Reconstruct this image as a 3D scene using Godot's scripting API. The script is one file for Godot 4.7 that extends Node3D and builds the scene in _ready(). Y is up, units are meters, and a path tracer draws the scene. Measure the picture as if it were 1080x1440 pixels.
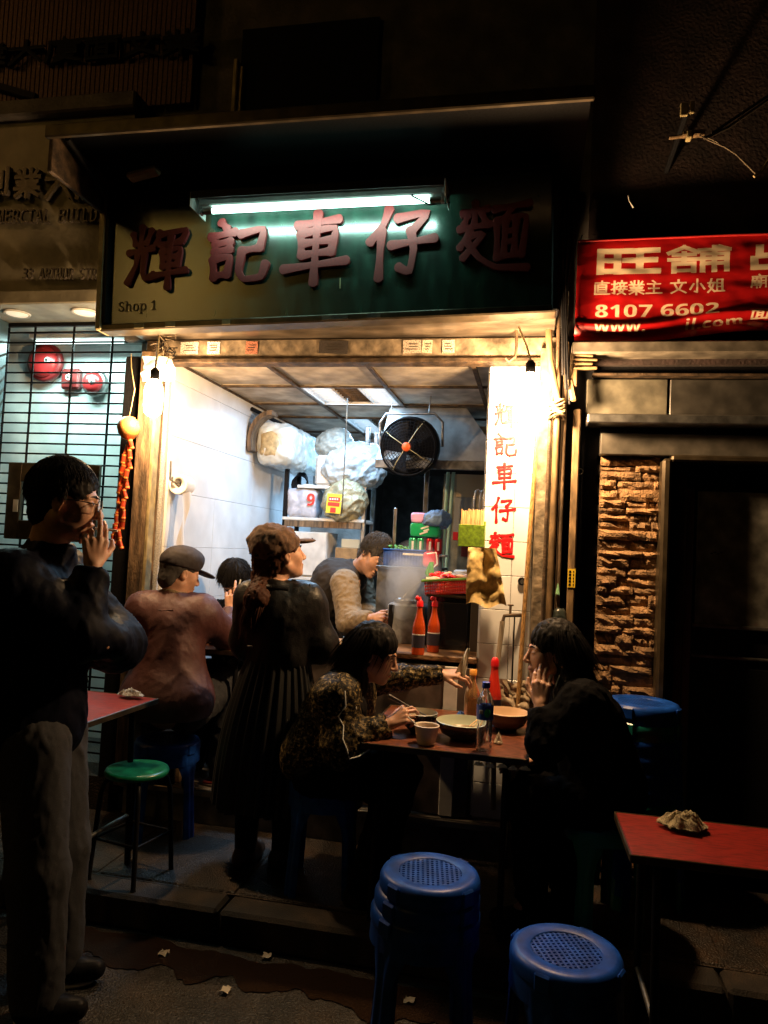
extends Node3D

func _ready() -> void:
	var cam := Camera3D.new()
	cam.name = "camera"
	cam.position = Vector3(0.0, 1.55, 3.55)
	cam.rotation_degrees = Vector3(2.8, 11.5, 2.8)
	cam.fov = 69.39
	cam.near = 0.05
	cam.far = 200.0
	add_child(cam)
	cam.current = true

	var we := WorldEnvironment.new()
	we.name = "environment"
	var e := Environment.new()
	e.background_mode = Environment.BG_SKY
	var ps := ProceduralSkyMaterial.new()
	ps.sky_top_color = Color(0.02, 0.022, 0.03)
	ps.sky_horizon_color = Color(0.05, 0.045, 0.045)
	ps.ground_bottom_color = Color(0.02, 0.018, 0.016)
	ps.ground_horizon_color = Color(0.05, 0.045, 0.045)
	var sky := Sky.new()
	sky.sky_material = ps
	e.sky = sky
	e.background_energy_multiplier = 0.02
	e.tonemap_mode = Environment.TONE_MAPPER_LINEAR
	e.tonemap_exposure = 1.0
	e.sdfgi_enabled = true
	e.ssao_enabled = true
	e.ssil_enabled = true
	e.volumetric_fog_enabled = true
	e.volumetric_fog_density = 0.0
	we.environment = e
	add_child(we)

	make_materials()
	build_street()
	build_shop()
	build_neighbours()
	build_sign()
	build_lamps()
	build_kitchen()
	build_furniture()
	build_table_things()
	build_people()
	build_details()

# light energies, in one place
const E_LEFT := 1.7        # warm lamp by the left door post
const E_RIGHT := 3.4       # warm lamp before the tiled pier
const E_TUBE := 0.4       # cool tube over the signboard
const E_TROFFER := 3.1     # cool ceiling fittings
const E_LOBBY := 2.4       # tube in the lobby next door
const E_STREET := 0.7      # sodium street lamp on the left, out of the frame
const WARM := Vector3(1.0, 0.62, 0.30)
const COOL := Vector3(0.42, 0.70, 1.0)
const MINT := Vector3(0.55, 1.0, 0.85)
const SODIUM := Vector3(1.0, 0.50, 0.16)

var M := {}
func make_materials() -> void:
	var d := Vector3.ONE
	M.tile = mat(V(0.72, 0.74, 0.76), 0.2, 0.0, "blotch", 0.9, d * 1.1)
	M.grout = mat(V(0.60, 0.58, 0.55), 0.9, 0.0, "fine", 0.6, d * 0.3)
	M.wood_old = mat(V(0.30, 0.19, 0.10), 0.7, 0.0, "blotch", 0.3, V(0.18, 1.1, 0.18), 0.25)
	M.plaster = mat(V(0.30, 0.23, 0.15), 0.85, 0.0, "blotch", 0.4, d * 0.4, 0.5, "blotch")
	M.pipe = mat(V(0.30, 0.19, 0.09), 0.55, 0.0, "blotch", 0.45, V(0.2, 0.6, 0.2))
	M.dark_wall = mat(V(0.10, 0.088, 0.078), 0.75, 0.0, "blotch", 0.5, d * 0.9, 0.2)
	M.inner_wall = mat(V(0.34, 0.32, 0.29), 0.8, 0.0, "blotch", 0.6, d * 0.9, 0.2)
	M.black = mat(V(0.014, 0.014, 0.016), 0.45, 0.0, "fine", 0.6, d * 0.4)
	M.black_gloss = mat(V(0.012, 0.012, 0.013), 0.12)
	M.steel = mat(V(0.52, 0.50, 0.47), 0.3, 1.0, "blotch", 0.6, V(1.2, 0.4, 0.4), 0.04)
	M.steel_rough = mat(V(0.45, 0.45, 0.44), 0.45, 1.0, "blotch", 0.5, d * 0.5)
	M.ceiling = mat(V(0.55, 0.47, 0.37), 0.8, 0.0, "blotch", 0.6, d * 0.9, 0.1)
	M.rust = mat(V(0.16, 0.10, 0.055), 0.65, 0.3, "blotch", 0.3, d * 0.35, 0.15)
	M.asphalt = mat(V(0.066, 0.040, 0.020), 0.5, 0.0, "fine", 0.3, d * 0.35, 0.7)
	M.paving = mat(V(0.115, 0.062, 0.026), 0.5, 0.0, "fine", 0.4, d * 0.35, 0.5)
	M.kerb = mat(V(0.11, 0.068, 0.036), 0.8, 0.0, "fine", 0.45, d * 0.25, 0.25)
	for k in ["asphalt", "paving", "kerb"]:
		var q: StandardMaterial3D = M[k]
		q.detail_enabled = true
		q.detail_albedo = grain("blotch", 0.1)
		q.detail_blend_mode = BaseMaterial3D.BLEND_MODE_MUL
		q.detail_uv_layer = BaseMaterial3D.DETAIL_UV_2
		q.uv2_triplanar = true
		q.uv2_world_triplanar = true
		q.uv2_scale = Vector3.ONE * 1.1
	M.wet = mat(V(0.036, 0.020, 0.012), 0.13, 0.0, "fine", 0.4, d * 0.3, 0.12)
	M.litter = mat(V(0.32, 0.28, 0.22), 0.8)
	M.cream = mat(V(0.34, 0.30, 0.21), 0.6, 0.0, "blotch", 0.6, d * 1.6, 0.1)
	M.brown_tile = mat(V(0.14, 0.060, 0.035), 0.7, 0.0, "fine", 0.5, d * 0.6)
	M.letter_metal = mat(V(0.12, 0.10, 0.08), 0.45, 0.6, "fine", 0.6, d * 0.3)
	M.green_board = mat(V(0.016, 0.052, 0.036), 0.25, 0.0, "blotch", 0.45, V(0.35, 1.1, 0.35))
	M.green_board.metallic_specular = 0.85
	M.red_letter = mat(V(0.21, 0.011, 0.011), 0.6, 0.0, "fine", 0.75, d * 0.4)
	M.red_paint = mat(V(0.62, 0.006, 0.010), 0.4)
	M.bronze = mat(V(0.10, 0.075, 0.045), 0.35, 0.6, "blotch", 0.6, d * 0.5)
	M.frame_cream = mat(V(0.50, 0.40, 0.20), 0.5, 0.0, "blotch", 0.6, d * 0.4)
	M.white_paint = mat(V(0.70, 0.69, 0.66), 0.45, 0.0, "blotch", 0.8, d * 0.6)
	M.stone = []
	for k in 5:
		var t: float = [0.8, 1.0, 1.15, 0.65, 0.95][k]
		M.stone.append(mat(V(0.46, 0.26, 0.115) * t, 0.85, 0.0, "blotch", 0.45, d * 0.35, 0.7, "fine"))
	M.blue_plastic = mat(V(0.010, 0.075, 0.44), 0.38, 0.0, "blotch", 0.6, d * 0.35)
	M.blue_plastic.metallic_specular = 0.32
	M.green_plastic = mat(V(0.006, 0.18, 0.08), 0.3, 0.0, "blotch", 0.6, d * 0.3)
	M.teal_plastic = mat(V(0.01, 0.16, 0.13), 0.3)
	M.red_top = mat(V(0.21, 0.013, 0.010), 0.36, 0.0, "speck", 0.72, V(1.2, 0.25, 0.16))
	M.brown_top = mat(V(0.17, 0.055, 0.028), 0.3, 0.0, "speck", 0.55, V(0.9, 0.3, 0.15))
	M.skin = mat(V(0.50, 0.27, 0.175), 0.5, 0.0, "blotch", 0.86, d * 0.12)
	M.skin.subsurf_scatter_enabled = true
	M.skin.subsurf_scatter_strength = 0.08
	M.hair = mat(V(0.010, 0.009, 0.009), 0.55)
	M.hair_brown = mat(V(0.038, 0.015, 0.009), 0.6)
	M.hair_grey = mat(V(0.055, 0.050, 0.047), 0.5)
	for k in ["hair", "hair_brown", "hair_grey", "black"]:
		dull(M[k], 0.18)
	M.eye = mat(V(0.03, 0.02, 0.015), 0.1)
	M.lip = mat(V(0.33, 0.10, 0.08), 0.45)
	M.glass = clear(V(0.9, 0.95, 0.95), 0.12, 0.05)
	M.film = clear(V(0.80, 0.84, 0.82), 0.55, 0.3)

# ------------------------------------------------------------------------------------------- the street
func build_street() -> void:
	ground("road", bx(V(0, -0.05, 15.0), V(80, 0.1, 28.4)), M.asphalt)
	var pave := ground("pavement", bx(V(0, 0.02, 0.30), V(80, 0.2, 0.70)), M.paving)
	# paving slabs with open joints, and the kerb stones before them
	var rng := RandomNumberGenerator.new()
	rng.seed = 5
	for k in 12:
		var x := -3.6 + k * 0.62
		part(pave, "paving_slab", bx(V(x + 0.305, 0.113 + rng.randf() * 0.004, 0.325), V(0.606, 0.02, 0.63), 0.005), M.paving)
	for k in 8:
		var x := -3.9 + k * 0.92
		part(pave, "kerb_stone", bx(V(x + 0.46, 0.055 + rng.randf() * 0.004, 0.72), V(0.912, 0.13, 0.145), 0.014), M.kerb)
	# wet gutter: a shallow film of dirty water with a ragged outline
	var poly := PackedVector2Array()
	var ed := noise(4.0, 6)
	ed.fractal_octaves = 5
	for k in 120:
		var t := k / 119.0
		poly.append(Vector2(-1.80 + t * 2.35, -0.815 - 0.05 * sin(t * 3.1) - 0.05 * ed.get_noise_1d(t * 2.3)))
	for k in 120:
		var t := 1.0 - k / 119.0
		poly.append(Vector2(-1.80 + t * 2.35, -0.95 - 0.11 * sin(t * 3.1) - 0.13 * ed.get_noise_1d(t * 2.0 + 9.0)))
	var w := MB.new()
	w.xf = Transform3D(Basis(V(1, 0, 0), V(0, 0, -1), V(0, 1, 0)), V(0, 0.0, 0))
	w.prism(poly, 0.0, 0.004)
	ground("gutter_water", w.mesh(), M.wet)
	# coarse grit along the gutter, real pebbles that sparkle where wet
	var grit := MB.new()
	for k in 1500:
		var x := rng.randf_range(-1.8, 0.6)
		var z := rng.randf_range(0.80, 1.30)
		var r := rng.randf_range(0.0008, 0.003)
		grit.ball(V(x, r * 0.4, z), V(r, r * 0.7, r * rng.randf_range(0.7, 1.4)), Basis(Vector3.UP, rng.randf() * 6.0), 5, 3)
	var g := ground("road_grit", grit.mesh(), mat(V(0.06, 0.040, 0.025), 0.06))
	g.set_meta("kind", "stuff")
	# scraps of paper
	var names := ["small torn paper scrap lying flat near the bottom of the road", "crumpled white tissue scrap beside the wet gutter", "pale crumpled scrap at the far edge of the gutter puddle", "tiny white scrap in front of the blue stool stack", "flat pale scrap under the right red table"]
	var spots := [V(-0.98, 0.0, 1.07), V(-1.29, 0.0, 0.92), V(-0.92, 0.0, 0.83), V(-0.36, 0.0, 0.95), V(-0.18, 0.0, 1.15)]
	for k in 5:
		var mb := MB.new()
		var p := PackedVector3Array()
		var n := 5
		for j in n:
			for i in n:
				p.append(V((i - 2) * 0.008 + rng.randf() * 0.007, 0.005 + rng.randf() * 0.012, (j - 2) * 0.009 + rng.randf() * 0.007))
		mb.grid(p, n, n)
		single("paper_scrap", mb.mesh(), M.litter, names[k], "litter", spots[k], "scraps of paper on the road")

# ------------------------------------------------------------------------------------------- the noodle shop
func build_shop() -> void:
	var s := thing("noodle_shop", "open-fronted noodle shop with white tiled walls and panelled ceiling", "shop")
	var rng := RandomNumberGenerator.new()
	rng.seed = 9
	part(s, "floor", bx(V(-0.98, 0.14, -1.52), V(2.1, 0.30, 3.02), 0.006), mat(V(0.24, 0.22, 0.19), 0.5, 0.0, "blotch", 0.5, Vector3.ONE * 0.6))
	part(s, "step_edge", bx(V(-0.98, 0.275, 0.004), V(2.1, 0.03, 0.02), 0.003), M.steel)
	part(s, "wall_left", bx(V(-1.985, 1.45, -1.55), V(0.09, 2.32, 2.98)), M.grout)
	# wall panels 0.6 x 0.3 with open joints
	for j in 8:
		for i in 5:
			var z := -0.09 - i * 0.6
			var h := 0.292
			part(s.get_node("wall_left"), "tile", bx(V(-1.935, 0.30 + j * 0.3 + 0.15, z - 0.3), V(0.016, 0.2985, 0.5985), 0.001), M.tile)
	# rear wall with an open doorway into the unlit kitchen behind
	part(s, "wall_back", bx(V(-1.74, 1.4, -2.75), V(0.56, 2.3, 0.08)), M.inner_wall)
	part(s, "wall_back", bx(V(-0.30, 1.4, -2.75), V(0.62, 2.3, 0.08)), M.inner_wall)
	part(s, "wall_back", bx(V(-1.035, 2.44, -2.75), V(0.85, 0.26, 0.08)), M.inner_wall)
	part(s, "kitchen_wall", bx(V(-1.0, 1.4, -6.0), V(2.3, 2.4, 0.08)), M.inner_wall)
	part(s, "kitchen_wall", bx(V(-2.0, 1.4, -4.4), V(0.08, 2.4, 3.2)), M.inner_wall)
	part(s, "kitchen_wall", bx(V(0.04, 1.4, -4.4), V(0.08, 2.4, 3.2)), M.inner_wall)
	part(s, "kitchen_floor", bx(V(-0.98, 0.14, -4.5), V(2.1, 0.30, 3.0)), M.inner_wall)
	part(s, "kitchen_ceiling", bx(V(-0.98, 2.62, -4.5), V(2.1, 0.10, 3.0)), M.inner_wall)
	part(s, "wall_right", bx(V(0.02, 1.4, -1.55), V(0.10, 2.3, 2.98)), M.inner_wall)
	part(s, "roof_slab", bx(V(-0.98, 2.72, -1.52), V(2.2, 0.16, 3.1)), M.inner_wall)
	# the inner partition with notices on it
	part(s, "partition", bx(V(-0.33, 1.3, -1.45), V(0.56, 2.2, 0.05)), mat(V(0.46, 0.40, 0.27), 0.7, 0.0, "blotch", 0.55, Vector3.ONE * 0.5))
	part(s, "notice", bx(V(-0.46, 1.80, -1.42), V(0.14, 0.24, 0.004)), mat(V(0.42, 0.40, 0.36), 0.6, 0.0, "fine", 0.7, Vector3.ONE * 0.1))
	part(s, "notice", bx(V(-0.45, 1.655, -1.42), V(0.16, 0.055, 0.006)), M.red_paint)
	part(s, "notice", bx(V(-0.42, 1.56, -1.42), V(0.10, 0.08, 0.004)), M.red_letter)
	part(s, "notice", bx(V(-0.41, 2.00, -1.42), V(0.22, 0.17, 0.004)), mat(V(0.5, 0.36, 0.2), 0.7))
	# dropped ceiling: panels on a dark grid, two of them lamps
	var xs := [-1.93, -1.43, -0.88, -0.33, -0.03]
	var zs := [-0.10, -0.68, -1.22, -1.72, -2.40, -3.0]
	for j in 5:
		for i in 4:
			if i == 1 and (j == 1 or j == 3):
				continue
			var a: float = xs[i]
			var b: float = xs[i + 1]
			var c: float = zs[j]
			var d: float = zs[j + 1]
			var warp := Basis(Vector3(rng.randf() - 0.5, 0, rng.randf() - 0.5).normalized(), rng.randf() * 0.008)
			part(s, "ceiling_panel", bx(V((a + b) / 2, 2.515, (c + d) / 2), V(b - a - 0.012, 0.014, c - d - 0.012), 0.002, warp), M.ceiling)
	for x in xs:
		part(s, "ceiling_rail", bx(V(x, 2.497, -1.55), V(0.024, 0.012, 2.9)), M.rust)
	for z in zs:
		part(s, "ceiling_rail", bx(V(-0.98, 2.4985, z), V(1.9, 0.012, 0.022)), M.rust)
	# lintel with its stickers, steel soffit out to the signboard
	part(s, "lintel", bx(V(-0.98, 2.535, -0.035), V(2.14, 0.11, 0.09), 0.006), M.plaster)
	part(s, "lintel_rail", bx(V(-0.98, 2.475, -0.02), V(2.10, 0.022, 0.10), 0.003), M.rust)
	part(s, "soffit", bx(V(-1.01, 2.600, 0.155), V(2.14, 0.012, 0.31), 0.003), mat(V(0.33, 0.27, 0.21), 0.36, 0.75, "blotch", 0.5, V(1.4, 0.4, 0.5), 0.05))
	var stickers := [[-1.665, 0.07, V(0.75, 0.72, 0.66)], [-1.455, 0.065, V(0.42, 0.16, 0.10)], [-1.02, 0.15, V(0.05, 0.04, 0.035)], [-0.62, 0.09, V(0.50, 0.42, 0.34)], [-0.545, 0.05, V(0.62, 0.55, 0.42)], [-0.44, 0.06, V(0.55, 0.50, 0.42)], [-1.80, 0.10, V(0.6, 0.55, 0.48)]]
	for q in stickers:
		var st := part(s, "sticker", bx(V(q[0], 2.545, 0.0125), V(q[1], 0.065, 0.002), 0.0, Basis(Vector3.BACK, rng.randf_range(-0.04, 0.04))), mat(q[2], 0.6, 0.0, "speck", 0.55, Vector3.ONE * 0.12))
		for k in 3:
			part(st, "print_line", bx(V(q[0] + rng.randf_range(-0.008, 0.008), 2.558 - k * 0.013, 0.0145), V(q[1] * rng.randf_range(0.4, 0.7), 0.004, 0.001)), M.letter_metal)
	# left door frame: black leaf folded back, rusty post, bright edge
	part(s, "post_left", bx(V(-2.005, 1.40, 0.0), V(0.085, 2.24, 0.12), 0.006), M.wood_old)
	part(s, "post_edge", bx(V(-1.952, 1.40, 0.03), V(0.018, 2.24, 0.06), 0.004), M.frame_cream)
	part(s, "shutter_leaf", bx(V(-2.115, 1.36, -0.06), V(0.13, 2.30, 0.10), 0.008), M.black)
	# tiled pier on the right of the opening
	var pier := part(s, "pier", bx(V(-0.12, 1.40, -0.14), V(0.235, 2.24, 0.15)), M.grout)
	for j in 14:
		var y := 0.30 + j * 0.164
		var h := minf(0.161, 2.462 - y)
		for c in [[-0.2375, -0.0985], [-0.0955, -0.0025]]:
			part(pier, "tile", bx(V((c[0] + c[1]) / 2, y + h / 2, -0.061), V(c[1] - c[0], h, 0.014), 0.0015), M.tile)
		part(pier, "tile", bx(V(-0.241, y + h / 2, -0.14), V(0.010, h, 0.140), 0.0015), M.tile)
	# right post, a rough pilaster and battens
	part(s, "post_right", bx(V(0.035, 1.40, -0.02), V(0.066, 2.26, 0.13), 0.006), M.plaster)
	part(s, "batten", bx(V(0.085, 1.40, -0.02), V(0.028, 2.26, 0.10), 0.005), M.wood_old)
	part(s, "batten", bx(V(0.178, 1.34, 0.02), V(0.034, 1.80, 0.035), 0.006), M.pipe)
	part(s, "backing_panel", bx(V(0.20, 1.42, -0.11), V(0.22, 2.60, 0.06)), M.black)
	# brush lettering painted down the tiles
	var marks := [["輝", 2.225], ["記", 2.075], ["車", 1.928], ["仔", 1.762], ["麵", 1.592]]
	for q in marks:
		var o := part(pier, "painted_character", letter(q[0], 0.115, 0.125, 0.0145, 0.0012), M.red_paint, V(-0.148, q[1], -0.0535))
		o.rotation.z = 0.03
	# upper floor and canopy
	var up := thing("upper_facade", "dark upper storey wall over the noodle shop canopy", "building")
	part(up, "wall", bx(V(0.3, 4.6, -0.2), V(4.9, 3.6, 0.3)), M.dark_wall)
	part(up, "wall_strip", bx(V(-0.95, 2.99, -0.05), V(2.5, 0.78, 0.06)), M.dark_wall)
	var win := part(up, "window", bx(V(-1.25, 4.0, -0.04), V(0.75, 0.56, 0.03)), M.black_gloss)
	part(win, "window_frame", bx(V(-1.64, 3.93, -0.01), V(0.022, 0.34, 0.04), 0.004), M.frame_cream)
	part(win, "window_frame", bx(V(-1.605, 3.91, -0.01), V(0.012, 0.30, 0.03), 0.003), M.frame_cream)
	part(win, "window_frame", bx(V(-1.25, 3.715, -0.01), V(0.8, 0.03, 0.05), 0.004), M.black)
	var can := thing("canopy", "long dark metal canopy over the signboard with a rusty front edge", "canopy")
	part(can, "roof_sheet", bx(V(-0.98, 3.295, 0.34), V(2.26, 0.025, 0.92)), M.black)
	part(can, "front_edge", bx(V(-0.98, 3.265, 0.815), V(2.28, 0.055, 0.025), 0.005), M.bronze)
	part(can, "end_plate", bx(V(-2.105, 3.20, 0.40), V(0.02, 0.20, 0.80), 0.003), M.rust)
	for x in [-2.06]:
		part(can, "bracket", MB.new().tube([V(x, 3.27, 0.75), V(x, 3.0, 0.0)], 0.014, 6).mesh(), M.black)
	part(can, "stay", bx(V(-1.80, 3.195, 0.56), V(0.15, 0.03, 0.06), 0.01, Basis(Vector3.BACK, 0.2)), M.frame_cream)

# ------------------------------------------------------------------------------------------- the buildings on either side
func build_neighbours() -> void:
	var rng := RandomNumberGenerator.new()
	rng.seed = 21
	var L := thing("commercial_building", "cream fronted commercial building with raised lettering over a grilled lobby", "building")
	part(L, "fascia", bx(V(-4.1, 3.28, -0.05), V(3.90, 1.02, 0.30)), M.cream)
	part(L, "fascia_edge", bx(V(-4.1, 2.80, 0.106), V(3.90, 0.07, 0.02), 0.004), M.cream)
	part(L, "cornice", bx(V(-4.1, 3.83, -0.02), V(3.96, 0.09, 0.36), 0.01), M.dark_wall)
	part(L, "upper_wall", bx(V(-4.1, 5.4, -0.12), V(3.90, 3.1, 0.24)), M.brown_tile)
	# rows of small facing tiles, real ribs on the wall
	var ribs := MB.new()
	for k in 70:
		ribs.box(V(-3.9 + k * 0.029, 4.5, 0.003), V(0.022, 1.24, 0.008))
	var rib := part(L, "tile_ribs", ribs.mesh(), M.brown_tile)
	rib.set_meta("kind", "stuff")
	for k in 7:
		var ch: String = ["創", "業", "大", "廈", "面", "文", "業"][k]
		part(L, "dark_character", letter(ch, 0.22, 0.13, 0.02, 0.02, false), M.black, V(-3.35 + k * 0.235, 4.23 - k * 0.006, 0.028))
	part(L, "wall_sign_arm", bx(V(-3.02, 4.02, 0.06), V(0.5, 0.035, 0.03), 0.0, Basis(Vector3.BACK, -0.32)), M.black)
	var cn := ["創", "業", "大", "廈"]
	for k in 4:
		part(L, "raised_character", letter(cn[k], 0.155, 0.155, 0.022, 0.03, false), M.letter_metal, V(-2.93 + k * 0.19, 3.43 - k * 0.012, 0.105))
	for q in [["COMMERCIAL BUILDING", -2.617, 3.236, 0.074], ["33 ARTHUR STREET", -2.468, 2.918, 0.058]]:
		var tm := text_mesh(q[0], q[3], 0.020 if q[3] > 0.06 else 0.014, "Droid Sans Mono")
		var o := part(L, "raised_lettering", tm, M.letter_metal, V(q[1], q[2], 0.118))
		o.rotation.z = -0.028
		o.scale = Vector3(0.76 if q[3] > 0.06 else 0.70, 1, 1)
	# soffit with two downlights, then the lobby behind its grille
	part(L, "soffit", bx(V(-4.1, 2.775, -0.32), V(3.90, 0.02, 0.83)), mat(V(0.36, 0.38, 0.36), 0.6, 0.0, "blotch", 0.7, Vector3.ONE))
	for x in [-2.875, -2.452]:
		var rim := part(L, "downlight", MB.new().lathe([Vector2(0.0, 0.0), Vector2(0.058, 0.0), Vector2(0.068, -0.006), Vector2(0.072, 0.004)], 28, V(x, 2.757, -0.03)).mesh(), M.white_paint)
		part(rim, "downlight_lens", MB.new().lathe([Vector2(0.0, -0.004), Vector2(0.055, -0.004), Vector2(0.058, 0.0)], 24, V(x, 2.757, -0.03)).mesh(), glow(V(1.0, 0.80, 0.52), 0.55))
	part(L, "lobby_wall", bx(V(-4.1, 1.4, -0.72), V(3.98, 2.75, 0.06)), mat(V(0.66, 0.70, 0.68), 0.35, 0.0, "blotch", 0.8, Vector3.ONE * 1.2))
	part(L, "lobby_side", bx(V(-2.10, 1.4, -0.40), V(0.09, 2.75, 0.58)), mat(V(0.55, 0.58, 0.56), 0.5))
	part(L, "lobby_floor", bx(V(-4.1, 0.14, -0.34), V(3.98, 0.30, 0.66)), M.paving)
	part(L, "pilaster", bx(V(-3.33, 1.4, -0.12), V(0.55, 2.72, 0.14)), mat(V(0.04, 0.07, 0.085), 0.4))
	part(L, "pilaster", bx(V(-5.0, 1.4, -0.3), V(0.9, 2.72, 0.5)), M.dark_wall)
	# folding grille: every bar
	var gr := thing("security_grille", "black steel bar grille closed across the lobby next to the shop", "grille", V(0, 0, -0.22))
	for k in 41:
		part(gr, "horizontal_bar", bx(V(-2.62, 0.34 + k * 0.0592, 0.0), V(0.94, 0.010, 0.008), 0.002), M.black)
	for x in [-3.08, -2.905, -2.65, -2.40, -2.17]:
		part(gr, "vertical_bar", bx(V(x, 1.52, -0.010), V(0.012, 2.48, 0.010), 0.002), M.black)
	part(gr, "top_rail", bx(V(-2.62, 2.752, 0.0), V(0.96, 0.022, 0.03), 0.004), M.black)
	var nb := thing("lock_frame", "brown metal frame fixed to the grille behind the smoking man", "frame", V(-2.685, 1.72, -0.19))
	part(nb, "frame_side", bx(V(-0.245, 0, 0), V(0.09, 0.44, 0.03), 0.004), M.bronze)
	part(nb, "frame_side", bx(V(0.245, 0, 0), V(0.09, 0.44, 0.03), 0.004), M.bronze)
	part(nb, "frame_top", bx(V(0, 0.165, 0.001), V(0.40, 0.11, 0.03), 0.004), M.bronze)
	part(nb, "frame_bottom", bx(V(0, -0.165, 0.001), V(0.40, 0.11, 0.03), 0.004), M.bronze)
	part(nb, "label_card", bx(V(-0.22, -0.03, 0.02), V(0.03, 0.07, 0.004)), M.white_paint)
	# fire bells on the lobby wall
	var bells := [["large round red fire alarm bell on the lobby wall", V(-3.13, 2.64, -0.62), 0.125, true], ["small square red call point between the two round bells", V(-2.945, 2.535, -0.64), 0.07, false], ["grey rimmed round red bell nearest the shop", V(-2.765, 2.505, -0.62), 0.085, true]]
	for k in 3:
		var q: Array = bells[k]
		var b := thing("alarm_bell", q[0], "alarm", q[1], 0.0, "fire alarms in the lobby")
		var r: float = q[2]
		var turn := Basis(Vector3.RIGHT, PI / 2)
		if q[3]:
			part(b, "back_disc", MB.new().lathe([Vector2(0, -0.05), Vector2(r * 0.9, -0.05), Vector2(r, -0.035), Vector2(r, -0.01), Vector2(r * 0.88, 0.0), Vector2(0, 0.0)], 32, Vector3.ZERO, turn).mesh(), M.steel_rough if k == 2 else mat(V(0.16, 0.012, 0.012), 0.4))
			part(b, "gong", MB.new().lathe([Vector2(r * 0.8, 0.0), Vector2(r * 0.76, 0.02), Vector2(r * 0.55, 0.036), Vector2(r * 0.2, 0.042), Vector2(0, 0.043)], 32, Vector3.ZERO, turn).mesh(), mat(V(0.34, 0.02, 0.02), 0.3))
		else:
			part(b, "housing", bx(V(0, 0, -0.02), V(0.13, 0.13, 0.05), 0.012), mat(V(0.16, 0.014, 0.012), 0.4))
		part(b, "badge", MB.new().lathe([Vector2(0, 0.046), Vector2(0.018, 0.046), Vector2(0.021, 0.04)], 16, V(0.018 if k else 0.055, 0.0, 0.0), turn).mesh(), M.white_paint)
		part(b, "badge_centre", MB.new().lathe([Vector2(0, 0.048), Vector2(0.009, 0.048), Vector2(0.010, 0.045)], 12, V(0.018 if k else 0.055, 0.0, 0.0), turn).mesh(), M.letter_metal)
	# ------------------------------------------------ right hand building
	var Rb := thing("closed_premises", "dark closed premises with ledges, stone facing and a framed metal door", "building")
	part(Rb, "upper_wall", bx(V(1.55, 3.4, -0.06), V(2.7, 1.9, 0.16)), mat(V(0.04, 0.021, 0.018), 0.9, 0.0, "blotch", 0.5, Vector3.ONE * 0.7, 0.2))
	part(Rb, "beam", bx(V(1.55, 2.505, 0.02), V(2.82, 0.055, 0.22), 0.006), mat(V(0.22, 0.19, 0.15), 0.6, 0.0, "blotch", 0.5, Vector3.ONE * 0.6))
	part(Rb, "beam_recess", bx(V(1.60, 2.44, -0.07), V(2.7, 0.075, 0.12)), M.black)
	part(Rb, "flashing", bx(V(1.60, 2.398, 0.012), V(2.72, 0.012, 0.06), 0.003, Basis(Vector3.BACK, -0.004)), M.rust)
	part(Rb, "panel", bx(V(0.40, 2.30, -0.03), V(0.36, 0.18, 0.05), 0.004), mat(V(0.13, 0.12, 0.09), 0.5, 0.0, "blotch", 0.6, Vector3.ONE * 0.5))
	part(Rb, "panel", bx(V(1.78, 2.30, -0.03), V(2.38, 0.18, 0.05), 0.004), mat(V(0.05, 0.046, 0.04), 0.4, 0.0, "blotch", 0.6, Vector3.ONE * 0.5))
	part(Rb, "ledge", bx(V(1.60, 2.185, 0.03), V(2.76, 0.042, 0.16), 0.005), M.steel_rough)
	part(Rb, "lower_panel", bx(V(1.63, 2.085, -0.04), V(2.68, 0.10, 0.08), 0.004), mat(V(0.09, 0.08, 0.065), 0.45, 0.0, "blotch", 0.6, Vector3.ONE * 0.5))
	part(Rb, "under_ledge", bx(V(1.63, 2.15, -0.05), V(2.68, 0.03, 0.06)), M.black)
	part(Rb, "stone_backing", bx(V(0.43, 1.08, -0.14), V(0.30, 1.92, 0.12)), M.dark_wall)
	# split stone strips, each its own piece
	var y := 0.14
	while y < 2.02:
		var h := rng.randf_range(0.022, 0.058)
		h = minf(h, 2.032 - y)
		var x := 0.298 - rng.randf() * 0.08
		while x < 0.562:
			var wd := rng.randf_range(0.07, 0.22)
			var a := maxf(x, 0.298)
			var b := minf(x + wd, 0.565)
			if b - a > 0.012:
				part(Rb, "stone", stone(a, b, y, h, rng), M.stone[rng.randi() % 5])
			x += wd
		y += h
	# framed door
	var fr := part(Rb, "door_frame", bx(V(0.583, 1.06, -0.03), V(0.042, 1.92, 0.12), 0.012), M.bronze)
	part(fr, "frame_head", bx(V(1.55, 2.022, -0.03), V(1.90, 0.03, 0.12), 0.008), M.bronze)
	part(fr, "frame_step", bx(V(0.625, 1.05, -0.075), V(0.040, 1.90, 0.08), 0.008), M.black)
	part(fr, "frame_step", bx(V(0.668, 1.05, -0.115), V(0.046, 1.90, 0.08), 0.006), M.bronze)
	part(Rb, "door_jamb", bx(V(0.71, 1.0, -0.15), V(0.05, 1.80, 0.04), 0.004), mat(V(0.16, 0.14, 0.11), 0.35, 0.3))
	var door := part(Rb, "door", bx(V(1.60, 1.0, -0.17), V(1.74, 1.86, 0.05)), M.black)
	part(door, "door_panel", bx(V(1.20, 1.58, -0.138), V(0.90, 0.62, 0.014), 0.004), mat(V(0.24, 0.23, 0.20), 0.45, 0.1, "blotch", 0.45, Vector3.ONE * 0.5))
	part(door, "door_rail", bx(V(1.20, 1.265, -0.13), V(0.92, 0.018, 0.022), 0.004), M.steel_rough)
	part(door, "door_rail", bx(V(1.20, 1.125, -0.13), V(0.92, 0.014, 0.022), 0.004), M.steel_rough)
	part(door, "door_panel", bx(V(1.20, 0.62, -0.138), V(0.90, 0.92, 0.014), 0.004), M.black)
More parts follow.
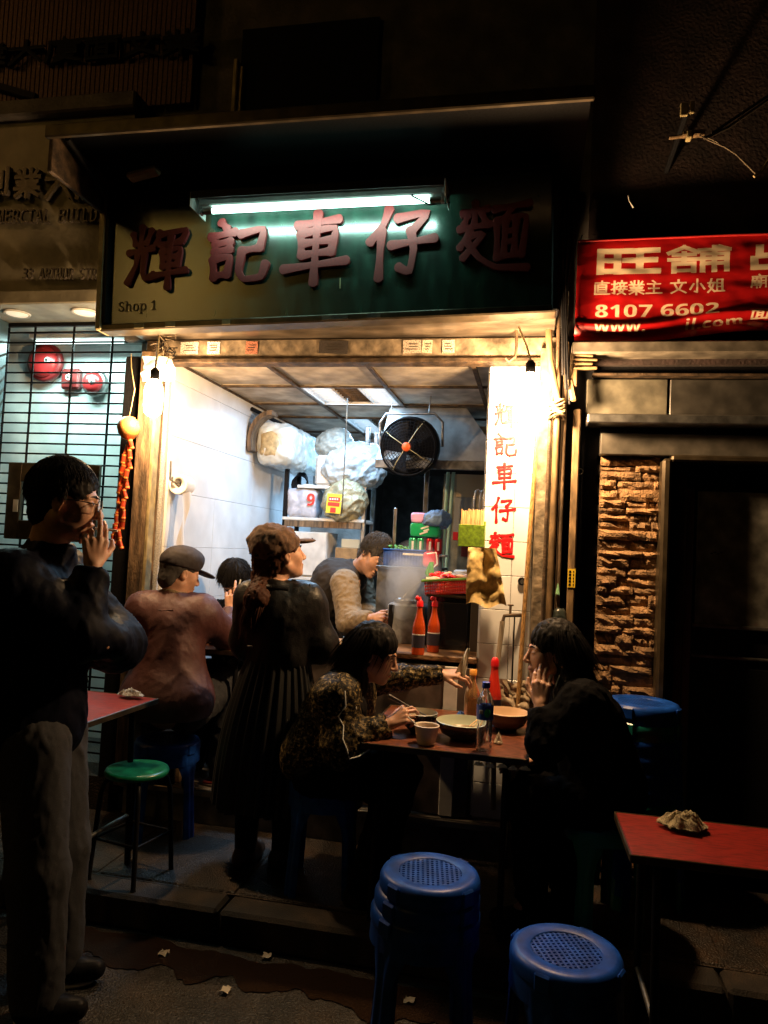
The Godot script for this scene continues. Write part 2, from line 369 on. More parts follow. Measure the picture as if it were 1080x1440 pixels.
	for k in 4:
		part(door, "worn_mark", bx(V(0.815 + k * 0.014, 1.60 + 0.006 * (k % 2), -0.130), V(0.011, 0.006, 0.002), 0.001), M.black)

func stone(a: float, b: float, y: float, h: float, rng: RandomNumberGenerator) -> ArrayMesh:
	var mb := MB.new()
	var nu := 7
	var nv := 4
	var dep := rng.randf_range(0.010, 0.048)
	var p := PackedVector3Array()
	for j in nv:
		for i in nu:
			var u := float(i) / (nu - 1)
			var v := float(j) / (nv - 1)
			var edge := i == 0 or i == nu - 1 or j == 0 or j == nv - 1
			var x := lerpf(a, b, u) + (rng.randf_range(-0.004, 0.004) if not edge else 0.0)
			var yy := y + h * v + (rng.randf_range(-0.003, 0.003) if i > 0 and i < nu - 1 else 0.0)
			var z := -0.078 + dep + (rng.randf_range(-0.008, 0.008) if not edge else -0.012 + rng.randf_range(-0.003, 0.003))
			p.append(V(x, yy, z))
	for j in nv - 1:
		for i in nu - 1:
			var q := j * nu + i
			var c0 := V(p[q].x, p[q].y, -0.3)
			mb.face([p[q], p[q + 1], p[q + nu]], c0)
			mb.face([p[q + 1], p[q + nu + 1], p[q + nu]], c0)
	# returns to the backing
	var rim := []
	for i in nu:
		rim.append(p[i])
	for j in range(1, nv):
		rim.append(p[j * nu + nu - 1])
	for i in range(nu - 2, -1, -1):
		rim.append(p[(nv - 1) * nu + i])
	for j in range(nv - 2, 0, -1):
		rim.append(p[j * nu])
	var c := V((a + b) / 2, y + h / 2, -0.09)
	for k in rim.size():
		var q: Vector3 = rim[k]
		var r: Vector3 = rim[(k + 1) % rim.size()]
		mb.face([q, r, V(r.x, r.y, -0.09), V(q.x, q.y, -0.09)], c)
	return mb.mesh()

# ---------------------------------------------------------------- mesh building
class MB:
	var v := PackedVector3Array()
	var n := PackedVector3Array()
	var uv := PackedVector2Array()
	var ix := PackedInt32Array()
	var xf := Transform3D()

	func face(pts: Array, inside: Vector3) -> void:      # flat convex polygon turned away from «inside»
		var a: Vector3 = pts[0]
		var nn := Vector3.ZERO
		for k in range(1, pts.size() - 1):
			nn += (pts[k + 1] - a).cross(pts[k] - a)
		if nn.length() < 1e-12:
			return
		nn = nn.normalized()
		var mid := Vector3.ZERO
		for p in pts:
			mid += p
		mid /= pts.size()
		var turn := nn.dot(mid - inside) < 0.0
		if turn:
			nn = -nn
		var b := v.size()
		var nw := (xf.basis * nn).normalized()
		for p in pts:
			v.append(xf * p)
			n.append(nw)
			uv.append(Vector2(p.x, p.y))
		for k in range(1, pts.size() - 1):
			if turn:
				ix.append_array(PackedInt32Array([b, b + k + 1, b + k]))
			else:
				ix.append_array(PackedInt32Array([b, b + k, b + k + 1]))

	func box(c: Vector3, s: Vector3, bev := 0.0, bs := Basis()) -> MB:
		var h := s * 0.5
		var e := minf(bev, minf(h.x, minf(h.y, h.z)) * 0.95)
		var keep := xf
		xf = xf * Transform3D(bs, c)
		var cr := func(sx: float, sy: float, sz: float, ax: int) -> Vector3:
			var q := Vector3(sx * (h.x - e), sy * (h.y - e), sz * (h.z - e))
			q[ax] = Vector3(sx, sy, sz)[ax] * h[ax]
			return q
		for s1 in [-1.0, 1.0]:
			face([cr.call(s1, -1, -1, 0), cr.call(s1, 1, -1, 0), cr.call(s1, 1, 1, 0), cr.call(s1, -1, 1, 0)], Vector3.ZERO)
			face([cr.call(-1, s1, -1, 1), cr.call(1, s1, -1, 1), cr.call(1, s1, 1, 1), cr.call(-1, s1, 1, 1)], Vector3.ZERO)
			face([cr.call(-1, -1, s1, 2), cr.call(1, -1, s1, 2), cr.call(1, 1, s1, 2), cr.call(-1, 1, s1, 2)], Vector3.ZERO)
		if e > 0.0:
			for s1 in [-1.0, 1.0]:
				for s2 in [-1.0, 1.0]:
					face([cr.call(s1, s2, -1, 0), cr.call(s1, s2, 1, 0), cr.call(s1, s2, 1, 1), cr.call(s1, s2, -1, 1)], Vector3.ZERO)
					face([cr.call(s1, -1, s2, 0), cr.call(s1, 1, s2, 0), cr.call(s1, 1, s2, 2), cr.call(s1, -1, s2, 2)], Vector3.ZERO)
					face([cr.call(-1, s1, s2, 1), cr.call(1, s1, s2, 1), cr.call(1, s1, s2, 2), cr.call(-1, s1, s2, 2)], Vector3.ZERO)
					for s3 in [-1.0, 1.0]:
						face([cr.call(s1, s2, s3, 0), cr.call(s1, s2, s3, 1), cr.call(s1, s2, s3, 2)], Vector3.ZERO)
		xf = keep
		return self

	# a smooth sheet of nu x nv points, row by row; closed sheets repeat their first column or row
	func grid(p: PackedVector3Array, nu: int, nv: int, flip := false, uvs := PackedVector2Array()) -> MB:
		var b := v.size()
		var acc := PackedVector3Array()
		acc.resize(nu * nv)
		var t := PackedInt32Array()
		for j in nv - 1:
			for i in nu - 1:
				var a := j * nu + i
				var q := [[a, a + 1, a + nu], [a + 1, a + nu + 1, a + nu]]
				for w in q:
					var i0: int = w[0]
					var i1: int = w[2] if flip else w[1]
					var i2: int = w[1] if flip else w[2]
					var nn := (p[i2] - p[i0]).cross(p[i1] - p[i0])
					acc[i0] += nn
					acc[i1] += nn
					acc[i2] += nn
					t.append_array(PackedInt32Array([b + i0, b + i1, b + i2]))
		for j in nv:
			var l := j * nu
			var r := l + nu - 1
			if p[l].distance_squared_to(p[r]) < 1e-10:
				var s := acc[l] + acc[r]
				acc[l] = s
				acc[r] = s
			var same := true
			for i in nu:
				if p[l + i].distance_squared_to(p[l]) > 1e-12:
					same = false
					break
			if same:
				var s := Vector3.ZERO
				for i in nu:
					s += acc[l + i]
				for i in nu:
					acc[l + i] = s
		for i in nu:
			var l2 := i
			var r2 := (nv - 1) * nu + i
			if p[l2].distance_squared_to(p[r2]) < 1e-10:
				var s2 := acc[l2] + acc[r2]
				acc[l2] = s2
				acc[r2] = s2
		for k in nu * nv:
			v.append(xf * p[k])
			n.append((xf.basis * acc[k]).normalized() if acc[k].length_squared() > 1e-20 else Vector3.UP)
			uv.append(uvs[k] if uvs.size() else Vector2(float(k % nu) / (nu - 1), float(k / nu) / (nv - 1)))
		ix.append_array(t)
		return self

	func tube(path: Array, radii, sides := 8, caps := true) -> MB:
		var m := path.size()
		var pts := PackedVector3Array()
		var d0: Vector3 = (path[1] - path[0]).normalized()
		var up := Vector3.UP if absf(d0.y) < 0.9 else Vector3.RIGHT
		var side := d0.cross(up).normalized()
		for k in m:
			var d: Vector3 = (path[mini(k + 1, m - 1)] - path[maxi(k - 1, 0)]).normalized()
			side = (side - d * side.dot(d)).normalized()
			var o := d.cross(side)
			var r: float = radii if radii is float else radii[k]
			for i in sides + 1:
				var a := TAU * (i % sides) / sides
				pts.append(path[k] + (side * cos(a) + o * sin(a)) * r)
		grid(pts, sides + 1, m, true)
		if caps:
			for e in [0, m - 1]:
				var f := []
				for i in sides:
					f.append(pts[e * (sides + 1) + i])
				face(f, path[1] if e == 0 else path[m - 2])
		return self

	func lathe(prof: Array, seg := 24, at := Vector3.ZERO, bs := Basis()) -> MB:   # profile of Vector2(radius, height)
		var keep := xf
		xf = xf * Transform3D(bs, at)
		var pts := PackedVector3Array()
		for q in prof:
			for i in seg + 1:
				var a := TAU * (i % seg) / seg
				pts.append(Vector3(cos(a) * q.x, q.y, sin(a) * q.x))
		grid(pts, seg + 1, prof.size(), true)
		xf = keep
		return self

	func ball(c: Vector3, r: Vector3, bs := Basis(), seg := 16, rings := 10) -> MB:
		var keep := xf
		xf = xf * Transform3D(bs, c)
		var pts := PackedVector3Array()
		for j in rings + 1:
			var t := PI * j / rings
			for i in seg + 1:
				var a := TAU * (i % seg) / seg
				pts.append(Vector3(sin(t) * cos(a) * r.x, -cos(t) * r.y, sin(t) * sin(a) * r.z))
		grid(pts, seg + 1, rings + 1, true)
		xf = keep
		return self

	func prism(poly: PackedVector2Array, z0: float, z1: float) -> MB:
		var t := Geometry2D.triangulate_polygon(poly)
		var c := Vector3.ZERO
		for z in [z0, z1]:
			for k in range(0, t.size(), 3):
				var f := []
				for e in 3:
					f.append(Vector3(poly[t[k + e]].x, poly[t[k + e]].y, z))
				face(f, Vector3(f[0].x, f[0].y, (z0 + z1) * 0.5))
		var cw := Geometry2D.is_polygon_clockwise(poly)
		for k in poly.size():
			var a := poly[k]
			var b := poly[(k + 1) % poly.size()]
			var o := (b - a).orthogonal().normalized() * (1.0 if cw else -1.0)
			var m := (a + b) * 0.5 + o * 0.01
			face([Vector3(a.x, a.y, z0), Vector3(b.x, b.y, z0), Vector3(b.x, b.y, z1), Vector3(a.x, a.y, z1)], Vector3(m.x, m.y, (z0 + z1) * 0.5))
		return self

	# one brush or pen stroke as a low domed bar; pts in metres, width profile in metres
	func stroke(line: PackedVector2Array, w: float, z: float, depth: float, brush := true) -> MB:
		var c := PackedVector2Array()
		if brush and line.size() > 2:
			for k in line.size() - 1:
				var p0 := line[maxi(k - 1, 0)]
				var p3 := line[mini(k + 2, line.size() - 1)]
				for s in 4:
					var q := s / 4.0
					c.append(line[k].cubic_interpolate(line[k + 1], line[k].lerp(p0, 0.45), line[k + 1].lerp(p3, 0.45), q))
			c.append(line[-1])
		elif brush:
			for s in 6:
				c.append(line[0].lerp(line[1], s / 5.0))
		else:
			c = line
		var m := c.size()
		var body := []
		for k in m:
			var d := (c[mini(k + 1, m - 1)] - c[maxi(k - 1, 0)]).normalized()
			var t := float(k) / (m - 1)
			var f := 1.0
			if brush:
				f = 0.72 + 0.42 * pow(absf(t * 2.0 - 1.0), 1.6) * (1.0 if t < 0.5 else 0.85)
			body.append([c[k], d, w * 0.5 * f])
		if brush:
			var a0: Array = body[0]
			var a1: Array = body[-1]
			var head := []
			for e in [1.0, 0.8, 0.45]:
				head.append([a0[0] - a0[1] * a0[2] * e * 0.8, a0[1], a0[2] * sqrt(1.0 - e * e * 0.98)])
			body = head + body
			for e in [0.45, 0.8, 1.0]:
				body.append([a1[0] + a1[1] * a1[2] * e * 0.8, a1[1], a1[2] * sqrt(1.0 - e * e * 0.98)])
		else:
			var e0: float = w * 0.5
			body[0][0] = body[0][0] - body[0][1] * e0
			body[-1][0] = body[-1][0] + body[-1][1] * e0
		var pts := PackedVector3Array()
		var wl := PackedVector3Array()
		var wr := PackedVector3Array()
		for q in body:
			var o: Vector2 = Vector2(-q[1].y, q[1].x) * q[2]
			var l: Vector2 = q[0] + o
			var r: Vector2 = q[0] - o
			var lc: Vector2 = q[0] + o * 0.9
			var rc: Vector2 = q[0] - o * 0.9
			pts.append_array(PackedVector3Array([Vector3(l.x, l.y, z), Vector3(lc.x, lc.y, z + 0.0004), Vector3(q[0].x, q[0].y, z + 0.0008), Vector3(rc.x, rc.y, z + 0.0004), Vector3(r.x, r.y, z)]))
			wl.append_array(PackedVector3Array([Vector3(l.x, l.y, z - depth), Vector3(l.x, l.y, z)]))
			wr.append_array(PackedVector3Array([Vector3(r.x, r.y, z), Vector3(r.x, r.y, z - depth)]))
		grid(pts, 5, body.size(), true)
		grid(wl, 2, body.size(), true)
		grid(wr, 2, body.size(), true)
		return self

	func mesh() -> ArrayMesh:
		var a := []
		a.resize(Mesh.ARRAY_MAX)
		a[Mesh.ARRAY_VERTEX] = v
		a[Mesh.ARRAY_NORMAL] = n
		a[Mesh.ARRAY_TEX_UV] = uv
		a[Mesh.ARRAY_INDEX] = ix
		var m := ArrayMesh.new()
		if v.size():
			m.add_surface_from_arrays(Mesh.PRIMITIVE_TRIANGLES, a)
		return m

# ---------------------------------------------------------------- bodies: capsules and ellipsoids joined by a smooth minimum, meshed as surface nets
class Fld:
	var prims := []
	func cap(a: Vector3, b: Vector3, ra: float, rb := -1.0, k := 0.03, fn := Vector3.ZERO, fs := 1.0, cut = null) -> Fld:
		prims.append([0, a, b, ra, rb if rb >= 0.0 else ra, k, fn, fs, cut])
		return self
	func ell(c: Vector3, r: Vector3, bs := Basis(), k := 0.03) -> Fld:
		prims.append([1, c, r, bs, 0.0, k])
		return self
	func dig(c: Vector3, r: Vector3, bs := Basis(), k := 0.01) -> Fld:
		prims.append([2, c, r, bs, 0.0, k])
		return self
	func rbox(c: Vector3, h: Vector3, r: float, bs := Basis(), k := 0.01) -> Fld:
		prims.append([4, c, h, bs, r, k])
		return self
	func plane(p: Vector3, d: Vector3) -> Fld:    # keeps what lies behind the plane
		prims.append([3, p, d, 0, 0, 0.0])
		return self
	func chain(pts: Array, radii: Array, k := 0.03) -> Fld:
		for i in pts.size() - 1:
			cap(pts[i], pts[i + 1], radii[i], radii[i + 1], k)
		return self

	func add_to(mb: MB, cell: float, amp := 0.0, nz: FastNoiseLite = null, stretch := Vector3.ONE) -> void:
		var lo := Vector3.ONE * 1e9
		var hi := -lo
		for p in prims:
			if p[0] == 0:
				var r := maxf(p[3], p[4]) * maxf(1.0, 1.0 / p[7])
				lo = lo.min(p[1].min(p[2]) - Vector3.ONE * r)
				hi = hi.max(p[1].max(p[2]) + Vector3.ONE * r)
			elif p[0] == 1 or p[0] == 4:
				var r1: float = maxf(p[2].x, maxf(p[2].y, p[2].z)) * (1.0 if p[0] == 1 else 1.75)
				lo = lo.min(p[1] - Vector3.ONE * r1)
				hi = hi.max(p[1] + Vector3.ONE * r1)
		lo -= Vector3.ONE * cell * 2.5
		hi += Vector3.ONE * cell * 2.5
		var nx := int((hi.x - lo.x) / cell) + 2
		var ny := int((hi.y - lo.y) / cell) + 2
		var nzz := int((hi.z - lo.z) / cell) + 2
		var data := PackedFloat32Array()
		data.resize(nx * ny * nzz)
		data.fill(1.0)
		var sxy := nx * ny
		for p in prims:
			var kind: int = p[0]
			var k: float = maxf(p[5], 1e-4)
			var blo := Vector3i.ZERO
			var bhi := Vector3i(nx - 1, ny - 1, nzz - 1)
			var m := k + cell * 1.6
			var r := 0.0
			if kind == 0:
				r = maxf(p[3], p[4]) * maxf(1.0, 1.0 / p[7]) + m
				var l0: Vector3 = (p[1].min(p[2]) - Vector3.ONE * r - lo) / cell
				var h0: Vector3 = (p[1].max(p[2]) + Vector3.ONE * r - lo) / cell
				blo = blo.max(Vector3i(l0))
				bhi = bhi.min(Vector3i(h0))
			elif kind != 3:
				r = maxf(p[2].x, maxf(p[2].y, p[2].z)) * (1.0 if kind < 3 else 1.75) + m
				blo = blo.max(Vector3i((p[1] - Vector3.ONE * r - lo) / cell))
				bhi = bhi.min(Vector3i((p[1] + Vector3.ONE * r - lo) / cell))
			var A: Vector3 = p[1]
			var i4 := 0.25 / k
			if kind == 0:
				var ba: Vector3 = p[2] - A
				var fn: Vector3 = p[6]
				var fs: float = p[7]
				var flat := fs != 1.0
				if flat:
					ba += fn * (ba.dot(fn) * (fs - 1.0))
				var ibb := 1.0 / maxf(ba.length_squared(), 1e-12)
				var ra: float = p[3]
				var dr: float = p[4] - p[3]
				var cut = p[8]
				var has_cut := cut != null
				var cp := Vector3.ZERO
				var cd := Vector3.ZERO
				if has_cut:
					cp = cut[0]
					cd = cut[1]
				for z in range(blo.z, bhi.z + 1):
					for y in range(blo.y, bhi.y + 1):
						var i := z * sxy + y * nx + blo.x
						var w := lo + Vector3(blo.x, y, z) * cell
						var q := w - A
						for x in range(blo.x, bhi.x + 1):
							var u := q
							if flat:
								u += fn * (q.dot(fn) * (fs - 1.0))
							var t := clampf(u.dot(ba) * ibb, 0.0, 1.0)
							var d := (u - ba * t).length() - ra - dr * t
							if has_cut:
								d = maxf(d, (q + A - cp).dot(cd))
							var o := data[i]
							var h := k - absf(o - d)
							data[i] = minf(o, d) - (h * h * i4 if h > 0.0 else 0.0)
							i += 1
							q.x += cell
			elif kind == 3:
				var pd: Vector3 = p[2]
				for z in range(0, nzz):
					for y in range(0, ny):
						var i := z * sxy + y * nx
						var q := lo + Vector3(0, y, z) * cell - A
						for x in range(0, nx):
							data[i] = maxf(data[i], q.dot(pd))
							i += 1
							q.x += cell
			else:
				var R: Vector3 = p[2]
				var inv: Basis = p[3].transposed()
				var ir := Vector3.ONE / R
				var rr: float = p[4]
				for z in range(blo.z, bhi.z + 1):
					for y in range(blo.y, bhi.y + 1):
						var i := z * sxy + y * nx + blo.x
						var q := lo + Vector3(blo.x, y, z) * cell - A
						for x in range(blo.x, bhi.x + 1):
							var d := 0.0
							if kind == 4:
								var e := (inv * q).abs() - R + Vector3.ONE * rr
								d = e.max(Vector3.ZERO).length() + minf(maxf(e.x, maxf(e.y, e.z)), 0.0) - rr
							else:
								var u := (inv * q) * ir
								var k0 := u.length()
								d = k0 * (k0 - 1.0) / maxf((u * ir).length(), 1e-6)
							var o := data[i]
							if kind != 2:
								var h := k - absf(o - d)
								data[i] = minf(o, d) - (h * h * i4 if h > 0.0 else 0.0)
							else:
								d = -d
								var h2 := k - absf(o - d)
								data[i] = maxf(o, d) + (h2 * h2 * i4 if h2 > 0.0 else 0.0)
							i += 1
							q.x += cell
		# surface nets
		var idx := PackedInt32Array()
		idx.resize(data.size())
		idx.fill(-1)
		var base := mb.v.size()
		var vs := PackedVector3Array()
		var cells := PackedInt32Array()
		var off := PackedInt32Array([0, 1, nx, nx + 1, sxy, sxy + 1, sxy + nx, sxy + nx + 1])
		var edges := [[0, 1], [2, 3], [4, 5], [6, 7], [0, 2], [1, 3], [4, 6], [5, 7], [0, 4], [1, 5], [2, 6], [3, 7]]
		for z in nzz - 1:
			for y in ny - 1:
				var i := z * sxy + y * nx
				for x in nx - 1:
					var s := (1 if data[i] < 0.0 else 0) + (1 if data[i + 1] < 0.0 else 0) + (1 if data[i + nx] < 0.0 else 0) + (1 if data[i + nx + 1] < 0.0 else 0)
					s += (1 if data[i + sxy] < 0.0 else 0) + (1 if data[i + sxy + 1] < 0.0 else 0) + (1 if data[i + sxy + nx] < 0.0 else 0) + (1 if data[i + sxy + nx + 1] < 0.0 else 0)
					if s != 0 and s != 8:
						var sum := Vector3.ZERO
						var cnt := 0
						for e in edges:
							var da := data[i + off[e[0]]]
							var db := data[i + off[e[1]]]
							if (da < 0.0) != (db < 0.0):
								var t := da / (da - db)
								var pa := Vector3(e[0] & 1, (e[0] >> 1) & 1, e[0] >> 2)
								var pb := Vector3(e[1] & 1, (e[1] >> 1) & 1, e[1] >> 2)
								sum += pa.lerp(pb, t)
								cnt += 1
						idx[i] = vs.size()
						cells.append(i)
						vs.append(lo + (Vector3(x, y, z) + sum / cnt) * cell)
					i += 1
		var tri := PackedInt32Array()
		var acc := PackedVector3Array()
		acc.resize(vs.size())
		var steps := [1, nx, sxy]
		for c in cells:
			for ax in 3:
				var s1: int = steps[(ax + 1) % 3]
				var s2: int = steps[(ax + 2) % 3]
				var da := data[c] < 0.0
				if c - s1 - s2 < 0 or c + steps[ax] >= data.size() or da == (data[c + steps[ax]] < 0.0):
					continue
				var a := idx[c]
				var b := idx[c - s1]
				var d := idx[c - s1 - s2]
				var e := idx[c - s2]
				if b < 0 or d < 0 or e < 0:
					continue
				var q := PackedInt32Array([a, e, d, a, d, b]) if da else PackedInt32Array([a, d, e, a, b, d])
				for w in [0, 3]:
					var nn := (vs[q[w + 2]] - vs[q[w]]).cross(vs[q[w + 1]] - vs[q[w]])
					acc[q[w]] += nn
					acc[q[w + 1]] += nn
					acc[q[w + 2]] += nn
				tri.append_array(q)
		if amp > 0.0:
			for i in vs.size():
				var p := vs[i]
				vs[i] = p + acc[i].normalized() * (amp * nz.get_noise_3dv(p * stretch))
			acc.fill(Vector3.ZERO)
			for w in range(0, tri.size(), 3):
				var nn := (vs[tri[w + 2]] - vs[tri[w]]).cross(vs[tri[w + 1]] - vs[tri[w]])
				acc[tri[w]] += nn
				acc[tri[w + 1]] += nn
				acc[tri[w + 2]] += nn
		for i in vs.size():
			mb.v.append(mb.xf * vs[i])
			mb.n.append((mb.xf.basis * acc[i]).normalized() if acc[i].length_squared() > 1e-20 else Vector3.UP)
			mb.uv.append(Vector2.ZERO)
		for t in tri:
			mb.ix.append(base + t)

# ---------------------------------------------------------------- naming and placing
var used := {}
func numbered(called: String) -> String:
	var k: int = used.get(called, -1) + 1
	used[called] = k
	return called if k == 0 else "%s_%03d" % [called, k]

func tag(o: Node3D, label: String, category: String, group := "") -> Node3D:
	o.set_meta("label", label)
	o.set_meta("category", category)
	if group:
		o.set_meta("group", group)
	return o

func thing(called: String, label: String, category: String, at := Vector3.ZERO, turn := 0.0, group := "") -> Node3D:
	var o := Node3D.new()
	o.name = numbered(called)
	add_child(o, true)
	o.position = at
	o.rotation.y = turn
	return tag(o, label, category, group)

func part(under: Node3D, called: String, m: Mesh, mat: Material, at := Vector3.ZERO) -> MeshInstance3D:
	var o := MeshInstance3D.new()
	o.mesh = m
	o.material_override = mat
	o.name = called
	o.position = at
	under.add_child(o, true)
	return o

func single(called: String, m: Mesh, mat: Material, label: String, category: String, at := Vector3.ZERO, group := "") -> MeshInstance3D:
	var o := MeshInstance3D.new()
	o.mesh = m
	o.material_override = mat
	o.name = numbered(called)
	o.position = at
	add_child(o, true)
	tag(o, label, category, group)
	return o

func ground(called: String, m: Mesh, mat: Material, at := Vector3.ZERO) -> MeshInstance3D:
	var o := MeshInstance3D.new()
	o.mesh = m
	o.material_override = mat
	o.name = called
	o.position = at
	add_child(o, true)
	o.set_meta("kind", "structure")
	return o

func dup(o: Node3D, called: String, at: Vector3, turn: float, label: String) -> Node3D:
	var c: Node3D = o.duplicate()
	c.name = numbered(called)
	add_child(c, true)
	c.position = at
	c.rotation.y = turn
	c.set_meta("label", label)
	return c

func bx(c: Vector3, s: Vector3, bev := 0.0, bs := Basis()) -> ArrayMesh:
	return MB.new().box(c, s, bev, bs).mesh()

func V(x: float, y: float, z: float) -> Vector3:
	return Vector3(x, y, z)

# ---------------------------------------------------------------- materials
var grains := {}
func grain(kind: String, low: float) -> NoiseTexture2D:
	var key := "%s %.2f" % [kind, low]
	if not grains.has(key):
		var f := FastNoiseLite.new()
		f.seed = 11
		f.noise_type = FastNoiseLite.TYPE_SIMPLEX_SMOOTH
		f.fractal_octaves = 5
		f.frequency = {"blotch": 0.008, "fine": 0.06, "speck": 0.03, "cell": 0.02}[kind]
		if kind == "cell":
			f.noise_type = FastNoiseLite.TYPE_CELLULAR
			f.cellular_return_type = FastNoiseLite.RETURN_DISTANCE2_SUB
			f.fractal_octaves = 2
		var t := NoiseTexture2D.new()
		t.width = 512
		t.height = 512
		t.seamless = true
		t.noise = f
		var g := Gradient.new()
		g.set_color(0, Color(low, low, low))
		g.set_color(1, Color.WHITE)
		if kind == "speck":
			g.set_color(1, Color.WHITE)
			g.set_offset(0, 0.3)
			g.set_offset(1, 0.55)
		t.color_ramp = g
		grains[key] = t
	return grains[key]

# base colours are real-world linear values; kind and low choose the mottling, size is metres per repeat
func mat(col: Vector3, rough := 0.7, metal := 0.0, kind := "", low := 0.6, size := Vector3(0.5, 0.5, 0.5), relief := 0.0, rkind := "fine") -> StandardMaterial3D:
	var m := StandardMaterial3D.new()
	m.albedo_color = Color(col.x, col.y, col.z).linear_to_srgb()
	m.roughness = rough
	m.metallic = metal
	if kind or relief > 0.0:
		m.uv1_triplanar = true
		m.uv1_world_triplanar = true
		m.uv1_scale = Vector3.ONE / size
	if kind:
		m.albedo_texture = grain(kind, low)
	if relief > 0.0:
		m.heightmap_enabled = true
		m.heightmap_texture = grain(rkind, 0.0)
		m.heightmap_scale = relief
	return m

func dull(m: StandardMaterial3D, s := 0.25) -> StandardMaterial3D:     # cloth and hair shine less than paint
	m.metallic_specular = s
	return m

func glow(col: Vector3, e: float) -> StandardMaterial3D:
	var m := mat(Vector3(0.8, 0.8, 0.8), 0.5)
	m.emission_enabled = true
	m.emission = Color(col.x, col.y, col.z).linear_to_srgb()
	m.emission_energy_multiplier = e
	return m

func clear(col: Vector3, alpha: float, rough := 0.1) -> StandardMaterial3D:
	var m := mat(col, rough)
	m.albedo_color.a = alpha
	m.transparency = BaseMaterial3D.TRANSPARENCY_ALPHA
	return m

func noise(freq: float, sd := 3) -> FastNoiseLite:
	var f := FastNoiseLite.new()
	f.seed = sd
	f.frequency = freq
	f.fractal_octaves = 3
	return f

# ---------------------------------------------------------------- writing: strokes on a square of 100, y downwards
const INK := {
	"輝": "22,8 22,38;8,18 13,33;38,14 31,32;3,45 42,40;18,46 16,64 4,88;29,44 28,72 33,84 47,78;52,18 48,34;50,22 95,17 89,31;56,37 88,33;58,47 61,69;58,47 87,43 84,67;60,57 84,54;61,68 84,66;44,81 99,75;71,25 71,99",
	"記": "20,5 29,14;5,25 43,20;12,36 37,33;12,47 37,44;11,58 14,84;11,58 37,55 34,81;14,81 34,79;52,24 87,19 83,46;56,48 83,45;56,47 53,76 62,88 88,86 94,68",
	"車": "20,17 82,12;26,29 29,60;26,29 77,24 73,58;29,43 74,40;29,59 74,56;3,77 97,70;50,2 50,99",
	"仔": "31,3 24,24 6,47;22,32 22,97;44,17 87,12 64,37;64,34 70,60 66,90 50,83;37,53 99,47",
	"麵": "6,16 41,12;23,3 23,34;13,20 9,31;33,18 38,29;3,37 45,33;18,40 5,62;16,48 37,45 10,76;14,54 32,76 56,90 99,93;50,14 97,9;73,14 65,27;54,30 57,79;54,30 93,26 90,77;66,30 66,75;80,29 80,74;66,45 80,43;66,59 80,57;56,78 91,75",
	"旺": "5,10 5,92;5,10 34,10 34,92;5,48 34,48;5,90 34,90;44,10 98,10;48,48 95,48;42,91 100,91;71,10 71,91",
	"舖": "26,2 2,24;26,2 48,22;10,32 42,32;3,50 48,50;26,24 26,62;10,66 10,97;10,66 42,66 42,97;10,93 42,93;52,16 98,16;84,3 94,11;56,32 56,97;56,32 95,32 95,96;56,50 95,50;56,68 95,68;75,4 75,97",
	"出": "50,4 50,92;16,12 16,46 84,46 84,12;8,56 8,92 92,92 92,56",
	"直": "8,14 92,14;50,2 50,26;24,28 24,80;24,28 78,28 78,80;24,45 78,45;24,62 78,62;24,79 78,79;6,30 6,95 97,95",
	"接": "3,24 34,22;20,3 20,92 9,88;3,62 34,48;66,2 66,12;42,16 95,16;54,22 58,34;82,22 76,34;38,40 99,40;62,44 52,72 88,97;84,52 70,80 40,97;36,60 99,60",
	"業": "36,3 36,24;62,3 62,24;14,8 22,22;86,8 78,22;5,28 95,28;30,32 36,42;70,32 64,42;12,46 88,46;18,58 82,58;5,70 95,70;50,46 50,99;44,72 8,95;56,72 95,95",
	"主": "42,2 56,14;12,24 88,24;18,56 82,56;4,92 97,92;50,24 50,92",
	"文": "50,2 50,16;5,22 95,22;74,26 56,66 8,95;26,26 44,66 95,95",
	"小": "50,3 50,93 37,88;28,34 7,72;72,34 95,72",
	"姐": "22,3 9,56 42,94;37,30 26,70 3,96;1,32 45,32;57,8 57,90;57,8 90,8 90,90;57,34 90,34;57,60 90,60;46,92 100,92",
	"廟": "50,0 56,9;10,14 98,14;12,14 10,60 2,95;22,26 52,26;37,18 37,40;24,42 24,68;24,42 50,42 50,68;24,55 50,55;24,68 50,68;18,80 56,80;37,68 37,99;64,24 62,80 55,97;64,24 92,24 92,97;64,46 92,46;64,66 92,66",
	"面": "3,10 97,10;48,10 42,26;10,28 10,96;10,28 90,28 90,96;10,93 90,93;36,28 36,92;64,28 64,92;36,50 64,50;36,70 64,70",
	"創": "30,2 3,30;30,2 57,26;18,30 44,30;14,40 14,58 5,94;14,40 48,40 48,62;14,51 48,51;14,62 48,62;20,72 20,97;20,72 50,72 50,97;20,95 50,95;70,15 70,68;92,3 92,95 79,90",
	"大": "3,32 97,32;50,2 48,40 5,97;52,36 95,97",
	"廈": "50,0 56,9;10,14 98,14;12,14 10,60 2,95;24,24 95,24;36,34 36,62;36,34 84,34 84,62;36,43 84,43;36,52 84,52;36,62 84,62;54,66 26,86;44,74 80,74 28,99;46,80 96,99",
	"街": "20,3 4,28;24,26 2,56;14,48 14,98;36,20 62,20;49,6 49,42;34,42 64,42;36,62 62,62;49,48 49,84;34,86 66,82;72,16 96,16;70,40 100,40;86,40 86,96 76,92",
}
func ink(c: String) -> Array:
	var out := []
	for s in INK[c].split(";"):
		var l := PackedVector2Array()
		for p in s.split(" "):
			var q: PackedStringArray = p.split(",")
			l.append(Vector2(q[0].to_float() / 100.0 - 0.5, 0.5 - q[1].to_float() / 100.0))
		out.append(l)
	return out

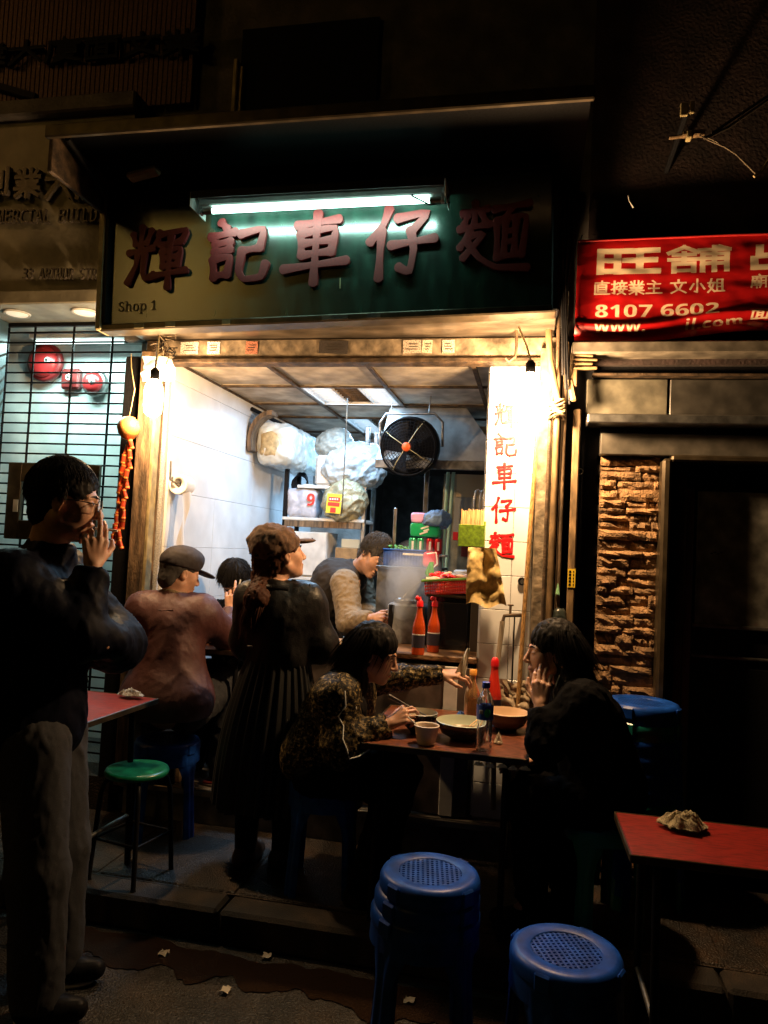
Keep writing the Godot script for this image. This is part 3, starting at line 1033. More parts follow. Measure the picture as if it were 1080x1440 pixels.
func letter(c: String, w: float, h: float, width: float, depth: float, brush := true, lean := 0.0) -> ArrayMesh:
	var mb := MB.new()
	var k := 0
	for l in ink(c):
		var s := PackedVector2Array()
		for p in l:
			s.append(Vector2(p.x * w + p.y * h * lean, p.y * h))
		mb.stroke(s, width, depth + k * 0.0003, depth, brush)
		k += 1
	return mb.mesh()

# print on cloth and paper: strokes and glyph outlines filled into a picture
func ink_line(im: Image, a: Vector2, b: Vector2, w: float, col: Color, butt := true) -> void:
	var d := b - a
	var l := maxf(d.length(), 0.001)
	d /= l
	var e := w * 0.5
	var lo := a.min(b) - Vector2(w, w)
	var hi := a.max(b) + Vector2(w, w)
	for y in range(maxi(0, int(lo.y)), mini(im.get_height() - 1, int(hi.y)) + 1):
		for x in range(maxi(0, int(lo.x)), mini(im.get_width() - 1, int(hi.x)) + 1):
			var q := Vector2(x + 0.5, y + 0.5) - a
			var t := q.dot(d)
			var s := absf(q.cross(d))
			if s <= e and t >= -e and t <= l + e:
				im.set_pixel(x, y, col)

func ink_char(im: Image, c: String, at: Vector2, size: Vector2, w: float, col: Color) -> void:
	for l in ink(c):
		for k in l.size() - 1:
			ink_line(im, at + Vector2(l[k].x, -l[k].y) * size, at + Vector2(l[k + 1].x, -l[k + 1].y) * size, w, col)

func ink_text(im: Image, text: String, at: Vector2, height: float, stretch: float, col: Color, bold := true) -> void:
	var tm := TextMesh.new()
	var f := SystemFont.new()
	f.font_names = PackedStringArray(["Droid Sans"])
	f.font_weight = 700 if bold else 400
	tm.font = f
	tm.font_size = 64
	tm.pixel_size = 0.01
	tm.depth = 0.0
	tm.curve_step = 2.0
	tm.text = text
	tm.horizontal_alignment = HORIZONTAL_ALIGNMENT_LEFT
	var a := tm.get_mesh_arrays()
	var vs: PackedVector3Array = a[Mesh.ARRAY_VERTEX]
	if vs.is_empty():
		return
	var ids := PackedInt32Array(range(vs.size()))
	if a[Mesh.ARRAY_INDEX] != null and a[Mesh.ARRAY_INDEX].size():
		ids = a[Mesh.ARRAY_INDEX]
	var s := height / 0.46      # capital height of the face at this size, in the mesh's units
	for k in range(0, ids.size() - 2, 3):
		var p := []
		for e in 3:
			var q := vs[ids[k + e]]
			p.append(at + Vector2(q.x * s * stretch, -q.y * s))
		var y0 := int(floor(minf(p[0].y, minf(p[1].y, p[2].y))))
		var y1 := int(ceil(maxf(p[0].y, maxf(p[1].y, p[2].y))))
		for y in range(y0, y1 + 1):
			var yc := y + 0.5
			var x0 := 1e9
			var x1 := -1e9
			for e in 3:
				var u: Vector2 = p[e]
				var w: Vector2 = p[(e + 1) % 3]
				if (u.y <= yc) != (w.y <= yc):
					var x := u.x + (w.x - u.x) * (yc - u.y) / (w.y - u.y)
					x0 = minf(x0, x)
					x1 = maxf(x1, x)
			if x1 >= x0:
				im.fill_rect(Rect2i(roundi(x0), y, maxi(1, roundi(x1) - roundi(x0)), 1), col)

func text_mesh(text: String, height: float, depth: float, face := "Droid Sans", bold := true) -> TextMesh:
	var tm := TextMesh.new()
	var f := SystemFont.new()
	f.font_names = PackedStringArray([face])
	f.font_weight = 700 if bold else 400
	tm.font = f
	tm.font_size = 64
	tm.pixel_size = height / 46.0
	tm.depth = depth
	tm.curve_step = 2.0
	tm.text = text
	return tm

# ------------------------------------------------------------------------------------------- signboard and lamps
func build_sign() -> void:
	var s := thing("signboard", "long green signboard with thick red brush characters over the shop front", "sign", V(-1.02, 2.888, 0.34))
	s.rotation.z = 0.028
	part(s, "board", bx(V(0, 0, 0.0), V(2.10, 0.60, 0.06), 0.004), M.green_board)
	part(s, "frame_bottom", bx(V(0, -0.318, 0.005), V(2.14, 0.034, 0.10), 0.006), M.bronze)
	part(s, "frame_top", bx(V(0, 0.315, 0.005), V(2.14, 0.030, 0.09), 0.006), M.black)
	part(s, "frame_left", bx(V(-1.073, 0, 0.008), V(0.034, 0.66, 0.11), 0.006), M.frame_cream)
	part(s, "frame_inner", bx(V(-1.043, 0, 0.016), V(0.022, 0.60, 0.09), 0.006), M.black)
	part(s, "frame_right", bx(V(1.064, 0, 0.008), V(0.03, 0.66, 0.10), 0.006), M.black)
	var xs := [-0.785, -0.375, 0.0, 0.39, 0.80]
	var cs := ["輝", "記", "車", "仔", "麵"]
	for k in 5:
		var o := part(s, "red_character", letter(cs[k], 0.315, 0.335, 0.041 if k != 0 and k != 4 else 0.033, 0.016, true, 0.06), M.red_letter, V(xs[k], 0.01 + (0.015 if k == 0 else 0.0), 0.032))
		o.rotation.z = 0.01
	var t := text_mesh("Shop 1", 0.046, 0.003, "Droid Serif", false)
	part(s, "shop_number", t, M.letter_metal, V(-0.885, -0.215, 0.033))
	part(s, "rain_drip", bx(V(0.115, -0.155, 0.032), V(0.005, 0.05, 0.003), 0.001), M.frame_cream)
	# small flat cream and rust-brown patches along the lower frame
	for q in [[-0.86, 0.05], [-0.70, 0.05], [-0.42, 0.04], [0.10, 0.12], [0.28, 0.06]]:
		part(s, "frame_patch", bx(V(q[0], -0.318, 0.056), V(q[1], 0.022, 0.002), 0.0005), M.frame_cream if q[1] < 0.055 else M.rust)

	# closed right cheek of the sign box, back to the wall, and the cables that drop past it
	part(s, "side_cheek", bx(V(1.072, 0.03, -0.17), V(0.012, 0.58, 0.34), 0.002), M.rust)
	for k in 3:
		var cb := single("drop_cable", MB.new().tube([V(0, 0.75, 0.0), V(0.006 * k, 0.45, 0.01), V(0.012 - 0.01 * k, 0.2, 0.0), V(0.03, -0.15 - 0.06 * k, -0.05)], 0.0065, 6).mesh(), M.black, ["black cable dropping past the signboard's right end, nearest the sign", "middle black cable dropping past the signboard's right end", "black cable dropping past the signboard's right end, nearest the red banner"][k], "cable", V(0.072 + 0.018 * k, 2.52, 0.20 - 0.03 * k), "cables at the sign's right end")
	# cool batten lamp in front of the upper board
	var f := thing("sign_lamp", "fluorescent batten lamp mounted before the top of the green signboard", "lamp", V(-0.99, 3.048, 0.48))
	f.rotation.z = 0.004
	part(f, "batten", bx(V(0, 0.034, 0.0), V(1.12, 0.030, 0.045), 0.006), M.white_paint)
	part(f, "tube", MB.new().tube([V(-0.50, 0, 0), V(0, 0, 0), V(0.50, 0, 0)], 0.012, 14).mesh(), glow(MINT, 11.0))
	part(f, "tube_shield", bx(V(0, 0.054, 0.0), V(1.14, 0.006, 0.17), 0.002), M.white_paint)  # plate added over the tube to keep its light off the canopy
	for x in [-0.573, 0.573]:
		part(f, "tube_shield_end", bx(V(x, 0.022, 0.0), V(0.004, 0.064, 0.16), 0.001), M.white_paint)  # end plates added to cut the light beyond the tube ends
	part(f, "tube_shield_lip", bx(V(0, 0.040, 0.084), V(1.14, 0.034, 0.004), 0.001), M.black)
	for x in [-0.53, 0.53]:
		part(f, "tube_cap", MB.new().tube([V(x - 0.03, 0, 0), V(x + 0.03, 0, 0)], 0.014, 12).mesh(), M.steel_rough)
		part(f, "lamp_holder", bx(V(x + signf(x) * 0.025, 0.012, 0), V(0.016, 0.055, 0.03), 0.004), M.white_paint)
	part(f, "hook", MB.new().tube([V(0.56, 0.03, -0.02), V(0.575, 0.0, 0.01), V(0.59, 0.02, 0.02), V(0.59, 0.06, 0.0)], 0.005, 6).mesh(), M.rust)
	part(f, "wire", MB.new().tube([V(0.40, 0.05, 0.0), V(0.43, 0.01, 0.02), V(0.50, -0.02, 0.0), V(0.58, 0.01, -0.05)], 0.004, 6).mesh(), M.black)
	for x in [-0.4, 0.4]:
		part(f, "arm", MB.new().tube([V(x, 0.05, 0.0), V(x, 0.09, -0.10), V(x, 0.09, -0.15)], 0.007, 6).mesh(), M.black)
	var a := AreaLight3D.new()
	a.name = "sign_lamp_light"
	a.area_size = Vector2(1.0, 0.024)
	a.light_color = Color(MINT.x, MINT.y, MINT.z).linear_to_srgb()
	a.light_energy = E_TUBE
	a.area_range = 6.0
	a.shadow_enabled = true
	add_child(a)
	a.position = V(-0.99, 3.034, 0.472)
	a.rotation = Vector3(-PI / 2 + 1.15, 0, 0)

func bulb(called: String, label: String, at: Vector3, wire: Array, energy: float) -> void:
	var t := thing(called, label, "lamp", at, 0.0, "bare bulbs at the shop front")
	part(t, "bulb", MB.new().lathe([Vector2(0, -0.13), Vector2(0.024, -0.126), Vector2(0.042, -0.108), Vector2(0.046, -0.07), Vector2(0.046, 0.0), Vector2(0.040, 0.03), Vector2(0.026, 0.05), Vector2(0.020, 0.058)], 20).mesh(), glow(WARM, 40.0))
	part(t, "socket", MB.new().lathe([Vector2(0.018, 0.056), Vector2(0.022, 0.058), Vector2(0.022, 0.10), Vector2(0.010, 0.115), Vector2(0, 0.115)], 14).mesh(), M.black)
	var p := []
	for q in wire:
		p.append(q)
	part(t, "wire", MB.new().tube(p, 0.005, 6).mesh(), M.frame_cream)
	var l := OmniLight3D.new()
	l.name = called + "_light"
	l.light_color = Color(WARM.x, WARM.y, WARM.z).linear_to_srgb()
	l.light_energy = energy
	l.light_size = 0.04
	l.omni_range = 12.0
	l.omni_attenuation = 2.0
	l.shadow_enabled = true
	add_child(l)
	l.position = at + V(0, -0.03, 0)

func build_lamps() -> void:
	bulb("bare_bulb", "dazzling bare bulb hung by the left door post", V(-1.865, 2.27, 0.23), [V(0, 0.11, 0), V(0.0, 0.20, -0.01), V(0.0, 0.31, -0.02)], E_LEFT)
	bulb("bare_bulb", "dazzling bare bulb hung before the tiled pier with red lettering", V(-0.041, 2.297, 0.258), [V(0, 0.11, 0), V(-0.02, 0.18, -0.02), V(-0.06, 0.28, -0.05)], E_RIGHT)
	# hook the right lamp hangs from, and the tangle of wire over the left one
	single("lamp_hook", MB.new().tube([V(0, 0.13, 0), V(0.004, 0.05, 0), V(0, 0, 0), V(-0.03, -0.025, 0.01), V(-0.045, -0.01, 0.02)], 0.007, 7).mesh(), M.rust, "rusty rod hook under the steel soffit by the right bulb", "hook", V(-0.115, 2.47, 0.10))
	var rng := RandomNumberGenerator.new()
	rng.seed = 31
	var tg := thing("wire_tangle", "tangle of old cable and torn plastic above the left bulb", "cable", V(-1.915, 2.49, 0.09))
	for k in 9:
		var p := []
		var c := V(rng.randf_range(-0.06, 0.06), rng.randf_range(-0.05, 0.06), rng.randf_range(-0.03, 0.03))
		for i in 7:
			p.append(c + V(rng.randf_range(-0.05, 0.05), rng.randf_range(-0.04, 0.05), rng.randf_range(-0.03, 0.03)))
		part(tg, "cable_loop", MB.new().tube(p, 0.003, 5).mesh(), [M.rust, M.plaster, M.black][k % 3])
	var sh := PackedVector3Array()
	for j in 8:
		for i in 8:
			sh.append(V((i - 3.5) * 0.024 + rng.randf() * 0.01, -0.02 - j * 0.018, 0.02 + rng.randf() * 0.03))
	part(tg, "torn_plastic", MB.new().grid(sh, 8, 8).mesh(), M.film)
	# ceiling fittings with louvres: two lit bays, warm reflection coloured into the middle one
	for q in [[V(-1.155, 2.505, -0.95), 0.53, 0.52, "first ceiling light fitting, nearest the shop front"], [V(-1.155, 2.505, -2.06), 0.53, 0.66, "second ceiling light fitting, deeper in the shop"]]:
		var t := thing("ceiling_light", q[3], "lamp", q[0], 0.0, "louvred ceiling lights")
		var w: float = q[1]
		var d: float = q[2]
		part(t, "housing", bx(V(0, 0.06, 0), V(w, 0.03, d)), M.white_paint)
		part(t, "side_rail", bx(V(-w / 2 + 0.008, 0.02, 0), V(0.016, 0.06, d), 0.002), M.white_paint)
		part(t, "side_rail", bx(V(w / 2 - 0.008, 0.02, 0), V(0.016, 0.06, d), 0.002), M.white_paint)
		part(t, "end_rail", bx(V(0, 0.02, -d / 2 + 0.008), V(w - 0.034, 0.06, 0.016), 0.002), M.white_paint)
		part(t, "end_rail", bx(V(0, 0.02, d / 2 - 0.008), V(w - 0.034, 0.06, 0.016), 0.002), M.white_paint)
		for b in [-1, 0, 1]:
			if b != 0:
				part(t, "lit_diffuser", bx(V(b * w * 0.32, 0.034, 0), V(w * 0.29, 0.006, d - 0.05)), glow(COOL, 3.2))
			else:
				part(t, "warm_reflection_tray", bx(V(0, 0.034, 0), V(w * 0.29, 0.006, d - 0.05)), mat(V(0.42, 0.17, 0.05), 0.5, 0.4))
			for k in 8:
				part(t, "louvre_blade", bx(V(b * w * 0.32, 0.012, (k - 3.5) * (d - 0.07) / 8.0), V(w * 0.29, 0.022, 0.004)), M.white_paint if b != 0 else M.rust)  # middle blades brown, the warm reflection put into their colour
		for b in [-0.16, 0.16]:
			part(t, "divider", bx(V(b * w * 1.0, 0.016, 0), V(0.008, 0.04, d - 0.04), 0.001), M.white_paint)
		var a := AreaLight3D.new()
		a.name = "ceiling_light_lamp"
		a.area_size = Vector2(w * 0.9, d * 0.9)
		a.light_color = Color(COOL.x, COOL.y, COOL.z).linear_to_srgb()
		a.light_energy = E_TROFFER
		a.area_range = 8.0
		a.shadow_enabled = true
		add_child(a)
		a.position = q[0] + V(0, -0.006, 0)
		a.rotation.x = -PI / 2
	# lobby tube, seen through the grille
	var lt := thing("lobby_lamp", "bare fluorescent tube under the lobby ceiling behind the grille", "lamp", V(-2.75, 2.71, -0.42))
	part(lt, "batten", bx(V(0, 0.032, 0), V(0.66, 0.026, 0.04), 0.004), M.white_paint)
	part(lt, "tube", MB.new().tube([V(-0.3, 0, 0), V(0.3, 0, 0)], 0.013, 12).mesh(), glow(V(0.75, 1.0, 0.98), 2.5))
	var al := AreaLight3D.new()
	al.name = "lobby_lamp_light"
	al.area_size = Vector2(0.6, 0.03)
	al.light_color = Color(0.82, 1.0, 0.98)
	al.light_energy = E_LOBBY
	al.area_range = 6.0
	al.shadow_enabled = true
	add_child(al)
	al.position = V(-2.75, 2.692, -0.42)
	al.rotation.x = -PI / 2
	# the sodium street lamp just left of the frame, whose orange light grazes the facades
	var sl := thing("street_lamp", "sodium street lamp standing left of the cream building", "street lamp", V(-5.4, 0, 1.9))
	part(sl, "column", MB.new().tube([V(0, 0, 0), V(0, 2, 0), V(0, 4.6, 0)], [0.08, 0.06, 0.045], 12).mesh(), M.steel_rough)
	part(sl, "arm", MB.new().tube([V(0, 4.55, 0), V(0.08, 4.68, -0.1), V(0.35, 4.72, -0.45)], 0.025, 8).mesh(), M.steel_rough)
	part(sl, "lamp_head", bx(V(0.42, 4.72, -0.54), V(0.20, 0.08, 0.34), 0.02, Basis(Vector3.UP, 0.7)), M.steel_rough)
	part(sl, "lamp_lens", bx(V(0.42, 4.665, -0.54), V(0.14, 0.03, 0.24), 0.008, Basis(Vector3.UP, 0.7)), glow(SODIUM, 4.0))
	var so := OmniLight3D.new()
	so.name = "street_lamp_light"
	so.light_color = Color(SODIUM.x, SODIUM.y, SODIUM.z).linear_to_srgb()
	so.light_energy = E_STREET
	so.light_size = 0.10
	so.omni_range = 30.0
	so.omni_attenuation = 2.0
	so.shadow_enabled = true
	add_child(so)
	so.position = V(-4.98, 4.52, 1.36)

	# the lit amber shop sign across the street, whose mirror image stands in the left of the green board
	var lx := thing("street_lightbox", "amber lit shop sign on posts across the street", "sign", V(-5.85, 0, 8.2), 0.6)
	for x in [-1.1, 1.1]:
		part(lx, "post", MB.new().tube([V(x, 0, 0.08), V(x, 6.6, 0.08)], 0.06, 10).mesh(), M.steel_rough)
	part(lx, "case", bx(V(0, 5.75, 0.08), V(2.7, 1.6, 0.14), 0.01), M.black)
	part(lx, "lit_sign_face", bx(V(0, 5.75, 0.003), V(2.6, 1.5, 0.012)), glow(V(1.0, 0.58, 0.10), 3.6))
	part(lx, "sign_lamp_bulb", MB.new().ball(V(-0.55, 5.35, -0.10), V(0.07, 0.07, 0.07), Basis(), 14, 10).mesh(), glow(V(1.0, 0.6, 0.2), 90.0))
	var la := AreaLight3D.new()
	la.name = "street_lightbox_light"
	la.area_size = Vector2(2.6, 1.5)
	la.light_color = Color(1.0, 0.75, 0.33)
	la.light_energy = 0.1
	la.area_range = 30.0
	la.shadow_enabled = true
	add_child(la)
	la.position = lx.transform * V(0, 5.75, -0.03)
	la.rotation.y = 0.6

# ------------------------------------------------------------------------------------------- what stands and hangs in the shop
func bag(c: Vector3, r: Vector3, sd: int, amp := 0.02, cell := 0.010, freq := 9.0) -> ArrayMesh:
	var f := Fld.new()
	f.cap(c - V(r.x * 0.45, r.y * 0.2, 0), c + V(r.x * 0.45, -r.y * 0.1, 0), minf(r.y, r.z) * 0.95, -1, 0.05)
	f.ell(c, r, Basis(), 0.04)
	f.ell(c + V(r.x * 0.3, r.y * 0.3, 0), r * 0.7, Basis(), 0.05)
	var mb := MB.new()
	var nz := noise(freq, sd)
	nz.fractal_type = FastNoiseLite.FRACTAL_RIDGED
	nz.fractal_octaves = 4
	f.add_to(mb, cell, amp, nz)
	return mb.mesh()

func soft_box(c: Vector3, s: Vector3, r: float, sd: int, amp: float, cell := 0.014) -> ArrayMesh:
	var f := Fld.new()
	f.rbox(c, s * 0.5, r)
	var mb := MB.new()
	f.add_to(mb, cell, amp, noise(11.0, sd))
	return mb.mesh()

func build_kitchen() -> void:
	var rng := RandomNumberGenerator.new()
	rng.seed = 77
	# air conditioner under plastic behind its curved wooden end board
	var ac := thing("wrapped_air_conditioner", "plastic wrapped air conditioner on the left wall behind a curved board", "air conditioner", V(-1.775, 2.235, -1.25))
	var arch := []
	for k in 15:
		var a := PI * 0.5 + PI * 0.62 * k / 14.0
		arch.append(V(cos(a) * 0.15 + 0.02, sin(a) * 0.19, 0.07))
	var am := MB.new()
	for k in 14:
		var d: Vector3 = arch[k + 1] - arch[k]
		am.box((arch[k] + arch[k + 1]) * 0.5, V(d.length() + 0.008, 0.032, 0.11), 0.003, Basis(Vector3.BACK, atan2(d.y, d.x)))
	part(ac, "curved_board", am.mesh(), M.wood_old)
	part(ac, "unit", soft_box(V(0.0, 0.0, -0.36), V(0.22, 0.25, 0.78), 0.06, 4, 0.006), mat(V(0.38, 0.46, 0.42), 0.3, 0.0, "blotch", 0.7, Vector3.ONE * 0.5))
	part(ac, "plastic_wrap", soft_box(V(0.01, -0.005, -0.36), V(0.26, 0.29, 0.82), 0.07, 5, 0.016, 0.011), M.film)
	part(ac, "end_padding", soft_box(V(-0.01, -0.01, 0.015), V(0.15, 0.19, 0.09), 0.04, 6, 0.006, 0.01), mat(V(0.52, 0.40, 0.20), 0.5, 0.0, "blotch", 0.6, Vector3.ONE * 0.2))
	part(ac, "ceiling_strut", MB.new().tube([V(-0.14, 0.22, 0.08), V(0.12, 0.10, -0.75)], 0.014, 6).mesh(), M.black)
	# rack with its load
	var rk := thing("storage_rack", "black storage rack against the shop's left rear wall", "rack", V(-1.46, 0.29, -1.62))
	for x in [-0.29, 0.29]:
		for z in [-0.16, 0.12]:
			part(rk, "upright", bx(V(x, 1.06, z), V(0.03, 2.1, 0.03), 0.004), M.black if x < 0 else M.steel_rough)
	for y in [0.6, 1.02, 1.44, 1.67]:
		part(rk, "shelf", bx(V(0.0, y, -0.02), V(0.60 if y < 1.6 else 0.40, 0.022, 0.34), 0.003), M.white_paint)
	part(rk, "shelf_edge", bx(V(0.0, 1.405, 0.15), V(0.56, 0.045, 0.012), 0.002), M.wood_old)
	var cb := thing("cabinet", "white box cabinet standing on the rack's middle shelf", "cabinet", V(-1.555, 1.32, -1.60))
	part(cb, "carcass", bx(V(0, 0.16, -0.02), V(0.27, 0.32, 0.28), 0.004), M.white_paint)
	part(cb, "door", bx(V(0, 0.165, 0.128), V(0.262, 0.305, 0.012), 0.003), M.white_paint)
	part(cb, "knob", MB.new().ball(V(0.03, 0.27, 0.14), V(0.008, 0.008, 0.008), Basis(), 8, 6).mesh(), M.black)
	part(cb, "base_rail", bx(V(0.0, -0.012, 0.10), V(0.30, 0.014, 0.05), 0.002), M.steel_rough)
	single("cardboard_carton", bx(V(0, 0.055, 0), V(0.16, 0.11, 0.16), 0.004), mat(V(0.40, 0.23, 0.09), 0.8, 0.0, "blotch", 0.7, Vector3.ONE * 0.3), "small brown carton on the rack beside the white cabinet", "box", V(-1.28, 1.43, -1.56))
	single("plastic_tub", MB.new().lathe([Vector2(0, 0), Vector2(0.10, 0), Vector2(0.12, 0.09), Vector2(0.125, 0.09), Vector2(0.125, 0.10), Vector2(0, 0.105)], 24).mesh(), M.white_paint, "white lidded tub below the brown carton on the rack", "tub", V(-1.30, 1.321, -1.56))
	single("magazine_pile", bx(V(0, 0.03, 0), V(0.13, 0.06, 0.14), 0.002, Basis(Vector3.UP, 0.2)), mat(V(0.42, 0.36, 0.24), 0.7), "pile of papers on top of the brown carton", "papers", V(-1.27, 1.541, -1.57))
	var nb := thing("packed_bag", "white plastic covered pack marked with a red number nine", "bag", V(-1.63, 1.741, -1.58))
	part(nb, "pack", soft_box(V(0, 0.105, 0), V(0.22, 0.21, 0.20), 0.03, 8, 0.010, 0.012), mat(V(0.55, 0.57, 0.66), 0.35, 0.0, "blotch", 0.75, Vector3.ONE * 0.3))
	part(nb, "red_nine", text_mesh("9", 0.085, 0.004), M.red_paint, V(0.075, 0.125, 0.106))
	part(nb, "knot", soft_box(V(0.03, 0.225, 0.03), V(0.10, 0.035, 0.05), 0.015, 9, 0.006, 0.008), M.film)
	var pb := thing("carrier_bag", "olive carrier bag with a red and yellow printed label", "bag", V(-1.345, 1.741, -1.50))
	part(pb, "bag", bag(V(0.03, 0.13, 0), V(0.135, 0.15, 0.10), 12, 0.020, 0.009, 9.0), mat(V(0.40, 0.37, 0.24), 0.35, 0.0, "blotch", 0.7, Vector3.ONE * 0.3))
	var lb := part(pb, "label", bx(V(-0.015, 0.10, 0.118), V(0.105, 0.135, 0.004), 0.001, Basis(Vector3.BACK, -0.05)), mat(V(0.72, 0.52, 0.03), 0.5))
	part(lb, "label_print", bx(V(-0.012, 0.130, 0.121), V(0.082, 0.030, 0.003), 0.0, Basis(Vector3.BACK, -0.05)), M.red_paint)
	part(lb, "label_print", bx(V(-0.015, 0.095, 0.121), V(0.084, 0.026, 0.003), 0.0, Basis(Vector3.BACK, -0.05)), M.red_paint)
	part(lb, "label_print", bx(V(-0.018, 0.055, 0.121), V(0.040, 0.034, 0.003), 0.0, Basis(Vector3.BACK, -0.05)), M.red_paint)
	for k in 4:
		part(lb, "label_mark", bx(V(-0.04 + k * 0.017, 0.131, 0.123), V(0.011, 0.012, 0.001)), M.white_paint)
	single("plastic_bundle", bag(V(0, 0.15, 0), V(0.22, 0.16, 0.13), 15, 0.024, 0.010, 8.0), mat(V(0.45, 0.50, 0.52), 0.35, 0.0, "blotch", 0.8, Vector3.ONE * 0.3), "big white plastic bundle on the rack's top shelf", "bundle", V(-1.27, 1.972, -1.55))
	single("foam_stack", bx(V(0, 0.11, 0), V(0.13, 0.22, 0.16), 0.02), M.white_paint, "upright white foam pack at the left end of the top shelf", "box", V(-1.475, 1.972, -1.56))
	single("round_bag", bag(V(0, 0.09, 0), V(0.105, 0.10, 0.09), 19, 0.014, 0.008, 12.0), mat(V(0.36, 0.40, 0.38), 0.4, 0.0, "blotch", 0.7, Vector3.ONE * 0.2), "round grey bag stacked over the white foam pack", "bag", V(-1.43, 2.193, -1.56))
	single("dangling_cord", MB.new().tube([V(0, 0.78, 0), V(0.002, 0.4, 0), V(0.003, 0.05, 0), V(-0.005, 0.0, 0)], 0.0035, 5).mesh(), M.rust, "thin pull cord hanging from the shop ceiling", "cord", V(-1.20, 1.74, -1.0))
	var coil := MB.new()
	for k in 4:
		var p := []
		for i in 15:
			var a := TAU * i / 14.0
			p.append(V(cos(a) * (0.045 + k * 0.006), sin(a) * 0.07 - k * 0.01, k * 0.012))
		coil.tube(p, 0.007, 6, false)
	single("cable_coil", coil.mesh(), M.black, "coil of black cable hung at the left wall below the air conditioner", "cable", V(-1.72, 2.02, -1.75))
	# extractor hood and drum fan
	var hd := thing("extractor_hood", "pale extractor hood under the ceiling behind the fan", "extractor hood")
	var hm := MB.new()
	var T := [V(-0.97, 2.49, -1.25), V(-0.46, 2.49, -1.25), V(-0.46, 2.49, -1.62), V(-0.97, 2.49, -1.62)]
	var B := [V(-1.0, 2.12, -1.05), V(-0.20, 2.12, -1.05), V(-0.20, 2.12, -1.65), V(-1.0, 2.12, -1.65)]
	var hc := V(-0.65, 2.3, -1.4)
	for k in 4:
		hm.face([T[k], T[(k + 1) % 4], B[(k + 1) % 4], B[k]], hc)
	part(hd, "hood_body", hm.mesh(), mat(V(0.50, 0.49, 0.46), 0.45, 0.3, "blotch", 0.6, Vector3.ONE * 0.6))
	part(hd, "hood_rim", bx(V(-0.60, 2.09, -1.055), V(0.82, 0.06, 0.02), 0.004), M.steel_rough)
	part(hd, "hood_rim", bx(V(-0.195, 2.09, -1.36), V(0.02, 0.06, 0.60), 0.004), M.steel_rough)
	for k in 9:
		part(hd, "filter_slat", bx(V(-0.60, 2.085, -1.10 - k * 0.06), V(0.78, 0.012, 0.05), 0.003, Basis(Vector3.RIGHT, 0.5)), M.black)
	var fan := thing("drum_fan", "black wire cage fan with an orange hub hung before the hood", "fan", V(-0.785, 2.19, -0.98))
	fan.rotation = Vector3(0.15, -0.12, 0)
	var cage := MB.new()
	for k in 9:
		var r := 0.03 + k * 0.0185
		var z := 0.055 * sqrt(maxf(0.0, 1.0 - pow(r / 0.185, 4.0)))
		var p := []
		for i in 33:
			p.append(V(cos(TAU * i / 32.0) * r, sin(TAU * i / 32.0) * r, z))
		cage.tube(p, 0.0018 if k < 8 else 0.006, 4, false)
	part(fan, "cage_rings", cage.mesh(), M.black)
	var ribs := MB.new()
	for k in 36:
		var a := TAU * k / 36.0
		var p := []
		for i in 6:
			var r := 0.03 + i * 0.0305
			p.append(V(cos(a + i * 0.05) * r, sin(a + i * 0.05) * r, 0.055 * sqrt(maxf(0.0, 1.0 - pow(r / 0.185, 4.0)))))
		ribs.tube(p, 0.0013, 4, false)
	part(fan, "cage_wires", ribs.mesh(), M.black)
	part(fan, "hub_badge", MB.new().lathe([Vector2(0, 0.064), Vector2(0.024, 0.062), Vector2(0.030, 0.052), Vector2(0.030, 0.04)], 18, Vector3.ZERO, Basis(Vector3.RIGHT, PI / 2)).mesh(), mat(V(0.65, 0.10, 0.015), 0.4))
	for k in 3:
		var bp := PackedVector3Array()
		for j in 6:
			for i in 6:
				var r := 0.03 + i * 0.026
				var a := TAU * k / 3.0 + (j - 2.5) * 0.17 * (0.8 + i * 0.05)
				bp.append(V(cos(a) * r, sin(a) * r, -0.01 + (j - 2.5) * 0.010))
		part(fan, "blade", MB.new().grid(bp, 6, 6).mesh(), M.black)
	part(fan, "drum", MB.new().lathe([Vector2(0.182, -0.08), Vector2(0.190, -0.06), Vector2(0.190, -0.01), Vector2(0.182, 0.0)], 32, Vector3.ZERO, Basis(Vector3.RIGHT, PI / 2)).mesh(), M.black)
	part(fan, "back_disc", MB.new().lathe([Vector2(0, -0.082), Vector2(0.182, -0.08)], 32, Vector3.ZERO, Basis(Vector3.RIGHT, PI / 2)).mesh(), M.black)  # black disc put in for the darkness behind the cage
	for k in 4:
		var sa := PI / 4 + k * PI / 2 + 0.2
		part(fan, "spoke", MB.new().tube([V(cos(sa) * 0.03, sin(sa) * 0.03, 0.058), V(cos(sa) * 0.12, sin(sa) * 0.12, 0.054), V(cos(sa) * 0.185, sin(sa) * 0.185, 0.01)], 0.0028, 6).mesh(), M.frame_cream)
	part(fan, "motor", MB.new().lathe([Vector2(0, -0.12), Vector2(0.05, -0.115), Vector2(0.055, -0.03), Vector2(0, -0.02)], 16, Vector3.ZERO, Basis(Vector3.RIGHT, PI / 2)).mesh(), M.black)
	part(fan, "handle", MB.new().tube([V(-0.20, 0.0, -0.03), V(-0.20, 0.15, -0.03), V(-0.16, 0.205, -0.03), V(0.16, 0.205, -0.03), V(0.21, 0.15, -0.03), V(0.21, 0.0, -0.03)], 0.008, 8).mesh(), M.steel_rough)
	part(fan, "hanger", MB.new().tube([V(0.12, 0.205, -0.03), V(0.13, 0.33, -0.05)], 0.003, 5).mesh(), M.steel_rough)
	part(fan, "hanger", MB.new().tube([V(-0.12, 0.205, -0.03), V(-0.13, 0.33, -0.05)], 0.003, 5).mesh(), M.steel_rough)
	# steel shelf unit with drinks, right of the cook
	var su := thing("steel_unit", "stainless cooking unit with a tall splash panel beside the cook", "stove", V(-0.70, 0.29, -0.60))
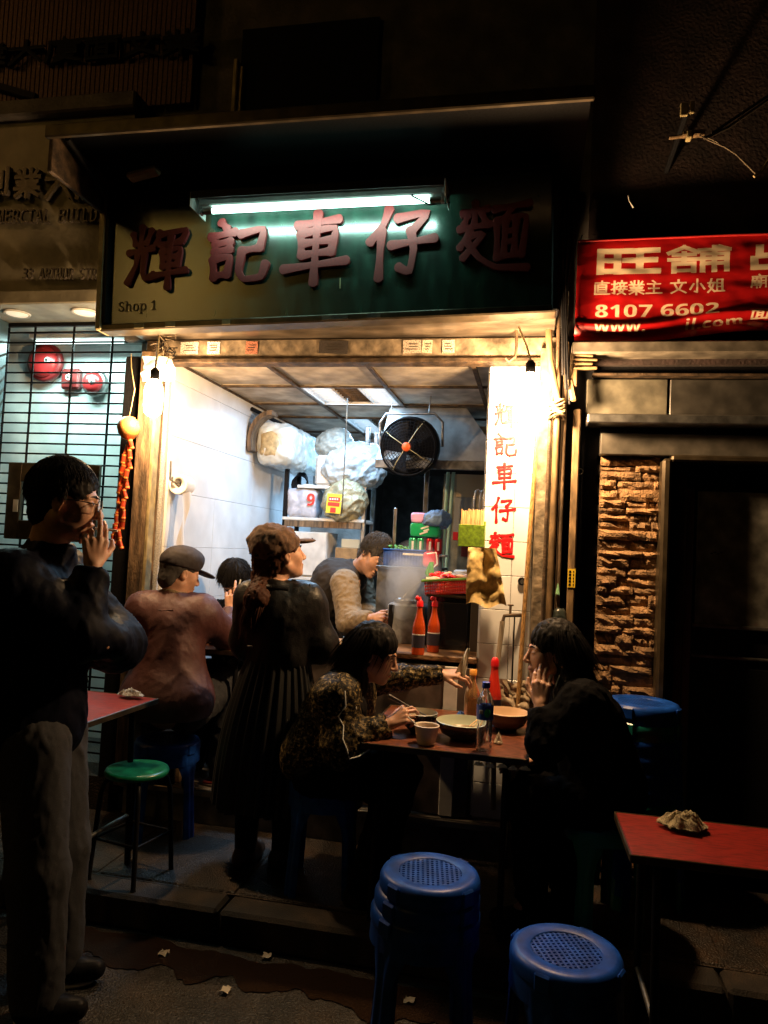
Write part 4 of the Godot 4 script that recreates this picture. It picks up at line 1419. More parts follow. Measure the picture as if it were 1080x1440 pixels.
	part(su, "splash_panel", bx(V(-0.005, 0.92, 0.05), V(0.30, 0.46, 0.015), 0.003), M.steel_rough)
	part(su, "panel_lip", bx(V(-0.005, 1.155, 0.062), V(0.31, 0.014, 0.03), 0.002), M.steel)
	part(su, "body", bx(V(-0.02, 0.40, -0.02), V(0.34, 0.80, 0.36), 0.006), M.steel_rough)
	part(su, "boiler", bx(V(0.05, 0.84, 0.17), V(0.20, 0.26, 0.16), 0.012), mat(V(0.42, 0.45, 0.48), 0.5, 0.3, "blotch", 0.6, Vector3.ONE * 0.3))
	part(su, "boiler_rim", MB.new().lathe([Vector2(0.075, 0.97), Vector2(0.082, 0.985), Vector2(0.075, 0.99), Vector2(0.07, 0.97)], 24, V(0.05, 0, 0.17)).mesh(), M.steel)
	part(su, "shelf", bx(V(0.04, 1.155, -0.12), V(0.34, 0.014, 0.22), 0.003), M.black)
	for x in [-0.10, 0.18]:
		part(su, "shelf_post", bx(V(x, 1.0, -0.12), V(0.018, 1.0, 0.018), 0.003), M.steel_rough)
	single("ladle", MB.new().tube([V(0, 0, 0), V(0.10, 0.10, 0.0)], 0.004, 6).ball(V(-0.01, -0.02, 0), V(0.03, 0.02, 0.03), Basis(), 12, 8).mesh(), M.steel, "thin steel ladle leaning out of the steaming boiler", "ladle", V(-0.68, 1.29, -0.42))
	var bk := thing("blue_basket", "blue plastic basket on the shelf above the splash panel", "basket", V(-0.715, 1.453, -0.70))
	bk.set_meta("label", "blue plastic basket of greens on the shelf above the splash panel")
	for s in [[V(0, 0.045, 0.09), V(0.24, 0.09, 0.006)], [V(0, 0.045, -0.09), V(0.24, 0.09, 0.006)], [V(-0.12, 0.045, 0), V(0.006, 0.09, 0.174)], [V(0.12, 0.045, 0), V(0.006, 0.09, 0.174)], [V(0, 0.005, 0), V(0.228, 0.008, 0.17)]]:
		part(bk, "basket_side", bx(s[0], s[1], 0.002), M.blue_plastic)
	for k in 14:
		part(bk, "basket_rib", bx(V(-0.11 + k * 0.017, 0.045, 0.0955), V(0.006, 0.07, 0.004), 0.001), M.blue_plastic)
	part(bk, "basket_rim", bx(V(0, 0.092, 0.095), V(0.25, 0.010, 0.014), 0.003), M.blue_plastic)
	var gm := MB.new()
	for k in 60:
		var c := V(rng.randf_range(-0.10, 0.06), 0.085 + rng.randf() * 0.03, rng.randf_range(-0.07, 0.07))
		gm.ball(c, V(0.02, 0.006, 0.012), Basis(Vector3(rng.randf() - 0.5, 1, rng.randf() - 0.5).normalized(), rng.randf() * 6.0), 6, 4)
	part(bk, "greens", gm.mesh(), mat(V(0.05, 0.22, 0.03), 0.5))
	single("red_pouch", soft_box(V(0, 0.045, 0), V(0.09, 0.09, 0.07), 0.02, 23, 0.006, 0.008), M.red_paint, "red pouch at the right end of the blue basket", "pouch", V(-0.56, 1.454, -0.60))
	var pk := thing("drink_pack", "green shrink wrapped drink pack above the row of cans", "drinks", V(-0.61, 1.622, -0.70))
	part(pk, "pack", soft_box(V(0, 0.042, 0), V(0.175, 0.082, 0.11), 0.014, 24, 0.003, 0.008), mat(V(0.01, 0.26, 0.10), 0.25))
	for q in [[0.0, 0.058, 0.05, 0.010], [0.008, 0.042, 0.034, 0.010], [-0.006, 0.026, 0.05, 0.009]]:
		part(pk, "pack_mark", bx(V(q[0], q[1], 0.057), V(q[2], q[3], 0.003), 0.002, Basis(Vector3.BACK, 0.35)), M.white_paint)
	var cans := [[-0.08, true], [-0.035, true], [0.02, false], [0.068, false]]
	for k in 4:
		var q: Array = cans[k]
		var c := thing("drink_can", ["leftmost green drink can under the green pack", "second green drink can from the left under the green pack", "red drink can beside the green cans", "rightmost red drink can under the green pack"][k], "can", V(-0.60 + q[0], 1.53, -0.66), 0.0, "cans under the drink pack")
		part(c, "can_body", MB.new().lathe([Vector2(0.0, 0.0), Vector2(0.018, 0.0), Vector2(0.0225, 0.006), Vector2(0.0225, 0.078), Vector2(0.018, 0.088)], 18).mesh(), mat(V(0.02, 0.30, 0.13), 0.25, 0.5) if q[1] else mat(V(0.42, 0.008, 0.012), 0.25, 0.5))
		part(c, "can_lid", MB.new().lathe([Vector2(0.018, 0.088), Vector2(0.017, 0.085), Vector2(0, 0.085)], 18).mesh(), M.steel)
		part(c, "can_stripe", bx(V(0.004, 0.045, 0.0222), V(0.012, 0.05, 0.002), 0.0008), M.white_paint)
	single("can_tray", bx(V(0, 0, 0), V(0.24, 0.012, 0.16), 0.002), M.white_paint, "white tray the drink cans stand on", "tray", V(-0.605, 1.522, -0.68))
	var pp := single("tissue_pack", soft_box(V(0, 0.03, 0), V(0.085, 0.058, 0.09), 0.012, 25, 0.004, 0.008), mat(V(0.55, 0.30, 0.55), 0.4), "pink tissue pack on top of the green drink pack", "tissue pack", V(-0.655, 1.706, -0.70))
	single("folded_cloth", bag(V(0, 0.025, 0), V(0.065, 0.03, 0.06), 26, 0.02, 0.008, 18.0), mat(V(0.18, 0.30, 0.50), 0.8, 0.0, "speck", 0.3, Vector3.ONE * 0.08), "blue patterned cloth heaped beside the pink tissue pack", "cloth", V(-0.555, 1.70, -0.68))
	# the poles standing at the back
	single("metal_pole", bx(V(0, 1.0, 0), V(0.030, 2.0, 0.02), 0.003), M.steel, "bright flat metal pole standing behind the drinks shelf", "pole", V(-0.70, 0.29, -1.25))
	for k in 2:
		single("mint_pipe", MB.new().tube([V(0, 0, 0), V(0.02, 0.9, 0), V(0.05, 1.85, 0.0)], 0.012, 10).mesh(), mat(V(0.35, 0.55, 0.42), 0.4), ["left of two mint green pipes beside the notices", "right of two mint green pipes beside the notices"][k], "pipe", V(-0.615 + k * 0.035, 0.29, -1.30), "mint pipes at the back")
	# the dark oven cabinet, with baskets on it
	var ov := thing("oven_cabinet", "glossy black cabinet under the basket of chillies", "cabinet", V(-0.36, 0.29, -0.42))
	part(ov, "body", bx(V(0, 0.515, 0), V(0.32, 1.03, 0.34), 0.008), M.black_gloss)
	part(ov, "door", bx(V(-0.05, 0.60, 0.176), V(0.20, 0.80, 0.014), 0.005), M.black_gloss)
	part(ov, "trim_strip", bx(V(0.085, 0.60, 0.176), V(0.045, 0.84, 0.012), 0.003), mat(V(0.08, 0.065, 0.05), 0.35, 0.3))
	part(ov, "top_trim", bx(V(0, 1.03, 0.01), V(0.335, 0.012, 0.36), 0.003), M.bronze)
	part(ov, "handle", MB.new().tube([V(-0.14, 0.85, 0.185), V(-0.14, 0.85, 0.21), V(-0.14, 0.50, 0.21), V(-0.14, 0.50, 0.185)], 0.006, 8).mesh(), M.steel_rough)
	var ch := thing("chilli_basket", "red and green plastic basket heaped with chillies", "basket", V(-0.40, 1.335, -0.32))
	ch.rotation.z = 0.10
	var wall := MB.new()
	for sgn in [-1.0, 1.0]:
		for j in 4:
			wall.box(V(0, 0.008 + j * 0.017, sgn * 0.085), V(0.27, 0.005, 0.005), 0.001)
		for k in 22:
			wall.box(V(-0.13 + k * 0.0124, 0.034, sgn * 0.085), V(0.004, 0.062, 0.0045), 0.001)
		for j in 4:
			wall.box(V(sgn * 0.135, 0.008 + j * 0.017, 0), V(0.005, 0.005, 0.17), 0.001)
	wall.box(V(0, 0.0, 0), V(0.27, 0.006, 0.17), 0.002)
	part(ch, "basket_mesh", wall.mesh(), mat(V(0.50, 0.035, 0.02), 0.35))
	part(ch, "basket_rim", bx(V(0, 0.072, 0.088), V(0.30, 0.014, 0.016), 0.004), mat(V(0.12, 0.24, 0.03), 0.4))
	part(ch, "basket_rim", bx(V(0, 0.072, -0.088), V(0.30, 0.014, 0.016), 0.004), mat(V(0.12, 0.24, 0.03), 0.4))
	part(ch, "basket_rim", bx(V(0.145, 0.072, 0), V(0.016, 0.014, 0.16), 0.004), mat(V(0.12, 0.24, 0.03), 0.4))
	part(ch, "basket_rim", bx(V(-0.145, 0.072, 0), V(0.016, 0.014, 0.16), 0.004), mat(V(0.12, 0.24, 0.03), 0.4))
	for k in 26:
		var c := V(rng.randf_range(-0.11, 0.10), 0.070 + rng.randf() * 0.028, rng.randf_range(-0.06, 0.07))
		var d := V(rng.randf_range(-1, 1), rng.randf_range(-0.25, 0.35), rng.randf_range(-0.6, 0.6)).normalized() * 0.032
		part(ch, "chilli", MB.new().tube([c - d, c - d * 0.3 + V(0, 0.004, 0), c + d * 0.5 + V(0, 0.004, 0), c + d], [0.008, 0.010, 0.007, 0.001], 7).mesh(), M.red_paint if k % 4 else mat(V(0.70, 0.42, 0.30), 0.4))
	single("white_tub", MB.new().lathe([Vector2(0, 0), Vector2(0.075, 0.0), Vector2(0.088, 0.10), Vector2(0.094, 0.10), Vector2(0.094, 0.112), Vector2(0.085, 0.118), Vector2(0, 0.12)], 26).mesh(), M.white_paint, "round white lidded tub behind the chilli basket", "tub", V(-0.325, 1.335, -0.50))
	single("white_carton", bx(V(0, 0.05, 0), V(0.13, 0.10, 0.06), 0.004), mat(V(0.72, 0.62, 0.45), 0.6), "cream carton standing just behind the chillies", "box", V(-0.40, 1.335, -0.435))
	var sp := MB.new()
	for k in 7:
		sp.tube([V(rng.randf_range(-0.012, 0.012), 0, 0), V(rng.randf_range(-0.02, 0.02), 0.06, 0), V(rng.randf_range(-0.016, 0.016), 0.12, 0)], [0.007, 0.010, 0.002], 5)
	single("green_bunch", sp.mesh(), mat(V(0.06, 0.30, 0.05), 0.5), "green bunch hanging over the left end of the chilli basket", "greens", V(-0.53, 1.37, -0.36))
	single("white_hook_cable", MB.new().tube([V(0, 0, 0), V(0.05, 0.01, 0), V(0.06, -0.05, 0), V(0.02, -0.09, 0), V(0.05, -0.16, 0)], 0.005, 6).mesh(), M.white_paint, "curled white cable above the green bunch", "cable", V(-0.565, 1.53, -0.45))
	# chopsticks in a green holder, greasy cloth below it
	var chp := thing("chopstick_holder", "green box of disposable chopsticks fixed to the pier edge", "holder", V(-0.29, 1.585, -0.02))
	part(chp, "box_front", bx(V(0, 0.045, 0.035), V(0.125, 0.105, 0.006), 0.002), mat(V(0.15, 0.26, 0.015), 0.45, 0.0, "blotch", 0.6, Vector3.ONE * 0.1))
	for x in [-0.0595, 0.0595]:
		part(chp, "box_side", bx(V(x, 0.045, 0), V(0.006, 0.105, 0.064), 0.002), mat(V(0.15, 0.26, 0.015), 0.45))
	part(chp, "box_back", bx(V(0, 0.055, -0.035), V(0.125, 0.125, 0.006), 0.002), mat(V(0.15, 0.26, 0.015), 0.45))
	part(chp, "box_floor", bx(V(0, -0.004, 0), V(0.113, 0.006, 0.064), 0.002), mat(V(0.15, 0.26, 0.015), 0.45))
	for k in 30:
		part(chp, "chopstick", bx(V(-0.052 + (k % 15) * 0.0073, 0.085 + rng.randf() * 0.012, -0.018 + 0.028 * (k / 15)), V(0.0055, 0.155, 0.006), 0.001, Basis(Vector3.BACK, rng.randf_range(-0.05, 0.05))), mat(V(0.62, 0.40, 0.18), 0.7) if k % 3 else mat(V(0.48, 0.28, 0.11), 0.7))
	for k in 3:
		var x := [0.0, 0.028, 0.045][k] as float
		single("hanging_ladle", MB.new().tube([V(x, -0.02, 0), V(x, 0.12, 0), V(x + 0.005, 0.16, 0), V(x + 0.018, 0.17, 0), V(x + 0.026, 0.155, 0)], 0.0045, 7).mesh(), M.steel, ["first wire ladle handle sticking up behind the chopsticks", "second wire ladle handle sticking up behind the chopsticks", "third wire ladle handle, nearest the pier"][k], "ladle", V(-0.30, 1.70, -0.20), "ladles behind the chopsticks")
	var cn := noise(9.0, 44)
	var cp := PackedVector3Array()
	for j in 22:
		for i in 16:
			var u := i / 15.0
			var v := j / 21.0
			cp.append(V((u - 0.5) * (0.13 + 0.06 * v) + 0.03 * v, -v * 0.27 + 0.012 * sin(u * 9.0) * v, 0.014 * sin(u * 8.0 + v * 1.3) + cn.get_noise_2d(u * 0.16, v * 0.22) * 0.045))
	var cloth := mat(V(0.62, 0.44, 0.17), 0.6, 0.0, "blotch", 0.6, Vector3.ONE * 0.12)
	cloth.backlight_enabled = true
	cloth.backlight = Color(0.25, 0.18, 0.07)
	single("greasy_cloth", MB.new().grid(cp, 16, 22).mesh(), cloth, "stained yellow plastic bag hanging below the chopstick holder", "bag", V(-0.235, 1.575, 0.03))
	# serving counter along the front
	var co := thing("serving_counter", "dark serving counter across the shop front behind the diners", "counter", V(-0.66, 0.29, -0.19))
	part(co, "top", bx(V(0, 0.745, 0), V(0.84, 0.03, 0.34), 0.006), mat(V(0.24, 0.13, 0.06), 0.45, 0.0, "speck", 0.6, V(0.8, 0.2, 0.2)))
	part(co, "front_panel", bx(V(0.0, 0.36, 0.155), V(0.80, 0.70, 0.02), 0.003), mat(V(0.13, 0.10, 0.085), 0.45, 0.0, "blotch", 0.6, Vector3.ONE * 0.5))
	part(co, "side_panel", bx(V(0.30, 0.36, 0.172), V(0.065, 0.70, 0.012), 0.003), M.white_paint)
	part(co, "end_panel", bx(V(0.40, 0.36, 0), V(0.02, 0.70, 0.30), 0.003), M.black)
	part(co, "end_panel", bx(V(-0.40, 0.36, 0), V(0.02, 0.70, 0.30), 0.003), M.black)
	single("chopping_board", bx(V(0, 0, 0), V(0.24, 0.022, 0.20), 0.006, Basis(Vector3.UP, 0.12)), mat(V(0.52, 0.30, 0.12), 0.6, 0.0, "speck", 0.7, V(0.5, 0.1, 0.1)), "pale wooden chopping board at the left end of the counter", "chopping board", V(-0.93, 1.062, -0.10))
	for k in 2:
		chilli_bottle(V(-0.52 + k * 0.055, 1.051, 0.02 - k * 0.13), ["tall chilli sauce bottle with a red cap standing on the counter", "second chilli sauce bottle, behind and right of the first on the counter"][k], 1.0 - k * 0.02)
	# paper roll on the left wall with its hanging tail
	var pr := thing("paper_roll", "white paper roll on the left wall with a long hanging tail", "paper roll", V(-1.875, 1.838, -0.15))
	var ax := Basis(Vector3.RIGHT, PI / 2)
	part(pr, "roll", MB.new().lathe([Vector2(0.02, -0.05), Vector2(0.052, -0.05), Vector2(0.054, -0.046), Vector2(0.054, 0.046), Vector2(0.052, 0.05), Vector2(0.02, 0.05), Vector2(0.02, -0.05)], 26, Vector3.ZERO, ax).mesh(), mat(V(0.75, 0.73, 0.70), 0.9))
	part(pr, "spindle", MB.new().tube([V(0, 0, -0.09), V(0, 0, 0.06), V(-0.03, 0.02, 0.08), V(-0.03, 0.12, 0.085)], 0.006, 8).mesh(), M.steel_rough)
	var tp := PackedVector3Array()
	for j in 16:
		for i in 6:
			var v := j / 15.0
			tp.append(V(0.035 - 0.02 * v + 0.008 * sin(v * 7.0 + i * 0.9), -0.03 - v * 0.31, (i - 2.5) * 0.017 * (1.0 - 0.25 * sin(v * 3.0)) + 0.01 * v))
	part(pr, "paper_tail", MB.new().grid(tp, 6, 16).mesh(), mat(V(0.75, 0.73, 0.70), 0.9))
	# steam over the boiler
	for k in 22:
		var fv := FogVolume.new()
		fv.shape = RenderingServer.FOG_VOLUME_SHAPE_ELLIPSOID
		var h := k / 21.0
		var w := 0.07 + 0.10 * h
		fv.size = V(w * rng.randf_range(0.8, 1.8), w * rng.randf_range(1.0, 2.2), w * rng.randf_range(0.8, 1.3))
		var fm := FogMaterial.new()
		fm.density = rng.randf_range(0.9, 2.2) * (1.25 - 0.7 * h)
		fm.albedo = Color(0.95, 0.97, 1.0)
		fv.material = fm
		fv.name = "steam" if k == 0 else "steam_%03d" % k
		fv.position = V(-0.64 + rng.randf_range(-0.09, 0.10), 1.16 + h * 0.30, -0.42 + rng.randf_range(-0.05, 0.12))
		fv.rotation = V(rng.randf() * 0.8 - 0.4, rng.randf() * 3.0, rng.randf() * 1.2 - 0.6)
		fv.set_meta("kind", "stuff")
		add_child(fv, true)

func chilli_bottle(at: Vector3, label: String, s: float) -> void:
	var b := thing("chilli_bottle", label, "bottle", at, 0.0, "sauce bottles on the counter")
	var sauce := mat(V(0.36, 0.045, 0.008), 0.15)
	part(b, "bottle", MB.new().lathe([Vector2(0, 0), Vector2(0.029, 0.0), Vector2(0.031, 0.004), Vector2(0.031, 0.125), Vector2(0.028, 0.145), Vector2(0.016, 0.19), Vector2(0.0125, 0.215), Vector2(0.0125, 0.235)], 22).mesh(), sauce)
	part(b, "label", MB.new().lathe([Vector2(0.0313, 0.035), Vector2(0.0316, 0.037), Vector2(0.0316, 0.092), Vector2(0.0313, 0.094)], 22).mesh(), mat(V(0.035, 0.03, 0.05), 0.4, 0.0, "speck", 0.4, Vector3.ONE * 0.05))
	part(b, "label_band", MB.new().lathe([Vector2(0.0314, 0.094), Vector2(0.0317, 0.0945), Vector2(0.0317, 0.0985), Vector2(0.0314, 0.099)], 22).mesh(), M.white_paint)
	part(b, "cap", MB.new().lathe([Vector2(0.0155, 0.228), Vector2(0.0165, 0.23), Vector2(0.0155, 0.252), Vector2(0.006, 0.262), Vector2(0.004, 0.275), Vector2(0, 0.276)], 16).mesh(), M.red_paint)
	part(b, "cap_flap", MB.new().ball(V(-0.014, 0.268, 0.004), V(0.010, 0.012, 0.009), Basis(), 10, 7).mesh(), M.red_paint)
	b.scale = Vector3.ONE * s

# ------------------------------------------------------------------------------------------- stools and tables
func make_stool(m: Material, label: String, at: Vector3, turn: float, group: String) -> Node3D:
	var o := thing("plastic_stool", label, "stool", at, turn, group)
	part(o, "seat_rim", MB.new().lathe([Vector2(0.098, 0.440), Vector2(0.100, 0.447), Vector2(0.135, 0.450), Vector2(0.150, 0.444), Vector2(0.157, 0.430), Vector2(0.158, 0.405), Vector2(0.154, 0.404), Vector2(0.150, 0.428), Vector2(0.098, 0.434), Vector2(0.098, 0.440)], 48).mesh(), m)
	var la := MB.new()
	var r := 0.101
	for k in range(-6, 7):
		var u := k * 0.0152
		var h := sqrt(maxf(0.0001, r * r - u * u))
		la.box(V(u, 0.4395, 0), V(0.0072, 0.007, 2.0 * h))
		la.box(V(0, 0.4385, u), V(2.0 * h, 0.007, 0.0072))
	part(o, "seat_lattice", la.mesh(), m)
	part(o, "seat_shade_disc", MB.new().lathe([Vector2(0, 0.418), Vector2(0.10, 0.418), Vector2(0.10, 0.412), Vector2(0, 0.412)], 24).mesh(), M.black)  # black disc stands in for the shade under the lattice
	part(o, "skirt", MB.new().lathe([Vector2(0.152, 0.428), Vector2(0.1545, 0.40), Vector2(0.158, 0.345), Vector2(0.155, 0.343), Vector2(0.149, 0.40), Vector2(0.147, 0.428)], 48).mesh(), m)
	for q in 4:
		var ca := PI / 4 + q * PI / 2
		var p := PackedVector3Array()
		var nu := 13
		var nv := 12
		for j in nv:
			var v := j / float(nv - 1)
			var wide := lerpf(0.50, 0.21, smoothstep(0.0, 0.35, v))
			var rad := lerpf(0.1565, 0.185, v)
			for i in nu:
				var u := i / float(nu - 1) * 2.0 - 1.0
				var groove := 0.010 * smoothstep(0.45, 0.95, absf(u)) + 0.006 * (1.0 - smoothstep(0.0, 0.35, absf(u)))
				var a := ca + u * wide
				p.append(V(cos(a) * (rad - groove), lerpf(0.385, 0.0, v), sin(a) * (rad - groove)))
		for j in nv:
			pass
		var mb := MB.new().grid(p, nu, nv, true)
		var back := PackedVector3Array()
		for k in p.size():
			var d := V(p[k].x, 0, p[k].z).normalized()
			back.append(p[k] - d * 0.006)
		mb.grid(back, nu, nv)
		part(o, "leg", mb.mesh(), m)
		part(o, "notch", bx(V(cos(ca) * 0.157, 0.418, sin(ca) * 0.157), V(0.012, 0.050, 0.050), 0.008, Basis(Vector3.UP, -ca)), m)
	return o

func build_furniture() -> void:
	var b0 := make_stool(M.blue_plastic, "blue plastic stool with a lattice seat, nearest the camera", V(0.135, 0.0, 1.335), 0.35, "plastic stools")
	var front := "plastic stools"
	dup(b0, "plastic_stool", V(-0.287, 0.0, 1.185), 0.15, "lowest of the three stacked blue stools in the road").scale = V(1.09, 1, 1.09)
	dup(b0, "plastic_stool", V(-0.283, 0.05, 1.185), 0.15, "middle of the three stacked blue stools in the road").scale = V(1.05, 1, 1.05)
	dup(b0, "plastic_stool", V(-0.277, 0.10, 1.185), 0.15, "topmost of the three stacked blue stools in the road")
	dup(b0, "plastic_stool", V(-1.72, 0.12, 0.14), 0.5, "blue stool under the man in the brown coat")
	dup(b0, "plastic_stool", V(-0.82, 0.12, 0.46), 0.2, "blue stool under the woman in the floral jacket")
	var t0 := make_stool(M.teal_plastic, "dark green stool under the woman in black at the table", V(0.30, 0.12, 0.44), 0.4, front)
	var words := ["lowest", "second lowest", "third from the bottom", "fourth from the bottom", "third from the top", "second from the top", "topmost"]
	for k in 7:
		var src := t0 if k == 0 or k == 5 else b0
		var wide := 1.0 + 0.013 * (6 - k)
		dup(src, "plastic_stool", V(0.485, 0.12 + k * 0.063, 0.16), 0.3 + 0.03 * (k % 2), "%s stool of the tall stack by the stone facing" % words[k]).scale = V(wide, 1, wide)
	# round metal-legged green stool on the left
	var g := thing("metal_stool", "round green topped stool with dark metal legs by the smoking man", "stool", V(-1.612, 0.12, 0.615))
	part(g, "seat", MB.new().lathe([Vector2(0, 0.450), Vector2(0.115, 0.450), Vector2(0.128, 0.446), Vector2(0.133, 0.436), Vector2(0.130, 0.424), Vector2(0.118, 0.420), Vector2(0, 0.420)], 40).mesh(), M.green_plastic)
	for q in 4:
		var a := PI / 4 + q * PI / 2 + 0.2
		var d := V(cos(a), 0, sin(a))
		part(g, "leg", MB.new().tube([d * 0.08 + V(0, 0.415, 0), d * 0.125 + V(0, 0.40, 0), d * 0.14 + V(0, 0.35, 0), d * 0.165 + V(0, 0.012, 0), d * 0.165 + V(0, 0.0, 0)], [0.009, 0.010, 0.010, 0.010, 0.013], 8).mesh(), M.black)
		var b := a + PI / 2
		var e := V(cos(b), 0, sin(b))
		part(g, "stretcher", MB.new().tube([d * 0.153 + V(0, 0.17, 0), e * 0.153 + V(0, 0.17, 0)], 0.006, 6).mesh(), M.black)
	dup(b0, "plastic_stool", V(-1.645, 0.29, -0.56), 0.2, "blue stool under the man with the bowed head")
	# tables
	var tr := folding_table("folding_table", "bright red folding table in the right foreground with a rag on it", V(0.86, 0.0, 1.065), V(1.10, 0.70, 0.36), M.red_top, 0.02)
	folding_table("folding_table", "worn red table at the left behind the smoking man", V(-2.05, 0.12, 0.73), V(0.88, 0.72, 0.50), M.red_top, -0.06)
	folding_table("folding_table", "brown wooden table laid with bowls between the two women", V(-0.315, 0.12, 0.37), V(0.65, 0.68, 0.72), M.brown_top, 0.0)
	folding_table("folding_table", "small table inside the shop between the two seated men", V(-1.62, 0.29, -0.17), V(0.46, 0.70, 0.30), M.brown_top, 0.0)
	# rag on the red table, gloves on the left one
	single("dish_rag", rag(3, V(0.075, 0.022, 0.045)), mat(V(0.52, 0.44, 0.28), 0.9, 0.0, "speck", 0.45, Vector3.ONE * 0.06, 0.4), "crumpled cream rag lying on the bright red table", "rag", V(0.505, 0.712, 1.0))
	single("white_gloves", rag(5, V(0.06, 0.014, 0.03)), mat(V(0.60, 0.57, 0.53), 0.9, 0.0, "speck", 0.4, Vector3.ONE * 0.06), "crumpled white gloves on the corner of the left red table", "gloves", V(-1.70, 0.852, 0.55))
	# folded table frame leaning at the left edge of the picture
	var ff := thing("folded_chair", "edge of a folded metal chair with green plastic at the far left", "chair", V(-1.735, 0.0, 1.52))
	part(ff, "frame_tube", MB.new().tube([V(-0.16, 0.05, 0), V(-0.02, 0.30, 0.0), V(0.0, 0.34, 0.0)], 0.011, 8).mesh(), M.steel_rough)
	part(ff, "green_sheet", bx(V(-0.11, 0.10, 0.0), V(0.05, 0.20, 0.012), 0.003, Basis(Vector3.BACK, -0.15)), M.green_plastic)
	part(ff, "frame_foot", MB.new().tube([V(-0.16, 0.05, 0), V(-0.17, 0.0, 0.0)], 0.013, 8).mesh(), M.black)

# a crumpled cloth: a mound of folds with a ragged hem
func rag(sd: int, r: Vector3) -> ArrayMesh:
	var f := noise(1.0, sd)
	var g := noise(1.0, sd + 1)
	g.fractal_type = FastNoiseLite.FRACTAL_RIDGED
	g.fractal_octaves = 3
	var mb := MB.new()
	var nu := 49
	var nv := 22
	for side in 2:
		var pts := PackedVector3Array()
		for j in nv:
			var q := j / float(nv - 1)
			for i in nu:
				var a := TAU * (i % (nu - 1)) / (nu - 1)
				var c := Vector2(cos(a), sin(a))
				var rim := 0.95 + 0.30 * f.get_noise_2d(c.x * 0.9 + 3.0, c.y * 0.9) + 0.16 * f.get_noise_2d(c.x * 3.0, c.y * 3.0 + 7.0)
				var p := c * q * rim
				var w := Vector2(f.get_noise_2d(p.x * 1.6, p.y * 1.6), f.get_noise_2d(p.x * 1.6 + 9.0, p.y * 1.6)) * 0.22
				p += w * (1.0 - q * 0.5)
				var h := (1.0 - pow(q, 2.2)) * (0.75 + 0.9 * g.get_noise_2d(p.x * 0.9, p.y * 1.5)) + 0.25 * absf(f.get_noise_2d(p.x * 3.0 + 5.0, p.y * 3.0))
				var y := maxf(0.0, h) * r.y * 1.5 + r.y * 0.14
				pts.append(V(p.x * r.x, y if side == 0 else 0.0, p.y * r.z))
		mb.grid(pts, nu, nv, side == 0)
	return mb.mesh()

func folding_table(called: String, label: String, at: Vector3, s: Vector3, top: Material, turn: float) -> Node3D:
	var t := thing(called, label, "table", at, turn)
	part(t, "table_top", bx(V(0, s.y - 0.009, 0), V(s.x, 0.018, s.z), 0.004), top)
	for q in [[V(0, s.y - 0.011, s.z / 2 + 0.002), V(s.x + 0.008, 0.024, 0.006)], [V(0, s.y - 0.011, -s.z / 2 - 0.002), V(s.x + 0.008, 0.024, 0.006)], [V(s.x / 2 + 0.002, s.y - 0.011, 0), V(0.006, 0.024, s.z - 0.002)], [V(-s.x / 2 - 0.002, s.y - 0.011, 0), V(0.006, 0.024, s.z - 0.002)]]:
		part(t, "edge_band", bx(q[0], q[1], 0.002), M.bronze)
	for x in [-1.0, 1.0]:
		var lx: float = x * (s.x / 2 - 0.08)
		for z in [-1.0, 1.0]:
			part(t, "leg", MB.new().tube([V(lx, s.y - 0.02, z * s.z * 0.36), V(lx, 0.0, z * s.z * 0.44)], 0.0125, 10).mesh(), M.black)
		part(t, "leg_stretcher", MB.new().tube([V(lx, 0.22, -s.z * 0.41), V(lx, 0.22, s.z * 0.41)], 0.009, 8).mesh(), M.steel_rough)
	part(t, "apron_bar", MB.new().tube([V(-s.x / 2 + 0.08, s.y - 0.05, 0), V(s.x / 2 - 0.08, s.y - 0.05, 0)], 0.009, 8).mesh(), M.black)
	return t

# ------------------------------------------------------------------------------------------- what stands on the tables
func bowl(called: String, label: String, at: Vector3, r: float, h: float, out_m: Material, in_m: Material, food: Material) -> void:
	var b := thing(called, label, "bowl", at, 0.0, "bowls on the table")
	part(b, "outside", MB.new().lathe([Vector2(0, 0.004), Vector2(r * 0.46, 0.0), Vector2(r * 0.50, 0.008), Vector2(r * 0.80, h * 0.35), Vector2(r * 0.97, h * 0.8), Vector2(r, h)], 36).mesh(), out_m)
	part(b, "inside", MB.new().lathe([Vector2(r, h), Vector2(r * 0.97, h + 0.002), Vector2(r * 0.93, h * 0.8), Vector2(r * 0.75, h * 0.35), Vector2(r * 0.42, 0.012), Vector2(0, 0.011)], 36).mesh(), in_m)
	part(b, "soup", MB.new().lathe([Vector2(0, h * 0.5), Vector2(r * 0.82, h * 0.5)], 28).mesh(), food)

